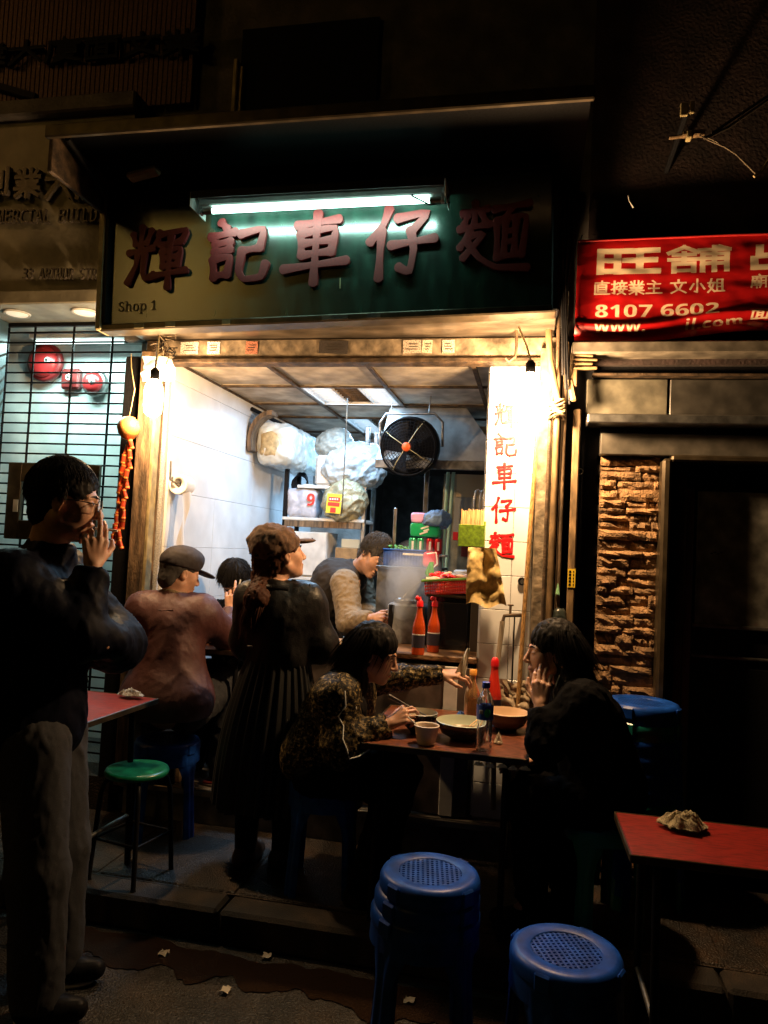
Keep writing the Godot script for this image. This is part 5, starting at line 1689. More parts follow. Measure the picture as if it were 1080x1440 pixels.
func build_table_things() -> void:
	var y := 0.801
	var dark := mat(V(0.035, 0.018, 0.012), 0.25, 0.0, "speck", 0.35, Vector3.ONE * 0.07)
	var pale := mat(V(0.46, 0.50, 0.38), 0.3)
	var cream := mat(V(0.62, 0.42, 0.26), 0.35)
	var soup := mat(V(0.20, 0.10, 0.03), 0.08)
	bowl("noodle_bowl", "wide dark bowl with a pale green inside at the middle of the table", V(-0.245, y, 0.53), 0.112, 0.072, dark, pale, soup)
	bowl("noodle_bowl", "brown bowl with a cream inside in front of the woman in black", V(-0.085, y, 0.30), 0.098, 0.078, mat(V(0.13, 0.055, 0.03), 0.25, 0.0, "speck", 0.5, Vector3.ONE * 0.06), cream, soup)
	bowl("noodle_bowl", "patterned bowl under the hand that holds the chopsticks", V(-0.43, y, 0.50), 0.075, 0.085, dark, mat(V(0.46, 0.42, 0.32), 0.35), soup)
	for k in 2:
		single("chopstick", MB.new().tube([V(-0.02, 0.0, 0.10), V(0.02, 0.006, -0.10)], [0.0022, 0.0038], 6).mesh(), mat(V(0.62, 0.40, 0.18), 0.6), ["left chopstick resting across the wide dark bowl", "right chopstick resting across the wide dark bowl"][k], "chopstick", V(-0.195 + k * 0.012, y + 0.077, 0.53), "chopsticks on the bowl")
	var cup := thing("paper_cup", "small white cup nearest the front edge of the table", "cup", V(-0.378, y, 0.655))
	part(cup, "wall", MB.new().lathe([Vector2(0, 0.0), Vector2(0.034, 0.0), Vector2(0.036, 0.003), Vector2(0.047, 0.066), Vector2(0.050, 0.070), Vector2(0.048, 0.073), Vector2(0.045, 0.068), Vector2(0.034, 0.008), Vector2(0, 0.008)], 28).mesh(), mat(V(0.62, 0.52, 0.40), 0.5))
	part(cup, "drink", MB.new().lathe([Vector2(0, 0.052), Vector2(0.0435, 0.052)], 20).mesh(), soup)
	part(cup, "spoon", MB.new().tube([V(0.01, 0.03, 0.0), V(-0.075, 0.098, 0.01)], 0.003, 6).mesh(), M.white_paint)
	# water bottle
	var wb := thing("water_bottle", "clear water bottle with a blue cap at the table's front edge", "bottle", V(-0.155, y, 0.672))
	var prof := [Vector2(0.0, 0.004), Vector2(0.020, 0.0), Vector2(0.029, 0.004), Vector2(0.0315, 0.012)]
	for k in 7:
		prof.append(Vector2(0.0315, 0.02 + k * 0.014))
		prof.append(Vector2(0.0285, 0.027 + k * 0.014))
	prof.append_array([Vector2(0.0315, 0.12), Vector2(0.0315, 0.175), Vector2(0.028, 0.195), Vector2(0.016, 0.222), Vector2(0.0125, 0.230), Vector2(0.0125, 0.240)])
	var gl := mat(V(0.85, 0.92, 1.0), 0.03)
	gl.refraction_enabled = true
	gl.refraction_scale = 0.033
	gl.albedo_color.a = 0.06
	gl.transparency = BaseMaterial3D.TRANSPARENCY_ALPHA
	part(wb, "bottle", MB.new().lathe(prof, 26).mesh(), gl)
	part(wb, "label", MB.new().lathe([Vector2(0.0319, 0.120), Vector2(0.0322, 0.122), Vector2(0.0322, 0.172), Vector2(0.0319, 0.174)], 26).mesh(), mat(V(0.03, 0.09, 0.42), 0.3))
	var g2 := part(wb, "label_patch", MB.new().ball(V(0.010, 0.147, 0.0305), V(0.012, 0.017, 0.004), Basis(), 12, 8).mesh(), mat(V(0.02, 0.33, 0.08), 0.3))
	part(wb, "label_patch", bx(V(-0.012, 0.150, 0.0305), V(0.016, 0.016, 0.003), 0.002), M.white_paint)
	part(wb, "cap", MB.new().lathe([Vector2(0.0145, 0.236), Vector2(0.0150, 0.238), Vector2(0.0150, 0.256), Vector2(0.0135, 0.259), Vector2(0, 0.259)], 18).mesh(), mat(V(0.02, 0.06, 0.42), 0.35))
	# sauces at the back
	var rb := thing("red_sauce_bottle", "slim bright red sauce bottle at the back of the table", "bottle", V(-0.150, y, 0.10))
	part(rb, "bottle", MB.new().lathe([Vector2(0, 0), Vector2(0.034, 0), Vector2(0.036, 0.005), Vector2(0.036, 0.10), Vector2(0.030, 0.13), Vector2(0.018, 0.20), Vector2(0.016, 0.235)], 24).mesh(), mat(V(0.56, 0.028, 0.015), 0.25))
	part(rb, "label", MB.new().lathe([Vector2(0.0363, 0.03), Vector2(0.0366, 0.032), Vector2(0.0366, 0.088), Vector2(0.0363, 0.09)], 24).mesh(), mat(V(0.03, 0.025, 0.05), 0.4, 0.0, "speck", 0.4, Vector3.ONE * 0.05))
	part(rb, "cap", MB.new().lathe([Vector2(0.018, 0.235), Vector2(0.019, 0.237), Vector2(0.018, 0.262), Vector2(0.010, 0.275), Vector2(0, 0.277)], 18).mesh(), M.red_paint)
	var ab := thing("vinegar_bottle", "amber vinegar bottle with an orange cap left of the red bottle", "bottle", V(-0.245, y, 0.12))
	var am := mat(V(0.60, 0.34, 0.14), 0.05)
	am.refraction_enabled = true
	am.refraction_scale = 0.05
	am.albedo_color.a = 0.25
	am.transparency = BaseMaterial3D.TRANSPARENCY_ALPHA
	part(ab, "bottle", MB.new().lathe([Vector2(0, 0), Vector2(0.034, 0), Vector2(0.036, 0.005), Vector2(0.036, 0.10), Vector2(0.030, 0.125), Vector2(0.015, 0.16), Vector2(0.013, 0.195)], 24).mesh(), am)
	part(ab, "vinegar", MB.new().lathe([Vector2(0, 0.004), Vector2(0.032, 0.004), Vector2(0.033, 0.085), Vector2(0, 0.085)], 24).mesh(), mat(V(0.16, 0.045, 0.012), 0.1))
	part(ab, "cap", MB.new().lathe([Vector2(0.0165, 0.19), Vector2(0.0175, 0.192), Vector2(0.0170, 0.216), Vector2(0, 0.217)], 18).mesh(), mat(V(0.70, 0.30, 0.05), 0.4))
	single("crumpled_tissue", rag(14, V(0.018, 0.018, 0.016)), mat(V(0.70, 0.60, 0.44), 0.9), "crumpled tissue on the table right of the water bottle", "tissue", V(-0.105, y, 0.545))
	single("blue_wrapper", rag(15, V(0.022, 0.010, 0.016)), mat(V(0.03, 0.10, 0.36), 0.4), "blue wrapper scrap at the foot of the amber bottle", "wrapper", V(-0.295, y, 0.11))
	# clear bag of napkins at the back right
	var pb := PackedVector3Array()
	var nz := noise(14.0, 8)
	for j in 14:
		for i in 14:
			var p := V((i - 6.5) * 0.0135, j * 0.0125, 0)
			pb.append(p + V(nz.get_noise_2d(i * 0.1, j * 0.1) * 0.02, 0.01 * sin(i * 0.8), 0.03 * nz.get_noise_2d(i * 0.16, j * 0.16 + 4.0) - j * 0.002))
	var fl := mat(V(0.52, 0.42, 0.30), 0.22, 0.0, "blotch", 0.7, Vector3.ONE * 0.2)
	single("plastic_packet", MB.new().grid(pb, 14, 14).mesh(), fl, "crinkled clear packet standing behind the brown bowl", "packet", V(-0.055, y, 0.06))
	# torn plastic table cover fringe hanging under the front edge
	for k in 5:
		single("cover_scrap", rag(40 + k, V(0.022, 0.007, 0.004)), mat(V(0.45, 0.44, 0.40), 0.3), ["scrap of torn cover under the table edge below the water bottle", "second scrap of torn cover under the front table edge", "middle scrap of torn cover under the front table edge", "fourth scrap of torn cover under the front table edge", "scrap of torn cover at the table's right corner"][k], "plastic scrap", V(-0.165 + k * 0.042, 0.762 - 0.004 * (k % 2), 0.738), "torn cover scraps")
	# inside table: mug and tissue
	single("mug", MB.new().lathe([Vector2(0, 0), Vector2(0.032, 0), Vector2(0.036, 0.08), Vector2(0.033, 0.08), Vector2(0.030, 0.006), Vector2(0, 0.006)], 20).mesh(), M.white_paint, "white mug on the inside table by the dark haired man", "mug", V(-1.54, 0.991, -0.12))
	single("table_tissue", rag(17, V(0.03, 0.022, 0.02)), mat(V(0.62, 0.60, 0.55), 0.9), "crumpled tissue on the inside table", "tissue", V(-1.56, 0.991, -0.05))

# ------------------------------------------------------------------------------------------- details of the front
func build_details() -> void:
	var rng := RandomNumberGenerator.new()
	rng.seed = 55
	# new year ornament
	var o := thing("firecracker_string", "string of red paper firecrackers under a golden ball by the left post", "ornament", V(-2.048, 2.10, 0.13))
	part(o, "golden_ball", MB.new().ball(Vector3.ZERO, V(0.062, 0.062, 0.055), Basis(), 8, 6).mesh(), mat(V(0.72, 0.30, 0.08), 0.4, 0.0, "speck", 0.6, Vector3.ONE * 0.08))
	part(o, "hanging_thread", MB.new().tube([V(0, 0.06, 0), V(0.02, 0.2, 0.0), V(-0.02, 0.32, -0.02), V(-0.05, 0.40, -0.06)], 0.0025, 5).mesh(), M.frame_cream)
	part(o, "core_thread", MB.new().tube([V(0.01, -0.06, 0), V(-0.01, -0.30, 0), V(-0.02, -0.60, 0)], 0.003, 5).mesh(), M.red_paint)
	for k in 21:
		var yy := -0.085 - k * 0.0255
		var sd := -1.0 if k % 2 else 1.0
		var c := V(0.012 - k * 0.0018 + sd * 0.014, yy, rng.randf_range(-0.012, 0.02))
		var d := V(rng.randf_range(-0.25, 0.25) + sd * 0.12, -1.0, rng.randf_range(-0.2, 0.2)).normalized() * 0.026
		var f := part(o, "firecracker", MB.new().tube([c - d, c + d], 0.0125, 10).mesh(), mat(V(0.55, 0.055, 0.012), 0.4, 0.0, "fine", 0.7, Vector3.ONE * 0.05))
		part(f, "gold_band", MB.new().tube([c - d * 0.85, c - d * 0.6], 0.0131, 10).mesh(), mat(V(0.65, 0.28, 0.06), 0.35, 0.3))
		part(f, "gold_band", MB.new().tube([c + d * 0.6, c + d * 0.85], 0.0131, 10).mesh(), mat(V(0.65, 0.28, 0.06), 0.35, 0.3))
	# pipes and poles on the right post
	var specs := [["drain_pipe", "thick brown drain pipe bending down beside the right bulb", "pipe", [V(0.028, 2.78, 0.10), V(0.03, 2.62, 0.10), V(0.045, 2.45, 0.10), V(0.085, 2.27, 0.09), V(0.085, 1.9, 0.075), V(0.080, 0.12, 0.075)], 0.016, "pipe"],
		["grey_conduit", "thin rusty conduit beside the drain pipe on the right post", "pipe", [V(0.075, 2.80, 0.09), V(0.078, 2.45, 0.09), V(0.055, 2.2, 0.085), V(0.055, 0.12, 0.085)], 0.009, "rust"],
		["brown_conduit", "brown conduit running down the right batten", "pipe", [V(0.118, 2.55, 0.05), V(0.118, 0.12, 0.05)], 0.012, "wood_old"],
		["bamboo_pole", "long bamboo pole leaning against the tiled pier", "pole", [V(-0.055, 0.30, 0.06), V(-0.030, 1.25, 0.035), V(0.005, 2.30, 0.02)], 0.011, "bamboo"]]
	M.bamboo = mat(V(0.42, 0.24, 0.085), 0.5, 0.0, "speck", 0.6, V(0.1, 0.5, 0.1))
	for q in specs:
		single(q[0], MB.new().tube(q[3], q[4], 10).mesh(), M[q[5]], q[1], q[2])
	var joints := MB.new()
	# splintered brackets and rags at the head of the post
	var br := thing("broken_bracket", "splintered wooden bracket sticking out beside the red banner", "bracket", V(0.165, 2.42, 0.10))
	for k in 4:
		part(br, "splinter", bx(V(0.028 + 0.01 * (k % 2), 0.052 - k * 0.019, 0.0), V(0.085 + 0.02 * (k % 2), 0.010, 0.03), 0.003, Basis(Vector3.BACK, -0.06 + 0.03 * k)), M.pipe)
	part(br, "upright", bx(V(-0.012, -0.01, -0.01), V(0.035, 0.16, 0.03), 0.006), M.pipe)
	part(br, "torn_end", bx(V(-0.018, -0.105, 0.0), V(0.030, 0.11, 0.02), 0.008, Basis(Vector3.BACK, 0.22)), M.pipe)
	var wr := thing("cable_wrap", "rag and cable wrapped round the pipes near the right bulb", "cable", V(0.085, 2.26, 0.09))
	for k in 6:
		var p := []
		for i in 11:
			var a := TAU * i / 10.0
			p.append(V(cos(a) * 0.035, -k * 0.014 + 0.01 * sin(a * 2.0 + k), sin(a) * 0.03))
		part(wr, "winding", MB.new().tube(p, 0.006, 6, false).mesh(), [M.frame_cream, M.plaster, M.rust][k % 3])
	# vertical yellow sticker
	var ys := thing("yellow_sticker", "small yellow sticker with black print on the right batten", "sticker", V(0.178, 1.455, 0.0395))
	part(ys, "sheet", bx(Vector3.ZERO, V(0.034, 0.085, 0.002)), mat(V(0.62, 0.42, 0.02), 0.5))
	for k in 5:
		part(ys, "print_mark", bx(V(-0.007, 0.03 - k * 0.015, 0.0015), V(0.010, 0.010, 0.001)), M.black)
		part(ys, "print_mark", bx(V(0.009, 0.03 - k * 0.015, 0.0015), V(0.005, 0.008, 0.001)), M.black)
	# tap and hose before the tiles
	var tp := thing("water_tap", "dark water tap with a hanging grey hose on the white pier", "tap", V(-0.085, 1.265, -0.02))
	part(tp, "body", MB.new().tube([V(0.05, 0, -0.03), V(0.03, 0, 0.0), V(0.0, 0, 0.02), V(-0.035, -0.005, 0.025), V(-0.042, -0.035, 0.025)], 0.009, 8).mesh(), M.rust)
	part(tp, "handle", MB.new().tube([V(-0.008, 0.0, 0.018), V(-0.008, 0.045, 0.018)], 0.006, 8).box(V(-0.008, 0.047, 0.018), V(0.030, 0.008, 0.012), 0.003).mesh(), M.rust)
	part(tp, "hose", MB.new().tube([V(-0.042, -0.03, 0.025), V(-0.047, -0.10, 0.028), V(-0.060, -0.25, 0.022), V(-0.062, -0.45, 0.03), V(-0.05, -0.9, 0.03)], 0.0125, 10).mesh(), mat(V(0.30, 0.25, 0.18), 0.5))
	part(tp, "riser", MB.new().tube([V(0.012, 0.0, -0.012), V(0.012, -0.9, -0.012)], 0.004, 6).mesh(), M.black)
	single("wall_ring", MB.new().lathe([Vector2(0.009, -0.004), Vector2(0.017, -0.006), Vector2(0.020, 0.0), Vector2(0.017, 0.006), Vector2(0.009, 0.004), Vector2(0.009, -0.004)], 20, Vector3.ZERO, Basis(Vector3.RIGHT, PI / 2)).mesh(), M.black, "small black ring fixed to the tiles above the tap", "ring", V(-0.045, 1.425, -0.045))
	single("hook_ring", MB.new().lathe([Vector2(0.012, -0.003), Vector2(0.016, -0.003), Vector2(0.016, 0.003), Vector2(0.012, 0.003), Vector2(0.012, -0.003)], 18, Vector3.ZERO, Basis(Vector3.RIGHT, PI / 2)).mesh(), M.steel_rough, "wire ring hanging on the black panel beside the post", "ring", V(0.205, 1.96, -0.07))
	# bag hung between the pipes
	single("dark_bag", bag(V(0, 0, 0), V(0.035, 0.12, 0.03), 61, 0.012, 0.01, 14.0), mat(V(0.02, 0.025, 0.022), 0.35), "small black bag stuffed between the posts", "bag", V(0.125, 1.18, 0.06))
	single("green_rag", rag(62, V(0.010, 0.022, 0.008)), mat(V(0.20, 0.42, 0.22), 0.7), "pale green rag poking out above the black bag", "rag", V(0.118, 1.375, 0.07))
	# red banner with folds and print
	var im := Image.create(1024, 512, false, Image.FORMAT_RGB8)
	im.fill(Color(0.60, 0.03, 0.045))
	var ink_c := Color(0.82, 0.74, 0.62)
	# the picture is 1.30 m wide and 0.50 m high: 788 px per metre across, 1024 down
	var px := func(x: float, yy: float) -> Vector2: return Vector2(x * 788.0, yy * 1024.0)
	ink_char(im, "旺", px.call(0.222, 0.105), Vector2(0.262 * 788, 0.125 * 1024), 27, ink_c)
	ink_char(im, "舖", px.call(0.530, 0.105), Vector2(0.262 * 788, 0.125 * 1024), 19, ink_c)
	ink_char(im, "出", px.call(0.872, 0.105), Vector2(0.262 * 788, 0.125 * 1024), 27, ink_c)
	var row := "直接業主"
	for k in 4:
		ink_char(im, row[k], px.call(0.115 + k * 0.0757, 0.236), Vector2(0.068 * 788, 0.068 * 1024), 7.5, ink_c)
	row = "文小姐"
	for k in 3:
		ink_char(im, row[k], px.call(0.447 + k * 0.079, 0.236), Vector2(0.068 * 788, 0.068 * 1024), 7.5, ink_c)
	ink_char(im, "廟", px.call(0.783, 0.225), Vector2(0.066 * 788, 0.066 * 1024), 6.5, ink_c)
	ink_char(im, "街", px.call(0.860, 0.225), Vector2(0.066 * 788, 0.066 * 1024), 6.5, ink_c)
	ink_char(im, "面", px.call(0.787, 0.400), Vector2(0.075 * 788, 0.062 * 1024), 8.0, ink_c)
	ink_text(im, "8107 6602", px.call(0.085, 0.352), 64.0, 1.02, ink_c, true)
	ink_text(im, "www.", px.call(0.085, 0.432), 52.0, 0.92, ink_c, true)
	ink_text(im, "il.com", px.call(0.478, 0.432), 52.0, 0.92, ink_c, true)
	var bm := mat(Vector3.ONE, 0.42)
	bm.albedo_texture = ImageTexture.create_from_image(im)
	bm.backlight_enabled = true
	bm.backlight = Color(0.10, 0.02, 0.02)
	var pts := PackedVector3Array()
	var uvs := PackedVector2Array()
	var nz := noise(3.0, 71)
	var nu := 110
	var nv := 64
	for j in nv:
		var v := j / float(nv - 1)
		for i in nu:
			var u := i / float(nu - 1)
			# a slack fold runs across the lower third; the hem under it sags towards the right
			var fold := 0.835 + 0.10 * u - 0.10 * exp(-pow((u - 0.55) * 4.0, 2.0)) + 0.02 * sin(u * 9.0)
			var d := v - fold
			var z := 0.018 * exp(-pow(d * (26.0 if d < 0.0 else 13.0), 2.0)) - 0.022 * exp(-pow((d - 0.09) * 16.0, 2.0))
			z += 0.010 * sin(u * 16.0 + v * 6.0) * smoothstep(0.55, 1.0, v)
			z += 0.005 * nz.get_noise_2d(u * 2.2, v * 1.6) + 0.0012 * sin(v * 34.0 + u * 5.0) * smoothstep(0.0, 0.3, 1.0 - v)
			var sag := 0.055 * smoothstep(0.05, 0.6, u) * smoothstep(0.62, 1.0, v)
			pts.append(V(u * 1.30, -v * 0.465 + sag * 0.55 - 0.012 * sin(u * 6.0) * v, z))
			uvs.append(Vector2(u, v))
	var bn := thing("red_banner", "sagging red vinyl banner with cream Chinese lettering and phone number", "banner", V(0.150, 3.015, 0.085))
	part(bn, "sheet", MB.new().grid(pts, nu, nv, true, uvs).mesh(), bm)
	part(bn, "top_hem", MB.new().tube([V(0, 0.0, 0), V(0.65, 0.004, 0.004), V(1.30, 0.0, 0)], 0.006, 6).mesh(), mat(V(0.40, 0.02, 0.02), 0.4))
	for x in [0.01, 0.45, 0.9, 1.29]:
		part(bn, "tie_cord", MB.new().tube([V(x, 0.0, 0), V(x + 0.01, 0.05, -0.05)], 0.003, 5).mesh(), M.black)
	# lamp bracket with cables high on the right
	var lb := thing("cable_bracket", "pale metal cable bracket high on the dark wall above the banner", "bracket", V(0.535, 3.26, 0.50))
	part(lb, "bar", bx(V(0.03, 0.002, 0), V(0.085, 0.020, 0.03), 0.003), M.pipe)
	part(lb, "bar_tip", bx(V(-0.035, -0.006, 0), V(0.055, 0.010, 0.02), 0.003, Basis(Vector3.BACK, 0.08)), M.pipe)
	part(lb, "clamp", bx(V(0.012, -0.008, 0.004), V(0.020, 0.030, 0.038), 0.003), M.frame_cream)
	part(lb, "plate", bx(V(-0.008, 0.105, 0), V(0.030, 0.055, 0.012), 0.003), M.frame_cream)
	part(lb, "plate", bx(V(0.022, 0.112, 0), V(0.018, 0.050, 0.012), 0.003), M.frame_cream)
	part(lb, "post", bx(V(0.005, 0.10, -0.27), V(0.02, 0.02, 0.5), 0.004), M.black)
	part(lb, "cable", MB.new().tube([V(0.06, -0.005, 0), V(0.11, -0.03, 0), V(0.19, -0.09, 0.0), V(0.265, -0.175, 0.0)], 0.003, 5).mesh(), M.plaster)
	part(lb, "cable", MB.new().tube([V(0.05, -0.01, 0.01), V(0.09, -0.035, 0.01), V(0.14, -0.055, 0.0)], 0.003, 5).mesh(), M.plaster)
	part(lb, "cable", MB.new().tube([V(0.07, -0.02, 0), V(0.16, 0.02, 0.0), V(0.32, 0.135, 0.0), V(0.6, 0.34, 0.0)], 0.006, 6).mesh(), M.letter_metal)
	part(lb, "cable", MB.new().tube([V(0.10, 0.0, 0), V(0.32, 0.15, 0.0), V(0.6, 0.36, 0.0)], 0.006, 6).mesh(), M.letter_metal)
	part(lb, "cable", MB.new().tube([V(0.258, -0.185, 0), V(0.285, -0.165, 0.0), V(0.34, -0.07, 0.0), V(0.42, 0.06, 0)], 0.006, 6).mesh(), M.frame_cream)
	single("loose_wire", MB.new().tube([V(0, 0.04, 0), V(0.004, 0.015, 0), V(0.022, -0.015, 0)], 0.003, 5).mesh(), M.white_paint, "short white loose wire on the dark wall above the banner", "wire", V(0.345, 3.08, 0.30))
	# box put in for a lit orange patch at the step
	single("lit_patch_box", bx(V(0, 0.05, 0), V(0.13, 0.10, 0.10), 0.006), mat(V(0.42, 0.28, 0.15), 0.7, 0.0, "blotch", 0.6, Vector3.ONE * 0.2), "small tan box put in for a lit patch at the shop step behind the green stool", "box", V(-1.80, 0.291, -0.10))
	single("red_mat", bx(V(0, 0.006, 0), V(0.42, 0.012, 0.26), 0.003), mat(V(0.20, 0.018, 0.014), 0.6, 0.0, "fine", 0.6, Vector3.ONE * 0.2), "dark red mat on the shop floor by the step", "mat", V(-1.42, 0.291, -0.22))
	single("foil_scrap", rag(80, V(0.028, 0.026, 0.022)), mat(V(0.6, 0.6, 0.6), 0.2, 0.8), "scrunched silver foil at the bottom right of the road", "foil", V(0.50, 0.0, 1.42))

# ------------------------------------------------------------------------------------------- people
func facing(f: Vector3, up := Vector3.UP) -> Basis:      # x to the person's left, y up, z where the face points
	var z := f.normalized()
	var x := up.cross(z).normalized()
	return Basis(x, z.cross(x), z)

func head_shape(f: Fld, c: Vector3, B: Basis, s: float, neck: Vector3, female := false) -> void:
	var P := func(x: float, y: float, z: float) -> Vector3: return c + B * (Vector3(x, y, z) * s)
	f.ell(P.call(0, 0.035, -0.012), V(0.076, 0.094, 0.094) * s, B, 0.01)
	f.ell(P.call(0, -0.030, 0.028), V(0.059, 0.082, 0.062) * s, B, 0.03)
	for e in [-1.0, 1.0]:
		f.cap(P.call(0, -0.086, 0.050), P.call(e * 0.050, -0.052, -0.005), 0.020 * s, 0.024 * s, 0.025)
		f.ell(P.call(e * 0.034, -0.020, 0.056), V(0.020, 0.020, 0.014) * s, B, 0.035)
		f.cap(P.call(e * 0.012, 0.022, 0.083), P.call(e * 0.044, 0.022, 0.068), 0.010 * s, 0.008 * s, 0.014)
		f.dig(P.call(e * 0.031, 0.005, 0.096), V(0.017, 0.011, 0.014) * s, B, 0.012)
		f.ell(P.call(e * 0.011, -0.036, 0.098), V(0.008, 0.007, 0.010) * s, B, 0.007)
		f.ell(P.call(e * 0.076, -0.004, -0.010), V(0.009, 0.030, 0.019) * s, B * Basis(Vector3.UP, e * 0.35), 0.006)
		f.dig(P.call(e * 0.086, -0.002, -0.004), V(0.006, 0.014, 0.008) * s, B, 0.005)
		f.ell(P.call(e * 0.031, 0.003, 0.077), V(0.0155, 0.0105, 0.012) * s, B, 0.004)
	f.cap(P.call(0, 0.012, 0.088), P.call(0, -0.030, 0.108), 0.0075 * s, 0.0115 * s, 0.010)
	f.ell(P.call(0, -0.061, 0.086), V(0.023, 0.0065, 0.011) * s, B, 0.007)
	f.ell(P.call(0, -0.074, 0.083), V(0.019, 0.0075, 0.011) * s, B, 0.008)
	f.dig(P.call(0, -0.0675, 0.097), V(0.022, 0.002, 0.006) * s, B, 0.003)
	f.ell(P.call(0, -0.098, 0.070), V(0.020, 0.016, 0.016) * s, B, 0.018)
	f.cap(P.call(0, -0.055, -0.022), neck, (0.046 if female else 0.055) * s, (0.050 if female else 0.060) * s, 0.025)

func hand_shape(f: Fld, wrist: Vector3, B: Basis, curl: Array, side: float, s := 1.0, thumb := Vector2(0.55, 0.35)) -> Array:   # z along the hand, y its back
	var tips := []
	var P := func(v: Vector3) -> Vector3: return wrist + B * (v * s)
	f.cap(P.call(V(0, 0, -0.03)), P.call(V(0, 0, 0.01)), 0.024 * s, 0.024 * s, 0.012, B.y, 1.35)
	var ln := [0.97, 1.08, 1.0, 0.80]
	for i in 4:
		var x := side * (0.031 - i * 0.0205)
		var k := V(x, 0.004 - absf(i - 1.2) * 0.003, 0.086 - absf(i - 1.0) * 0.007)
		f.cap(P.call(V(x * 0.55, 0, 0.012)), P.call(k), 0.0135 * s, 0.0115 * s, 0.010)
		var a := 0.0
		var p := k
		var seg := [0.043 * ln[i], 0.027 * ln[i], 0.021 * ln[i]]
		var rad := [0.0092, 0.0084, 0.0076, 0.0064]
		for j in 3:
			a += curl[i] * [0.8, 1.1, 0.7][j]
			var q: Vector3 = p + V(x * 0.10 * (1.0 - j * 0.3), -sin(a), cos(a)).normalized() * seg[j]
			f.cap(P.call(p), P.call(q), rad[j] * s, rad[j + 1] * s, 0.0035)
			p = q
		tips.append(P.call(p))
	var t0 := V(side * 0.020, -0.006, 0.018)
	var t1 := t0 + V(side * 0.026, -0.010, 0.030)
	var t2 := t1 + V(side * sin(thumb.x), -thumb.y, cos(thumb.x)).normalized() * 0.032
	var t3 := t2 + V(side * sin(thumb.x - 0.5), -thumb.y * 1.3, cos(thumb.x - 0.5)).normalized() * 0.026
	f.cap(P.call(t0), P.call(t1), 0.0145 * s, 0.0115 * s, 0.010)
	f.cap(P.call(t1), P.call(t2), 0.0108 * s, 0.0095 * s, 0.004)
	f.cap(P.call(t2), P.call(t3), 0.0095 * s, 0.0070 * s, 0.004)
	tips.append(P.call(t3))
	return tips

# the whole body as one surface: coarse under the clothes, fine for head and hands
func body(o: Node3D, p: Dictionary, cell := 0.0045) -> void:
	var mb := MB.new()
	var f := Fld.new()
	var fr: Vector3 = p.front
	f.cap(p.chest, p.hip, 0.115, 0.115, 0.05, fr, 1.35)
	f.cap(p.sl, p.sr, 0.060, 0.060, 0.06)
	f.cap(p.chest, p.neck, 0.08, 0.055, 0.06)
	f.chain([p.sl, p.el, p.wl], [0.052, 0.040, 0.026])
	f.chain([p.sr, p.er, p.wr], [0.052, 0.040, 0.026])
	f.chain([p.hl, p.kl, p.al], [0.080, 0.056, 0.036])
	f.chain([p.hr, p.kr, p.ar], [0.080, 0.056, 0.036])
	for e in [[p.al, p.fl], [p.ar, p.fr]]:
		f.cap(e[0], e[1], 0.034, 0.026, 0.03)
	f.add_to(mb, 0.015)
	var h := Fld.new()
	head_shape(h, p.head, p.B, p.s, p.neck, p.get("female", false))
	h.add_to(mb, cell)
	p.tips = []
	for q in p.hands:
		var g := Fld.new()
		var w: Vector3 = q[0]
		var el: Vector3 = q[5]
		g.cap(w.lerp(el, 0.55), w, 0.034, 0.0245, 0.01)
		p.tips.append(hand_shape(g, w, q[1], q[2], q[3], q[4], q[6] if q.size() > 6 else Vector2(0.55, 0.35)))
		g.add_to(mb, 0.0036)
	part(o, "body", mb.mesh(), M.skin)
	var c: Vector3 = p.head
	var B: Basis = p.B
	var s: float = p.s
	for e in [-1.0, 1.0]:
		part(o, "eye", MB.new().ball(c + B * (V(e * 0.031, 0.003, 0.0835) * s), V(0.0105, 0.0045, 0.006) * s, B, 12, 8).mesh(), M.eye)
		part(o, "eyebrow", MB.new().tube([c + B * (V(e * 0.014, 0.024, 0.0945) * s), c + B * (V(e * 0.030, 0.030, 0.089) * s), c + B * (V(e * 0.046, 0.025, 0.076) * s)], [0.0028, 0.0034, 0.0015], 6).mesh(), M.hair)

func scalp(f: Fld, c: Vector3, B: Basis, s: float, thick := 1.0) -> void:
	var P := func(x: float, y: float, z: float) -> Vector3: return c + B * (Vector3(x, y, z) * s)
	f.ell(P.call(0, 0.042, -0.018), V(0.084, 0.097, 0.100) * s * thick, B, 0.01)
	f.ell(P.call(0, -0.030, -0.058), V(0.064, 0.065, 0.048) * s, B, 0.02)
	f.dig(P.call(0, -0.040, 0.085), V(0.066, 0.088, 0.075) * s, B, 0.012)
	f.dig(P.call(0.085, -0.03, 0.018), V(0.03, 0.055, 0.035) * s, B, 0.01)
	f.dig(P.call(-0.085, -0.03, 0.018), V(0.03, 0.055, 0.035) * s, B, 0.01)

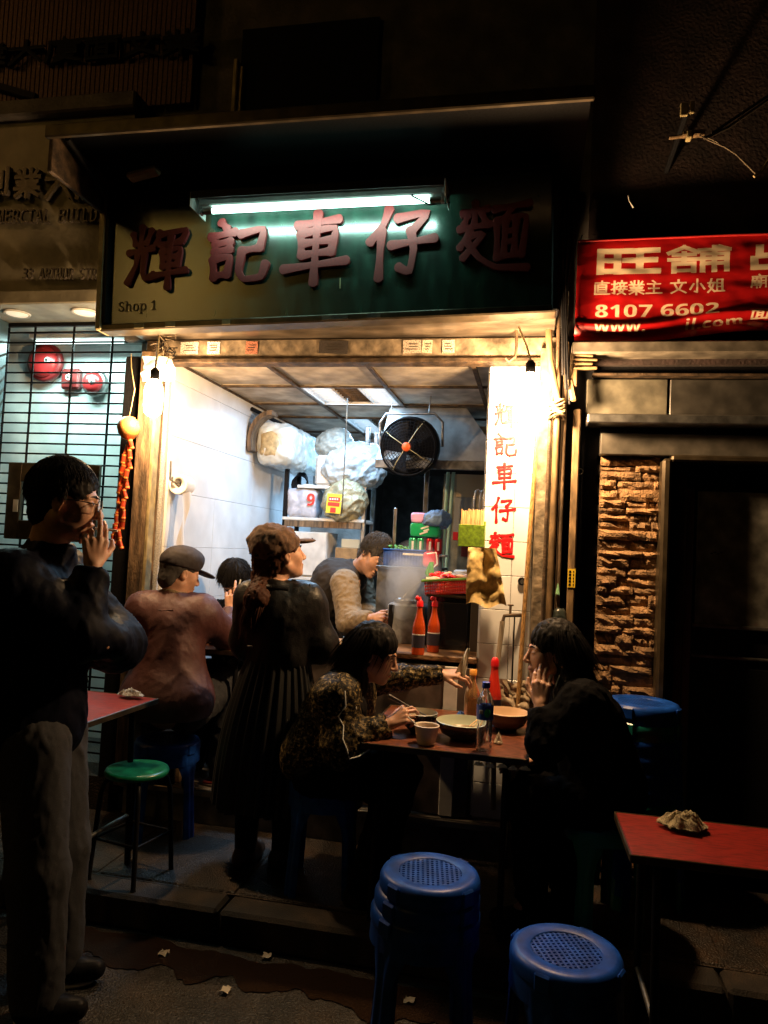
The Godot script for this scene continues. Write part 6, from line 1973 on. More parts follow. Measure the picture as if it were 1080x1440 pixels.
# many fine tapered locks that grow from the scalp and fall over it
func locks(c: Vector3, B: Basis, s: float, n: int, length: float, lift: float, sd: int, low := -0.25, drop := 0.0, w := 0.0014, back := 0.0) -> ArrayMesh:
	var rng := RandomNumberGenerator.new()
	rng.seed = sd
	var mb := MB.new()
	var r := V(0.086, 0.099, 0.102) * s
	var mid := c + B * (V(0, 0.042, -0.018) * s)
	for k in n:
		var y := rng.randf_range(low, 1.0)
		var a := rng.randf() * TAU
		var q := V(cos(a) * sqrt(1.0 - y * y), y, sin(a) * sqrt(1.0 - y * y))
		if q.z > 0.25 and q.y < 0.42 or back > 0.0 and q.z > 0.05 and q.y < 0.75:
			continue
		var p := mid + B * (q * r)
		var pts := [p]
		var nrm := (B * (q / r)).normalized()
		var crown := (B * V(0.1, 0.75, -0.45)).normalized()
		var d := (nrm - crown * 0.9).normalized()
		d = (d - nrm * d.dot(nrm)).normalized() + V(rng.randf_range(-0.5, 0.5), rng.randf_range(-0.3, 0.3), rng.randf_range(-0.5, 0.5)) * 0.6
		var st := length / 5.0 * rng.randf_range(0.6, 1.2)
		for j in 5:
			d = (d - B.z * back + Vector3.DOWN * (0.25 + drop) + nrm * (lift if j == 0 else 0.0)).normalized()
			p += d * st
			var l := B.transposed() * (p - mid) / r
			if l.length() < 1.03:
				p = mid + B * (l.normalized() * 1.03 * r)
			pts.append(p)
		mb.tube(pts, [w, w * 1.1, w, w * 0.85, w * 0.6, w * 0.15], 3, false)
	return mb.mesh()

func cloth_part(o: Node3D, called: String, f: Fld, m: Material, cell: float, amp: float, sd: int, stretch := Vector3(1, 0.45, 1), freq := 13.0) -> MeshInstance3D:
	var mb := MB.new()
	var nz := noise(freq, sd)
	if cell > 0.0078 and amp > 0.004:
		nz.fractal_type = FastNoiseLite.FRACTAL_RIDGED      # cloth folds in sharp creases
		nz.fractal_octaves = 2
		nz.domain_warp_enabled = true
		nz.domain_warp_amplitude = 0.05
		nz.domain_warp_frequency = 6.0
	f.add_to(mb, cell, amp, nz, stretch)
	return part(o, called, mb.mesh(), m)

func shoe(o: Node3D, ankle: Vector3, toe: Vector3, m: Material, sole: Material) -> void:
	var f := Fld.new()
	var d := V(toe.x - ankle.x, 0, toe.z - ankle.z).normalized()
	var a := V(ankle.x, toe.y, ankle.z)
	f.cap(a - d * 0.03, a + d * 0.06, 0.042, 0.044, 0.02)
	f.cap(a + d * 0.06, toe + d * 0.02, 0.042, 0.034, 0.02)
	f.cap(ankle + V(0, 0.03, 0), a, 0.044, 0.042, 0.03)
	f.plane(a - V(0, 0.032, 0), Vector3.DOWN)
	var mb := MB.new()
	f.add_to(mb, 0.008)
	part(o, "shoe", mb.mesh(), m)
	var q := MB.new()
	q.xf = Transform3D(Basis(d, Vector3.UP, d.cross(Vector3.UP)), a - V(0, 0.040, 0))
	q.lathe([Vector2(0, -0.010), Vector2(0.041, -0.010), Vector2(0.044, 0.006), Vector2(0, 0.008)], 20)
	var sm := PackedVector3Array()
	for v in q.v:
		sm.append(v)
	for k in q.v.size():
		var l := (q.v[k] - a).dot(d)
		q.v[k] = q.v[k] + d * (l * 1.25 + 0.035)
	part(o, "sole", q.mesh(), sole)

func frame(d: Vector3, back: Vector3) -> Basis:     # z along d, y towards back
	var z := d.normalized()
	var x := back.cross(z).normalized()
	return Basis(x, z.cross(x), z)

func build_people() -> void:
	var navy := mat(V(0.006, 0.007, 0.014), 0.55, 0.0, "fine", 0.7, Vector3.ONE * 0.15)
	var black_cloth := mat(V(0.006, 0.006, 0.007), 0.85, 0.0, "fine", 0.6, Vector3.ONE * 0.12)
	var leather := mat(V(0.008, 0.007, 0.007), 0.45, 0.0, "blotch", 0.6, Vector3.ONE * 0.2, 0.12)
	var grey_cloth := mat(V(0.062, 0.064, 0.072), 0.9, 0.0, "fine", 0.65, Vector3.ONE * 0.12)
	var white_rubber := mat(V(0.5, 0.48, 0.45), 0.7)
	for m in [navy, black_cloth, grey_cloth]:
		dull(m, 0.12)
	dull(leather, 0.35)
	smoker(navy, grey_cloth, white_rubber)
	coat_man(grey_cloth, white_rubber)
	bowed_man(black_cloth)
	cap_woman(leather, black_cloth)
	cook(black_cloth)
	floral_woman(black_cloth)
	black_woman(black_cloth)

func smoker(navy: Material, grey: Material, rubber: Material) -> void:
	var o := thing("person", "standing person in dark jacket and grey trousers smoking at far left", "person", Vector3.ZERO)
	var p := {"head": V(-1.565, 1.655, 1.30), "B": facing(V(0.88, -0.10, -0.42)), "s": 1.09, "neck": V(-1.62, 1.47, 1.31), "front": V(0.9, 0, -0.4).normalized(), "chest": V(-1.64, 1.25, 1.30), "hip": V(-1.61, 0.88, 1.30),
		"sr": V(-1.61, 1.37, 1.49), "sl": V(-1.70, 1.37, 1.10), "er": V(-1.42, 1.225, 1.40), "wr": V(-1.432, 1.445, 1.32), "el": V(-1.46, 1.16, 1.10), "wl": V(-1.36, 1.20, 1.30),
		"hr": V(-1.56, 0.86, 1.38), "hl": V(-1.62, 0.86, 1.21), "kr": V(-1.50, 0.47, 1.40), "kl": V(-1.57, 0.47, 1.20), "ar": V(-1.485, 0.09, 1.39), "al": V(-1.56, 0.09, 1.18), "fr": V(-1.38, 0.045, 1.36), "fl": V(-1.45, 0.045, 1.15)}
	p.hands = [[p.wr, frame(V(-0.10, 1.0, -0.22), V(0.75, 0.1, 0.65)), [0.30, 0.18, 0.75, 0.9], -1.0, 1.05, p.er], [p.wl, frame(V(0.3, 0.3, 1.0), V(0.9, 0.2, -0.3)), [0.5, 0.6, 0.6, 0.6], -1.0, 1.0, p.el]]
	body(o, p, 0.0045)
	var f := Fld.new()
	scalp(f, p.head, p.B, p.s, 1.05)
	cloth_part(o, "hair", f, M.hair, 0.0065, 0.004, 2, Vector3.ONE, 60.0)
	part(o, "hair_locks", locks(p.head, p.B, p.s, 2200, 0.034, 0.35, 3, -0.3), M.hair)
	var B: Basis = p.B
	var gl := MB.new()
	for e in [-1.0, 1.0]:
		var ring := []
		for k in 17:
			var a := TAU * k / 16.0
			ring.append(p.head + B * (V(e * 0.032 + cos(a) * 0.024, 0.001 + sin(a) * 0.017, 0.108 - absf(e * 0.032 + cos(a) * 0.024) * 0.12) * p.s))
		gl.tube(ring, 0.0014, 5, false)
		gl.tube([p.head + B * (V(e * 0.056, 0.006, 0.100) * p.s), p.head + B * (V(e * 0.078, 0.008, 0.04) * p.s), p.head + B * (V(e * 0.080, 0.004, -0.01) * p.s)], 0.0018, 5)
	gl.tube([p.head + B * (V(-0.009, 0.004, 0.108) * p.s), p.head + B * (V(0.009, 0.004, 0.108) * p.s)], 0.0015, 5)
	var gp := part(o, "glasses", gl.mesh(), M.black)
	for e in [-1.0, 1.0]:
		part(gp, "lens", MB.new().ball(p.head + B * (V(e * 0.032, 0.001, 0.104) * p.s), V(0.023, 0.016, 0.0015) * p.s, B, 16, 8).mesh(), M.glass)
	part(o, "cigarette", MB.new().tube([p.head + B * (V(-0.004, -0.068, 0.10) * p.s), p.head + B * (V(-0.020, -0.066, 0.168) * p.s)], 0.004, 8).mesh(), mat(V(0.7, 0.68, 0.62), 0.8))
	# padded jacket
	f = Fld.new()
	f.cap(V(-1.665, 1.24, 1.30), V(-1.65, 0.92, 1.30), 0.185, 0.195, 0.08, p.front, 1.06)
	f.cap(p.sl, p.sr, 0.105, 0.105, 0.10)
	f.cap(V(-1.63, 1.38, 1.30), V(-1.60, 1.50, 1.305), 0.10, 0.078, 0.05, Vector3.ZERO, 1.0, [V(-1.585, 1.515, 1.305), V(0.15, 1, 0).normalized()])
	f.chain([p.sr, p.er], [0.110, 0.084], 0.06)
	f.cap(p.er, p.wr, 0.082, 0.052, 0.04, Vector3.ZERO, 1.0, [p.wr + V(0.01, -0.015, 0.0), (p.wr - p.er).normalized()])
	f.chain([p.sl, p.el, p.wl], [0.115, 0.090, 0.058], 0.06)
	f.plane(V(-1.6, 0.815, 1.3), Vector3.DOWN)
	cloth_part(o, "jacket", f, navy, 0.012, 0.0070, 11, Vector3(1, 0.6, 1), 9.0)
	f = Fld.new()
	f.chain([p.hr, p.kr, V(-1.485, 0.06, 1.385)], [0.110, 0.090, 0.078], 0.03)
	f.plane(V(0, 0.055, 0), Vector3.DOWN)
	var g := Fld.new()
	g.chain([p.hl, p.kl, V(-1.56, 0.06, 1.18)], [0.115, 0.098, 0.082], 0.03)
	g.plane(V(0, 0.055, 0), Vector3.DOWN)
	cloth_part(o, "trouser_leg", f, grey, 0.011, 0.0060, 12, Vector3(1, 0.32, 1), 11.0)
	cloth_part(o, "trouser_leg", g, grey, 0.011, 0.0060, 13, Vector3(1, 0.32, 1), 11.0)
	shoe(o, p.ar, p.fr, M.black, rubber)
	shoe(o, p.al, p.fl, M.black, rubber)

func coat_man(grey: Material, rubber: Material) -> void:
	var o := thing("person", "seated person in brown coat and dark cap seen from behind", "person")
	var p := {"head": V(-1.735, 1.372, 0.09), "B": facing(V(0.62, -0.22, -0.75)), "s": 0.98, "neck": V(-1.74, 1.23, 0.12), "front": V(0.2, 0, -1).normalized(), "chest": V(-1.745, 1.08, 0.12), "hip": V(-1.73, 0.73, 0.16),
		"sl": V(-1.885, 1.185, 0.15), "sr": V(-1.605, 1.19, 0.08), "er": V(-1.535, 1.055, -0.07), "wr": V(-1.568, 1.178, -0.18), "el": V(-1.90, 0.98, -0.04), "wl": V(-1.76, 1.03, -0.22),
		"hl": V(-1.80, 0.69, 0.10), "hr": V(-1.65, 0.69, 0.10), "kl": V(-1.80, 0.80, -0.28), "kr": V(-1.545, 0.80, -0.20), "al": V(-1.80, 0.38, -0.26), "ar": V(-1.56, 0.38, -0.16), "fl": V(-1.80, 0.335, -0.38), "fr": V(-1.53, 0.335, -0.27)}
	p.hands = [[p.wr, frame(V(-0.02, 1.0, -0.25), V(0.5, 0.1, 0.85)), [0.35, 0.25, 0.8, 0.9], -1.0, 0.95, p.er], [p.wl, frame(V(0.5, 0.0, -0.8), V(0, 1, 0)), [0.4, 0.45, 0.5, 0.5], -1.0, 0.95, p.el]]
	body(o, p, 0.005)
	part(o, "cigarette", MB.new().tube([p.tips[0][0] + V(0, -0.02, 0), p.tips[0][0] + V(0.012, 0.035, 0.0)], 0.004, 8).mesh(), mat(V(0.7, 0.68, 0.62), 0.8))
	var f := Fld.new()
	scalp(f, p.head, p.B, p.s)
	cloth_part(o, "hair", f, M.hair_grey, 0.007, 0.003, 5, Vector3.ONE, 60.0)
	var B: Basis = p.B
	var c: Vector3 = p.head
	f = Fld.new()
	f.ell(c + B * V(0, 0.052, -0.014), V(0.091, 0.085, 0.106), B, 0.01)
	f.ell(c + B * V(0, 0.085, 0.02), V(0.080, 0.055, 0.085), B, 0.03)
	f.plane(c + B * V(0, 0.028, 0), -B.y)
	var capm := mat(V(0.028, 0.020, 0.024), 0.8, 0.0, "fine", 0.6, Vector3.ONE * 0.1)
	var cp := cloth_part(o, "cap", f, capm, 0.007, 0.003, 21, Vector3.ONE, 20.0)
	f = Fld.new()
	f.ell(c + B * V(0, 0.030, 0.125), V(0.072, 0.011, 0.062), B * Basis(Vector3.RIGHT, 0.18), 0.01)
	cloth_part(o, "cap_peak", f, capm, 0.006, 0.0, 22)
	part(cp, "cap_badge", bx(c + B * V(-0.060, 0.075, -0.078), V(0.020, 0.010, 0.004), 0.001, B * Basis(Vector3.UP, 0.75)), mat(V(0.5, 0.10, 0.09), 0.6))
	part(cp, "cap_button", MB.new().ball(c + B * V(0, 0.139, 0.0), V(0.008, 0.005, 0.008), B, 8, 6).mesh(), capm)
	# brown coat
	var coat := mat(V(0.074, 0.020, 0.018), 0.6, 0.0, "fine", 0.8, Vector3.ONE * 0.35, 0.05)
	f = Fld.new()
	f.cap(p.chest, V(-1.73, 0.80, 0.15), 0.165, 0.19, 0.08, p.front, 1.12)
	f.ell(V(-1.735, 0.76, 0.15), V(0.235, 0.16, 0.20), Basis(), 0.08)
	f.cap(p.sl + V(0.02, -0.02, 0), p.sr + V(-0.02, -0.02, 0), 0.088, 0.088, 0.09)
	f.cap(V(-1.742, 1.16, 0.13), V(-1.742, 1.255, 0.115), 0.085, 0.068, 0.05, Vector3.ZERO, 1.0, [V(-1.742, 1.268, 0.11), V(0.1, 1, -0.25).normalized()])
	f.chain([p.sr, p.er], [0.082, 0.070], 0.06)
	f.cap(p.er, p.wr, 0.068, 0.048, 0.035, Vector3.ZERO, 1.0, [p.wr - V(0, 0.012, 0), (p.wr - p.er).normalized()])
	f.chain([p.sl, p.el, p.wl], [0.092, 0.076, 0.05], 0.06)
	f.plane(V(0, 0.685, 0), Vector3.DOWN)
	var j := cloth_part(o, "coat", f, coat, 0.0090, 0.0050, 31, Vector3(0.9, 0.7, 1), 6.5)
	part(j, "back_seam", MB.new().tube([V(-1.80, 1.205, 0.235), V(-1.745, 1.198, 0.243), V(-1.69, 1.203, 0.228)], 0.003, 5).mesh(), coat)
	f = Fld.new()
	f.cap(V(-1.742, 1.245, 0.115), V(-1.742, 1.262, 0.11), 0.075, 0.072, 0.01, Vector3.ZERO, 1.0, [V(-1.742, 1.28, 0.105), V(0.1, 1, -0.25).normalized()])
	cloth_part(o, "collar", f, mat(V(0.16, 0.11, 0.06), 0.85), 0.008, 0.006, 33, Vector3.ONE, 22.0)
	var legs := [[p.hr, p.kr, p.ar, 41], [p.hl, p.kl, p.al, 42]]
	for q in legs:
		f = Fld.new()
		f.chain([q[0], q[1], q[2]], [0.100, 0.080, 0.064], 0.03)
		cloth_part(o, "trouser_leg", f, grey, 0.011, 0.0080, q[3], Vector3(1, 0.5, 1), 14.0)
	for q in [[p.ar, p.fr], [p.al, p.fl]]:
		shoe(o, q[0], q[1], M.black, rubber)
	for k in 3:
		part(o, "shoe_stripe", bx(V(-1.512 + k * 0.001, 0.352, -0.185 - k * 0.022), V(0.006, 0.035, 0.009), 0.001, Basis(Vector3.RIGHT, 0.5)), rubber)

func bowed_man(cloth: Material) -> void:
	var o := thing("person", "dark haired seated person with bowed head inside the shop", "person")
	var p := {"head": V(-1.645, 1.315, -0.42), "B": facing(V(0.10, -0.70, 0.70), V(0, 0.7, 0.7)), "s": 0.95, "neck": V(-1.645, 1.17, -0.50), "front": V(0, 0, 1), "chest": V(-1.645, 1.02, -0.50), "hip": V(-1.645, 0.76, -0.54),
		"sl": V(-1.50, 1.11, -0.48), "sr": V(-1.79, 1.11, -0.48), "el": V(-1.47, 1.00, -0.30), "wl": V(-1.575, 1.08, -0.26), "er": V(-1.80, 1.01, -0.30), "wr": V(-1.70, 1.04, -0.24),
		"hl": V(-1.56, 0.78, -0.52), "hr": V(-1.73, 0.78, -0.52), "kl": V(-1.52, 0.80, -0.32), "kr": V(-1.78, 0.80, -0.32), "al": V(-1.52, 0.38, -0.34), "ar": V(-1.78, 0.38, -0.34), "fl": V(-1.52, 0.335, -0.25), "fr": V(-1.78, 0.335, -0.25)}
	p.hands = [[p.wl, frame(V(-0.5, 0.6, 0.3), V(0.4, 0.3, 0.8)), [0.6, 0.6, 0.7, 0.8], 1.0, 0.95, p.el], [p.wr, frame(V(0.7, 0.1, 0.4), V(0, 1, 0.2)), [0.5, 0.5, 0.6, 0.6], -1.0, 0.95, p.er]]
	body(o, p, 0.0055)
	var f := Fld.new()
	scalp(f, p.head, p.B, p.s, 1.06)
	cloth_part(o, "hair", f, M.hair, 0.0065, 0.005, 51, Vector3.ONE, 50.0)
	part(o, "hair_locks", locks(p.head, p.B, p.s, 1500, 0.05, 0.6, 52, -0.1), M.hair)
	f = Fld.new()
	f.cap(p.chest, p.hip, 0.15, 0.15, 0.06, p.front, 1.15)
	f.cap(p.sl, p.sr, 0.075, 0.075, 0.08)
	f.cap(p.chest, p.neck, 0.10, 0.075, 0.06)
	f.chain([p.sl, p.el, p.wl.lerp(p.el, 0.1)], [0.08, 0.065, 0.045], 0.05)
	f.chain([p.sr, p.er, p.wr.lerp(p.er, 0.1)], [0.08, 0.065, 0.045], 0.05)
	cloth_part(o, "jacket", f, cloth, 0.013, 0.012, 53)
	for q in [[p.hl, p.kl, p.al], [p.hr, p.kr, p.ar]]:
		f = Fld.new()
		f.chain(q, [0.095, 0.075, 0.06], 0.03)
		cloth_part(o, "trouser_leg", f, cloth, 0.014, 0.010, 54)
	shoe(o, p.al, p.fl, M.black, M.black)
	shoe(o, p.ar, p.fr, M.black, M.black)

func cap_woman(leather: Material, cloth: Material) -> void:
	var o := thing("person", "standing person in brown cap, black leather jacket and long pleated skirt", "person")
	var p := {"head": V(-1.115, 1.495, 0.34), "B": facing(V(0.70, 0.22, -0.62)), "s": 0.97, "neck": V(-1.13, 1.355, 0.37), "front": V(0.25, 0, -1).normalized(), "chest": V(-1.105, 1.19, 0.37), "hip": V(-1.10, 0.92, 0.36),
		"sl": V(-1.235, 1.295, 0.37), "sr": V(-0.985, 1.30, 0.34), "el": V(-1.265, 1.09, 0.33), "wl": V(-1.17, 1.04, 0.16), "er": V(-0.925, 1.10, 0.30), "wr": V(-1.01, 1.05, 0.14),
		"hl": V(-1.18, 0.90, 0.36), "hr": V(-1.02, 0.90, 0.36), "kl": V(-1.18, 0.52, 0.36), "kr": V(-1.03, 0.52, 0.34), "al": V(-1.20, 0.19, 0.37), "ar": V(-1.04, 0.19, 0.34), "fl": V(-1.185, 0.155, 0.28), "fr": V(-1.01, 0.155, 0.25), "female": true}
	p.hands = [[p.wl, frame(V(0.5, 0.1, -0.6), V(-0.4, 0.8, 0)), [0.5, 0.5, 0.5, 0.5], -1.0, 0.9, p.el], [p.wr, frame(V(-0.4, 0.1, -0.7), V(0.3, 0.9, 0)), [0.5, 0.5, 0.5, 0.5], 1.0, 0.9, p.er]]
	body(o, p, 0.005)
	var B: Basis = p.B
	var c: Vector3 = p.head
	# long brown hair gathered over the left shoulder
	var f := Fld.new()
	scalp(f, c, B, 0.99)
	f.chain([c + B * V(0.02, 0.0, -0.075), c + B * V(0.03, -0.10, -0.085), V(-1.175, 1.30, 0.46), V(-1.20, 1.20, 0.475)], [0.058, 0.056, 0.052, 0.028], 0.03)
	cloth_part(o, "hair", f, M.hair_brown, 0.008, 0.008, 61, Vector3(1, 0.25, 1), 40.0)
	var hm := MB.new()
	var rng := RandomNumberGenerator.new()
	rng.seed = 9
	for k in 160:
		var a := rng.randf() * TAU
		var q := V(cos(a) * 0.055, 0, sin(a) * 0.05)
		hm.tube([c + B * V(0.02, -0.02, -0.07) + q * 0.9, c + B * V(0.03, -0.11, -0.085) + q, V(-1.175, 1.28, 0.47) + q * 0.9, V(-1.20 + rng.randf_range(-0.03, 0.03), 1.17 + rng.randf_range(-0.05, 0.05), 0.485) + q * 0.5], [0.002, 0.0026, 0.0024, 0.0006], 4, false)
	part(o, "hair_locks", hm.mesh(), M.hair_brown)
	# soft peaked cap
	var capm := mat(V(0.135, 0.070, 0.038), 0.9, 0.0, "blotch", 0.6, Vector3.ONE * 0.12, 0.2)
	f = Fld.new()
	f.ell(c + B * V(0.0, 0.070, -0.030), V(0.108, 0.082, 0.118), B * Basis(Vector3.RIGHT, 0.22), 0.02)
	f.ell(c + B * V(0, 0.045, -0.075), V(0.085, 0.062, 0.055), B, 0.03)
	f.plane(c + B * V(0, 0.012, 0), (B * V(0, -1, 0.1)).normalized())
	var cp := cloth_part(o, "cap", f, capm, 0.0075, 0.014, 63, Vector3.ONE, 14.0)
	f = Fld.new()
	f.ell(c + B * V(0, 0.045, 0.115), V(0.070, 0.012, 0.055), B * Basis(Vector3.RIGHT, 0.1), 0.01)
	cloth_part(o, "cap_peak", f, capm, 0.006, 0.0, 64)
	part(cp, "cap_band", MB.new().tube([c + B * V(-0.09, 0.030, -0.075), c + B * V(-0.03, 0.025, -0.132), c + B * V(0.04, 0.035, -0.134), c + B * V(0.09, 0.05, -0.08)], 0.006, 6).mesh(), M.black)
	part(cp, "cap_slit", MB.new().tube([c + B * V(-0.05, 0.07, -0.125), c + B * V(0.0, 0.085, -0.136), c + B * V(0.05, 0.07, -0.128)], 0.005, 6).mesh(), M.black)
	# leather jacket
	f = Fld.new()
	f.cap(V(-1.105, 1.20, 0.365), V(-1.10, 1.06, 0.36), 0.152, 0.145, 0.06, p.front, 1.2)
	f.cap(p.sl + V(0.02, -0.02, 0), p.sr + V(-0.02, -0.02, 0), 0.076, 0.076, 0.08)
	f.cap(V(-1.115, 1.28, 0.37), V(-1.12, 1.36, 0.365), 0.080, 0.062, 0.05, Vector3.ZERO, 1.0, [V(-1.12, 1.372, 0.36), V(0.1, 1, -0.2).normalized()])
	f.chain([p.sl, p.el, p.wl], [0.080, 0.068, 0.045], 0.05)
	f.chain([p.sr, p.er, p.wr], [0.082, 0.072, 0.045], 0.05)
	f.plane(V(0, 1.005, 0), Vector3.DOWN)
	var jk := cloth_part(o, "leather_jacket", f, leather, 0.0100, 0.0070, 65, Vector3(1, 0.7, 1), 6.0)
	part(jk, "collar_flap", MB.new().tube([V(-1.20, 1.345, 0.41), V(-1.13, 1.352, 0.452), V(-1.05, 1.345, 0.42)], 0.016, 8).mesh(), leather)
	part(jk, "shoulder_seam", MB.new().tube([V(-0.965, 1.375, 0.38), V(-0.935, 1.30, 0.40), V(-0.92, 1.20, 0.375)], 0.004, 6).mesh(), leather)
	part(jk, "zip_pull", bx(V(-1.18, 1.10, 0.508), V(0.028, 0.008, 0.005), 0.002), M.steel)
	# pleated skirt: deep folds all round
	var sk := PackedVector3Array()
	var nu := 241
	var nv := 20
	for jv in nv:
		var v := jv / float(nv - 1)
		for i in nu:
			var a := TAU * (i % 240) / 240.0
			var ph := fposmod(a / TAU * 30.0, 1.0)
			var pleat := (ph if ph < 0.8 else (1.0 - ph) * 4.0) * lerpf(0.012, 0.030, v) * (0.65 + 0.7 * absf(sin(floor(a / TAU * 30.0) * 2.3)))
			var rx := lerpf(0.135, 0.205, v) + 0.03 * sin(v * PI) + pleat
			var rz := lerpf(0.11, 0.17, v) + 0.02 * sin(v * PI) + pleat
			sk.append(V(-1.10 - 0.035 * v + cos(a) * rx, 1.03 - v * 0.64 + 0.006 * sin(a * 5.0) * v, 0.36 + sin(a) * rz))
	var satin := mat(V(0.008, 0.008, 0.008), 0.45, 0.0, "fine", 0.7, Vector3.ONE * 0.1)
	satin.rim_enabled = true
	satin.rim = 0.15
	part(o, "pleated_skirt", MB.new().grid(sk, nu, nv).mesh(), satin)
	for q in [[p.al, p.fl], [p.ar, p.fr]]:
		f = Fld.new()
		f.cap(q[0] + V(0, 0.3, 0), q[0], 0.06, 0.048, 0.02)
		cloth_part(o, "boot_shaft", f, M.black, 0.012, 0.004, 66)
		shoe(o, q[0], q[1], mat(V(0.10, 0.05, 0.03), 0.5), M.black)

func cook(cloth: Material) -> void:
	var o := thing("person", "cook in dark vest and beige sleeves bending over the steaming boiler", "person")
	var p := {"head": V(-0.915, 1.500, -0.73), "B": facing(V(0.62, -0.55, 0.55), V(0.6, 0.8, 0.1)), "s": 1.0, "neck": V(-1.035, 1.405, -0.79), "front": V(0.7, -0.6, 0.1).normalized(), "chest": V(-1.16, 1.325, -0.80), "hip": V(-1.29, 0.90, -0.82),
		"sr": V(-1.06, 1.335, -0.62), "sl": V(-1.05, 1.335, -0.97), "er": V(-0.985, 1.125, -0.50), "wr": V(-0.842, 1.165, -0.38), "el": V(-0.97, 1.13, -0.92), "wl": V(-0.82, 1.12, -0.74),
		"hr": V(-1.29, 0.88, -0.73), "hl": V(-1.29, 0.88, -0.91), "kr": V(-1.24, 0.58, -0.70), "kl": V(-1.25, 0.58, -0.94), "ar": V(-1.30, 0.38, -0.72), "al": V(-1.30, 0.38, -0.92), "fr": V(-1.17, 0.335, -0.70), "fl": V(-1.17, 0.335, -0.94)}
	p.hands = [[p.wr, frame(V(1.0, 0.05, 0.42), V(-0.3, 0.35, 0.9)), [0.9, 0.95, 1.0, 1.0], 1.0, 1.0, p.er, Vector2(0.3, 0.2)], [p.wl, frame(V(1.0, -0.15, 0.35), V(0, 0.9, -0.3)), [0.7, 0.7, 0.7, 0.7], 1.0, 1.0, p.el]]
	body(o, p, 0.0042)
	var f := Fld.new()
	scalp(f, p.head, p.B, p.s, 1.05)
	cloth_part(o, "hair", f, M.hair_grey, 0.006, 0.006, 71, Vector3.ONE, 45.0)
	part(o, "hair_locks", locks(p.head, p.B, p.s, 2000, 0.045, 0.5, 72, -0.3), M.hair_grey)
	# ladle handle in the right fist
	part(o, "ladle_handle", MB.new().tube([V(-0.722, 1.09, -0.31), V(-0.722, 1.165, -0.31), V(-0.718, 1.255, -0.31)], [0.008, 0.014, 0.016], 8).mesh(), M.black)
	# beige jumper sleeves and body
	var beige := mat(V(0.30, 0.235, 0.155), 0.9, 0.0, "fine", 0.7, Vector3.ONE * 0.06, 0.1)
	f = Fld.new()
	f.cap(p.chest, p.hip, 0.12, 0.12, 0.05, p.front, 1.2)
	f.chain([p.sr, p.er], [0.082, 0.070], 0.05)
	f.cap(p.er, p.wr, 0.068, 0.043, 0.04, Vector3.ZERO, 1.0, [p.wr - V(0.01, 0, 0), (p.wr - p.er).normalized()])
	f.chain([p.sl, p.el], [0.08, 0.068], 0.05)
	f.cap(p.el, p.wl, 0.066, 0.043, 0.04, Vector3.ZERO, 1.0, [p.wl - V(0.01, 0, 0), (p.wl - p.el).normalized()])
	cloth_part(o, "jumper", f, beige, 0.009, 0.0065, 73, Vector3(0.8, 1, 1), 17.0)
	var vest := mat(V(0.028, 0.020, 0.016), 0.85, 0.0, "fine", 0.6, Vector3.ONE * 0.1)
	f = Fld.new()
	f.cap(p.chest + V(-0.005, 0.01, 0), p.hip, 0.142, 0.15, 0.06)
	f.cap(V(-1.075, 1.345, -0.67), V(-1.065, 1.345, -0.93), 0.070, 0.070, 0.06)
	f.cap(V(-1.09, 1.36, -0.80), V(-1.035, 1.415, -0.795), 0.082, 0.070, 0.05, Vector3.ZERO, 1.0, [V(-1.025, 1.425, -0.79), V(0.7, 0.7, 0.1).normalized()])
	cloth_part(o, "vest", f, vest, 0.0105, 0.0070, 74, Vector3.ONE, 11.0)
	f = Fld.new()
	f.cap(V(-1.045, 1.395, -0.795), V(-1.02, 1.42, -0.79), 0.074, 0.070, 0.01, Vector3.ZERO, 1.0, [V(-1.012, 1.432, -0.785), V(0.7, 0.7, 0.1).normalized()])
	cloth_part(o, "vest_collar", f, vest, 0.008, 0.004, 75)
	for q in [[p.hr, p.kr, p.ar], [p.hl, p.kl, p.al]]:
		f = Fld.new()
		f.chain(q, [0.10, 0.085, 0.07], 0.03)
		cloth_part(o, "trouser_leg", f, cloth, 0.014, 0.012, 76)
	shoe(o, p.ar, p.fr, M.black, M.black)
	shoe(o, p.al, p.fl, M.black, M.black)
	part(o, "apron_string", MB.new().tube([V(-1.12, 1.08, -0.63), V(-1.13, 1.0, -0.64), V(-1.11, 0.93, -0.63)], 0.004, 6).mesh(), M.blue_plastic)

func long_hair(o: Node3D, c: Vector3, B: Basis, s: float, ends: Array, sd: int, m: Material) -> void:
	var f := Fld.new()
	scalp(f, c, B, s, 1.07)
	for e in ends:
		f.chain(e[0], e[1], 0.035)
	cloth_part(o, "hair", f, m, 0.0075, 0.007, sd, Vector3(1, 0.22, 1), 42.0)
	part(o, "hair_locks", locks(c, B, s, 1900, 0.17, 0.02, sd + 1, -0.1, 0.25, 0.0011, 0.3), m)

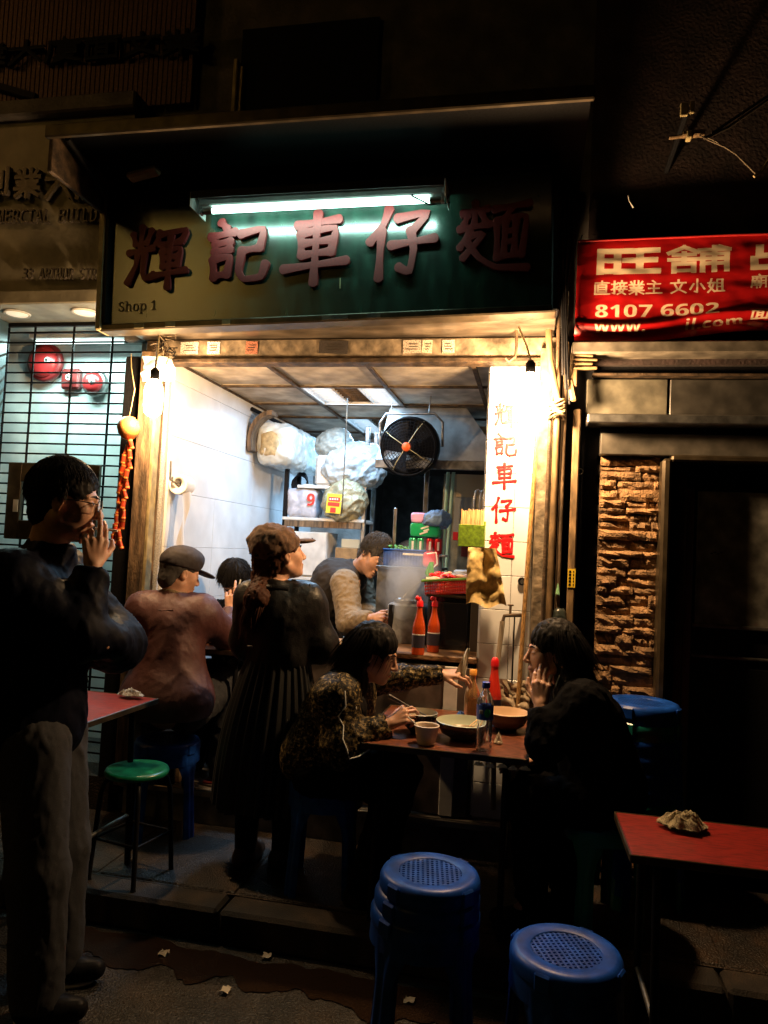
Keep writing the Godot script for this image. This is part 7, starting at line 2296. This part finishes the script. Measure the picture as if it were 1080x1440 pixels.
func floral_woman(cloth: Material) -> void:
	var o := thing("person", "seated person with long black hair and gold floral jacket eating noodles", "person")
	var p := {"head": V(-0.632, 1.105, 0.50), "B": facing(V(0.96, -0.24, -0.02)), "s": 0.95, "neck": V(-0.705, 0.975, 0.50), "front": V(0.9, -0.3, 0).normalized(), "chest": V(-0.765, 0.86, 0.50), "hip": V(-0.86, 0.64, 0.50),
		"sr": V(-0.75, 0.94, 0.635), "sl": V(-0.73, 0.95, 0.37), "er": V(-0.70, 0.765, 0.69), "wr": V(-0.535, 0.852, 0.60), "el": V(-0.545, 0.985, 0.30), "wl": V(-0.375, 1.005, 0.255),
		"hr": V(-0.84, 0.62, 0.58), "hl": V(-0.84, 0.62, 0.42), "kr": V(-0.50, 0.62, 0.60), "kl": V(-0.50, 0.62, 0.42), "ar": V(-0.62, 0.20, 0.60), "al": V(-0.58, 0.20, 0.42), "fr": V(-0.51, 0.155, 0.60), "fl": V(-0.47, 0.155, 0.42), "female": true}
	p.hands = [[p.wr, frame(V(0.75, 0.45, -0.15), V(-0.25, 0.55, 0.75)), [0.65, 0.75, 0.95, 1.0], 1.0, 0.9, p.er, Vector2(0.35, 0.2)], [p.wl, frame(V(1.0, 0.10, -0.05), V(0, 1, 0.4)), [0.55, 0.6, 0.7, 0.7], -1.0, 0.9, p.el]]
	body(o, p, 0.0042)
	var c: Vector3 = p.head
	var B: Basis = p.B
	part(o, "lips", MB.new().ball(c + B * (V(0, -0.066, 0.092) * 0.95), V(0.018, 0.007, 0.006), B, 12, 8).mesh(), M.lip)
	long_hair(o, c, B, 0.96, [[[c + B * V(-0.045, 0.0, -0.05), c + B * V(-0.050, -0.12, -0.045), V(-0.685, 0.90, 0.60), V(-0.66, 0.80, 0.615)], [0.05, 0.052, 0.045, 0.022]], [[c + B * V(0.045, 0.0, -0.05), c + B * V(0.05, -0.12, -0.05), V(-0.70, 0.90, 0.41)], [0.05, 0.05, 0.03]], [[c + B * V(0, 0.0, -0.07), c + B * V(0, -0.14, -0.09), V(-0.80, 0.85, 0.50)], [0.06, 0.06, 0.035]]], 81, M.hair)
	# floral jacket: gold sprigs woven on black
	var fl := dull(mat(V(0.36, 0.31, 0.22), 0.6))
	var nt := NoiseTexture2D.new()
	nt.width = 512
	nt.height = 512
	nt.seamless = true
	var n := FastNoiseLite.new()
	n.seed = 4
	n.frequency = 0.030
	n.fractal_octaves = 4
	n.domain_warp_enabled = true
	n.domain_warp_amplitude = 40.0
	nt.noise = n
	var gr := Gradient.new()
	gr.offsets = PackedFloat32Array([0.0, 0.58, 0.62, 0.66, 0.72, 1.0])
	gr.colors = PackedColorArray([Color(0.05, 0.05, 0.055), Color(0.05, 0.05, 0.055), Color(0.70, 0.62, 0.46), Color(0.20, 0.16, 0.10), Color(1.0, 0.92, 0.72), Color(0.9, 0.85, 0.75)])
	nt.color_ramp = gr
	fl.albedo_texture = nt
	fl.uv1_triplanar = true
	fl.uv1_world_triplanar = true
	fl.uv1_scale = Vector3.ONE * 3.6
	var f := Fld.new()
	f.cap(V(-0.775, 0.86, 0.50), V(-0.845, 0.66, 0.50), 0.150, 0.165, 0.07, p.front, 1.05)
	f.cap(p.sr, p.sl, 0.082, 0.080, 0.08)
	f.chain([p.sr, p.er], [0.086, 0.076], 0.05)
	f.cap(p.er, p.wr, 0.074, 0.046, 0.04, Vector3.ZERO, 1.0, [p.wr - V(0.02, 0.0, 0), (p.wr - p.er).normalized()])
	f.plane(V(0, 0.60, 0), Vector3.DOWN)
	var jk := cloth_part(o, "floral_jacket", f, fl, 0.0095, 0.0120, 83, Vector3(1, 0.7, 1), 6.0)
	f = Fld.new()
	f.chain([p.sl, p.el], [0.066, 0.048], 0.05)
	f.cap(p.el, p.wl, 0.048, 0.036, 0.04, Vector3.ZERO, 1.0, [p.wl - V(0.0, 0.0, 0), (p.wl - p.el).normalized()])
	cloth_part(o, "far_sleeve", f, fl, 0.008, 0.008, 84, Vector3(0.6, 1, 1), 18.0)
	# white piping down the near side of the jacket
	var pip := mat(V(0.62, 0.62, 0.60), 0.6)
	for l in [[V(-0.70, 0.985, 0.705), V(-0.69, 0.93, 0.722), V(-0.715, 0.89, 0.728), V(-0.69, 0.86, 0.742), V(-0.685, 0.815, 0.762), V(-0.665, 0.78, 0.770), V(-0.655, 0.745, 0.765)], [V(-0.668, 0.98, 0.668), V(-0.655, 0.92, 0.690), V(-0.665, 0.87, 0.705), V(-0.645, 0.82, 0.732), V(-0.64, 0.79, 0.742)], [V(-0.655, 0.742, 0.765), V(-0.62, 0.752, 0.752), V(-0.585, 0.776, 0.722), V(-0.555, 0.785, 0.69)]]:
		part(jk, "white_piping", MB.new().tube(l, 0.0032, 6).mesh(), pip)
	# chopsticks in her right hand
	for k in 2:
		part(o, "chopstick", MB.new().tube([V(-0.545, 0.965 - k * 0.012, 0.60), V(-0.40, 0.876 + k * 0.004, 0.52)], [0.0042, 0.0022], 6).mesh(), M.steel_rough)
	for q in [[p.hr, p.kr, p.ar], [p.hl, p.kl, p.al]]:
		f = Fld.new()
		f.chain(q, [0.095, 0.072, 0.055], 0.03)
		cloth_part(o, "trouser_leg", f, cloth, 0.014, 0.010, 86)
	shoe(o, p.ar, p.fr, M.black, M.black)
	shoe(o, p.al, p.fl, M.black, M.black)
	var ts := PackedVector3Array()
	for jv in 12:
		for i in 7:
			var v := jv / 11.0
			ts.append(V(-0.295 + (i - 3) * 0.0085 * (1.0 - v * 0.75) + v * 0.035, 1.005 + v * 0.125, 0.262 + 0.008 * sin(i * 1.4 + v * 6.0)))
	single("paper_napkin", MB.new().grid(ts, 7, 12).mesh(), mat(V(0.66, 0.58, 0.44), 0.85), "twisted paper napkin held up by the woman in the floral jacket", "napkin")

func black_woman(cloth: Material) -> void:
	var o := thing("person", "seated person in black with hand on cheek at the table's right", "person")
	var p := {"head": V(0.090, 1.165, 0.50), "B": facing(V(-0.97, -0.02, 0.16)), "s": 0.96, "neck": V(0.155, 1.04, 0.50), "front": V(-0.9, -0.3, 0).normalized(), "chest": V(0.225, 0.90, 0.50), "hip": V(0.31, 0.64, 0.48),
		"sl": V(0.205, 1.00, 0.645), "sr": V(0.185, 1.00, 0.365), "el": V(0.075, 0.852, 0.675), "wl": V(0.052, 0.985, 0.630), "er": V(0.12, 0.80, 0.34), "wr": V(0.03, 0.72, 0.42),
		"hl": V(0.29, 0.62, 0.56), "hr": V(0.29, 0.62, 0.40), "kl": V(0.025, 0.61, 0.58), "kr": V(0.05, 0.61, 0.40), "al": V(0.045, 0.20, 0.58), "ar": V(0.20, 0.20, 0.42), "fl": V(-0.06, 0.155, 0.58), "fr": V(0.10, 0.155, 0.42), "female": true}
	p.hands = [[p.wl, frame(V(-0.02, 1.0, -0.22), V(-0.30, 0.15, 0.95)), [0.45, 0.35, 0.40, 0.55], 1.0, 0.95, p.el, Vector2(0.5, 0.1)], [p.wr, frame(V(-0.6, 0.0, 0.5), V(0, 1, 0)), [0.3, 0.35, 0.4, 0.4], -1.0, 0.9, p.er]]
	body(o, p, 0.0042)
	var c: Vector3 = p.head
	var B: Basis = p.B
	part(o, "lips", MB.new().ball(c + B * (V(0, -0.066, 0.092) * 0.95), V(0.018, 0.007, 0.006), B, 12, 8).mesh(), M.lip)
	long_hair(o, c, B, 0.97, [[[c + B * V(0.045, 0.0, -0.05), c + B * V(0.055, -0.10, -0.06), V(0.17, 0.98, 0.60)], [0.052, 0.05, 0.035]], [[c + B * V(-0.045, 0.0, -0.05), c + B * V(-0.05, -0.10, -0.06), V(0.18, 0.98, 0.42)], [0.05, 0.05, 0.035]], [[c + B * V(0, 0.0, -0.07), c + B * V(0, -0.12, -0.10), V(0.25, 0.97, 0.50)], [0.065, 0.065, 0.05]]], 91, M.hair)
	part(o, "gold_clip", bx(c + B * V(0.088, -0.035, -0.035), V(0.032, 0.018, 0.012), 0.004, Basis(Vector3.BACK, 0.6)), mat(V(0.55, 0.30, 0.08), 0.3, 0.6))
	part(o, "white_cord", MB.new().tube([c + B * V(0.080, -0.06, -0.02), V(0.098, 1.03, 0.60), V(0.105, 0.99, 0.63)], 0.003, 6).mesh(), M.white_paint)
	var f := Fld.new()
	f.cap(V(0.235, 0.90, 0.50), V(0.31, 0.66, 0.49), 0.150, 0.165, 0.07, p.front, 1.05)
	f.cap(p.sr, p.sl, 0.078, 0.080, 0.08)
	f.cap(V(0.19, 0.98, 0.50), V(0.15, 1.045, 0.50), 0.085, 0.062, 0.05, Vector3.ZERO, 1.0, [V(0.145, 1.055, 0.5), V(-0.5, 0.85, 0).normalized()])
	f.chain([p.sl, p.el], [0.082, 0.066], 0.05)
	f.cap(p.el, p.wl, 0.066, 0.050, 0.04, Vector3.ZERO, 1.0, [p.wl.lerp(p.el, 0.12), (p.wl - p.el).normalized()])
	f.chain([p.sr, p.er, p.wr.lerp(p.er, 0.2)], [0.080, 0.064, 0.048], 0.05)
	cloth_part(o, "jumper", f, cloth, 0.0105, 0.0070, 93, Vector3(1, 0.7, 1), 13.0)
	for q in [[p.hl, p.kl, V(0.045, 0.27, 0.58)], [p.hr, p.kr, p.ar]]:
		f = Fld.new()
		f.chain(q, [0.098, 0.078, 0.060], 0.03)
		cloth_part(o, "trouser_leg", f, cloth, 0.012, 0.012, 94)
	shoe(o, p.al, p.fl, M.black, M.black)
	shoe(o, p.ar, p.fr, M.black, M.black)
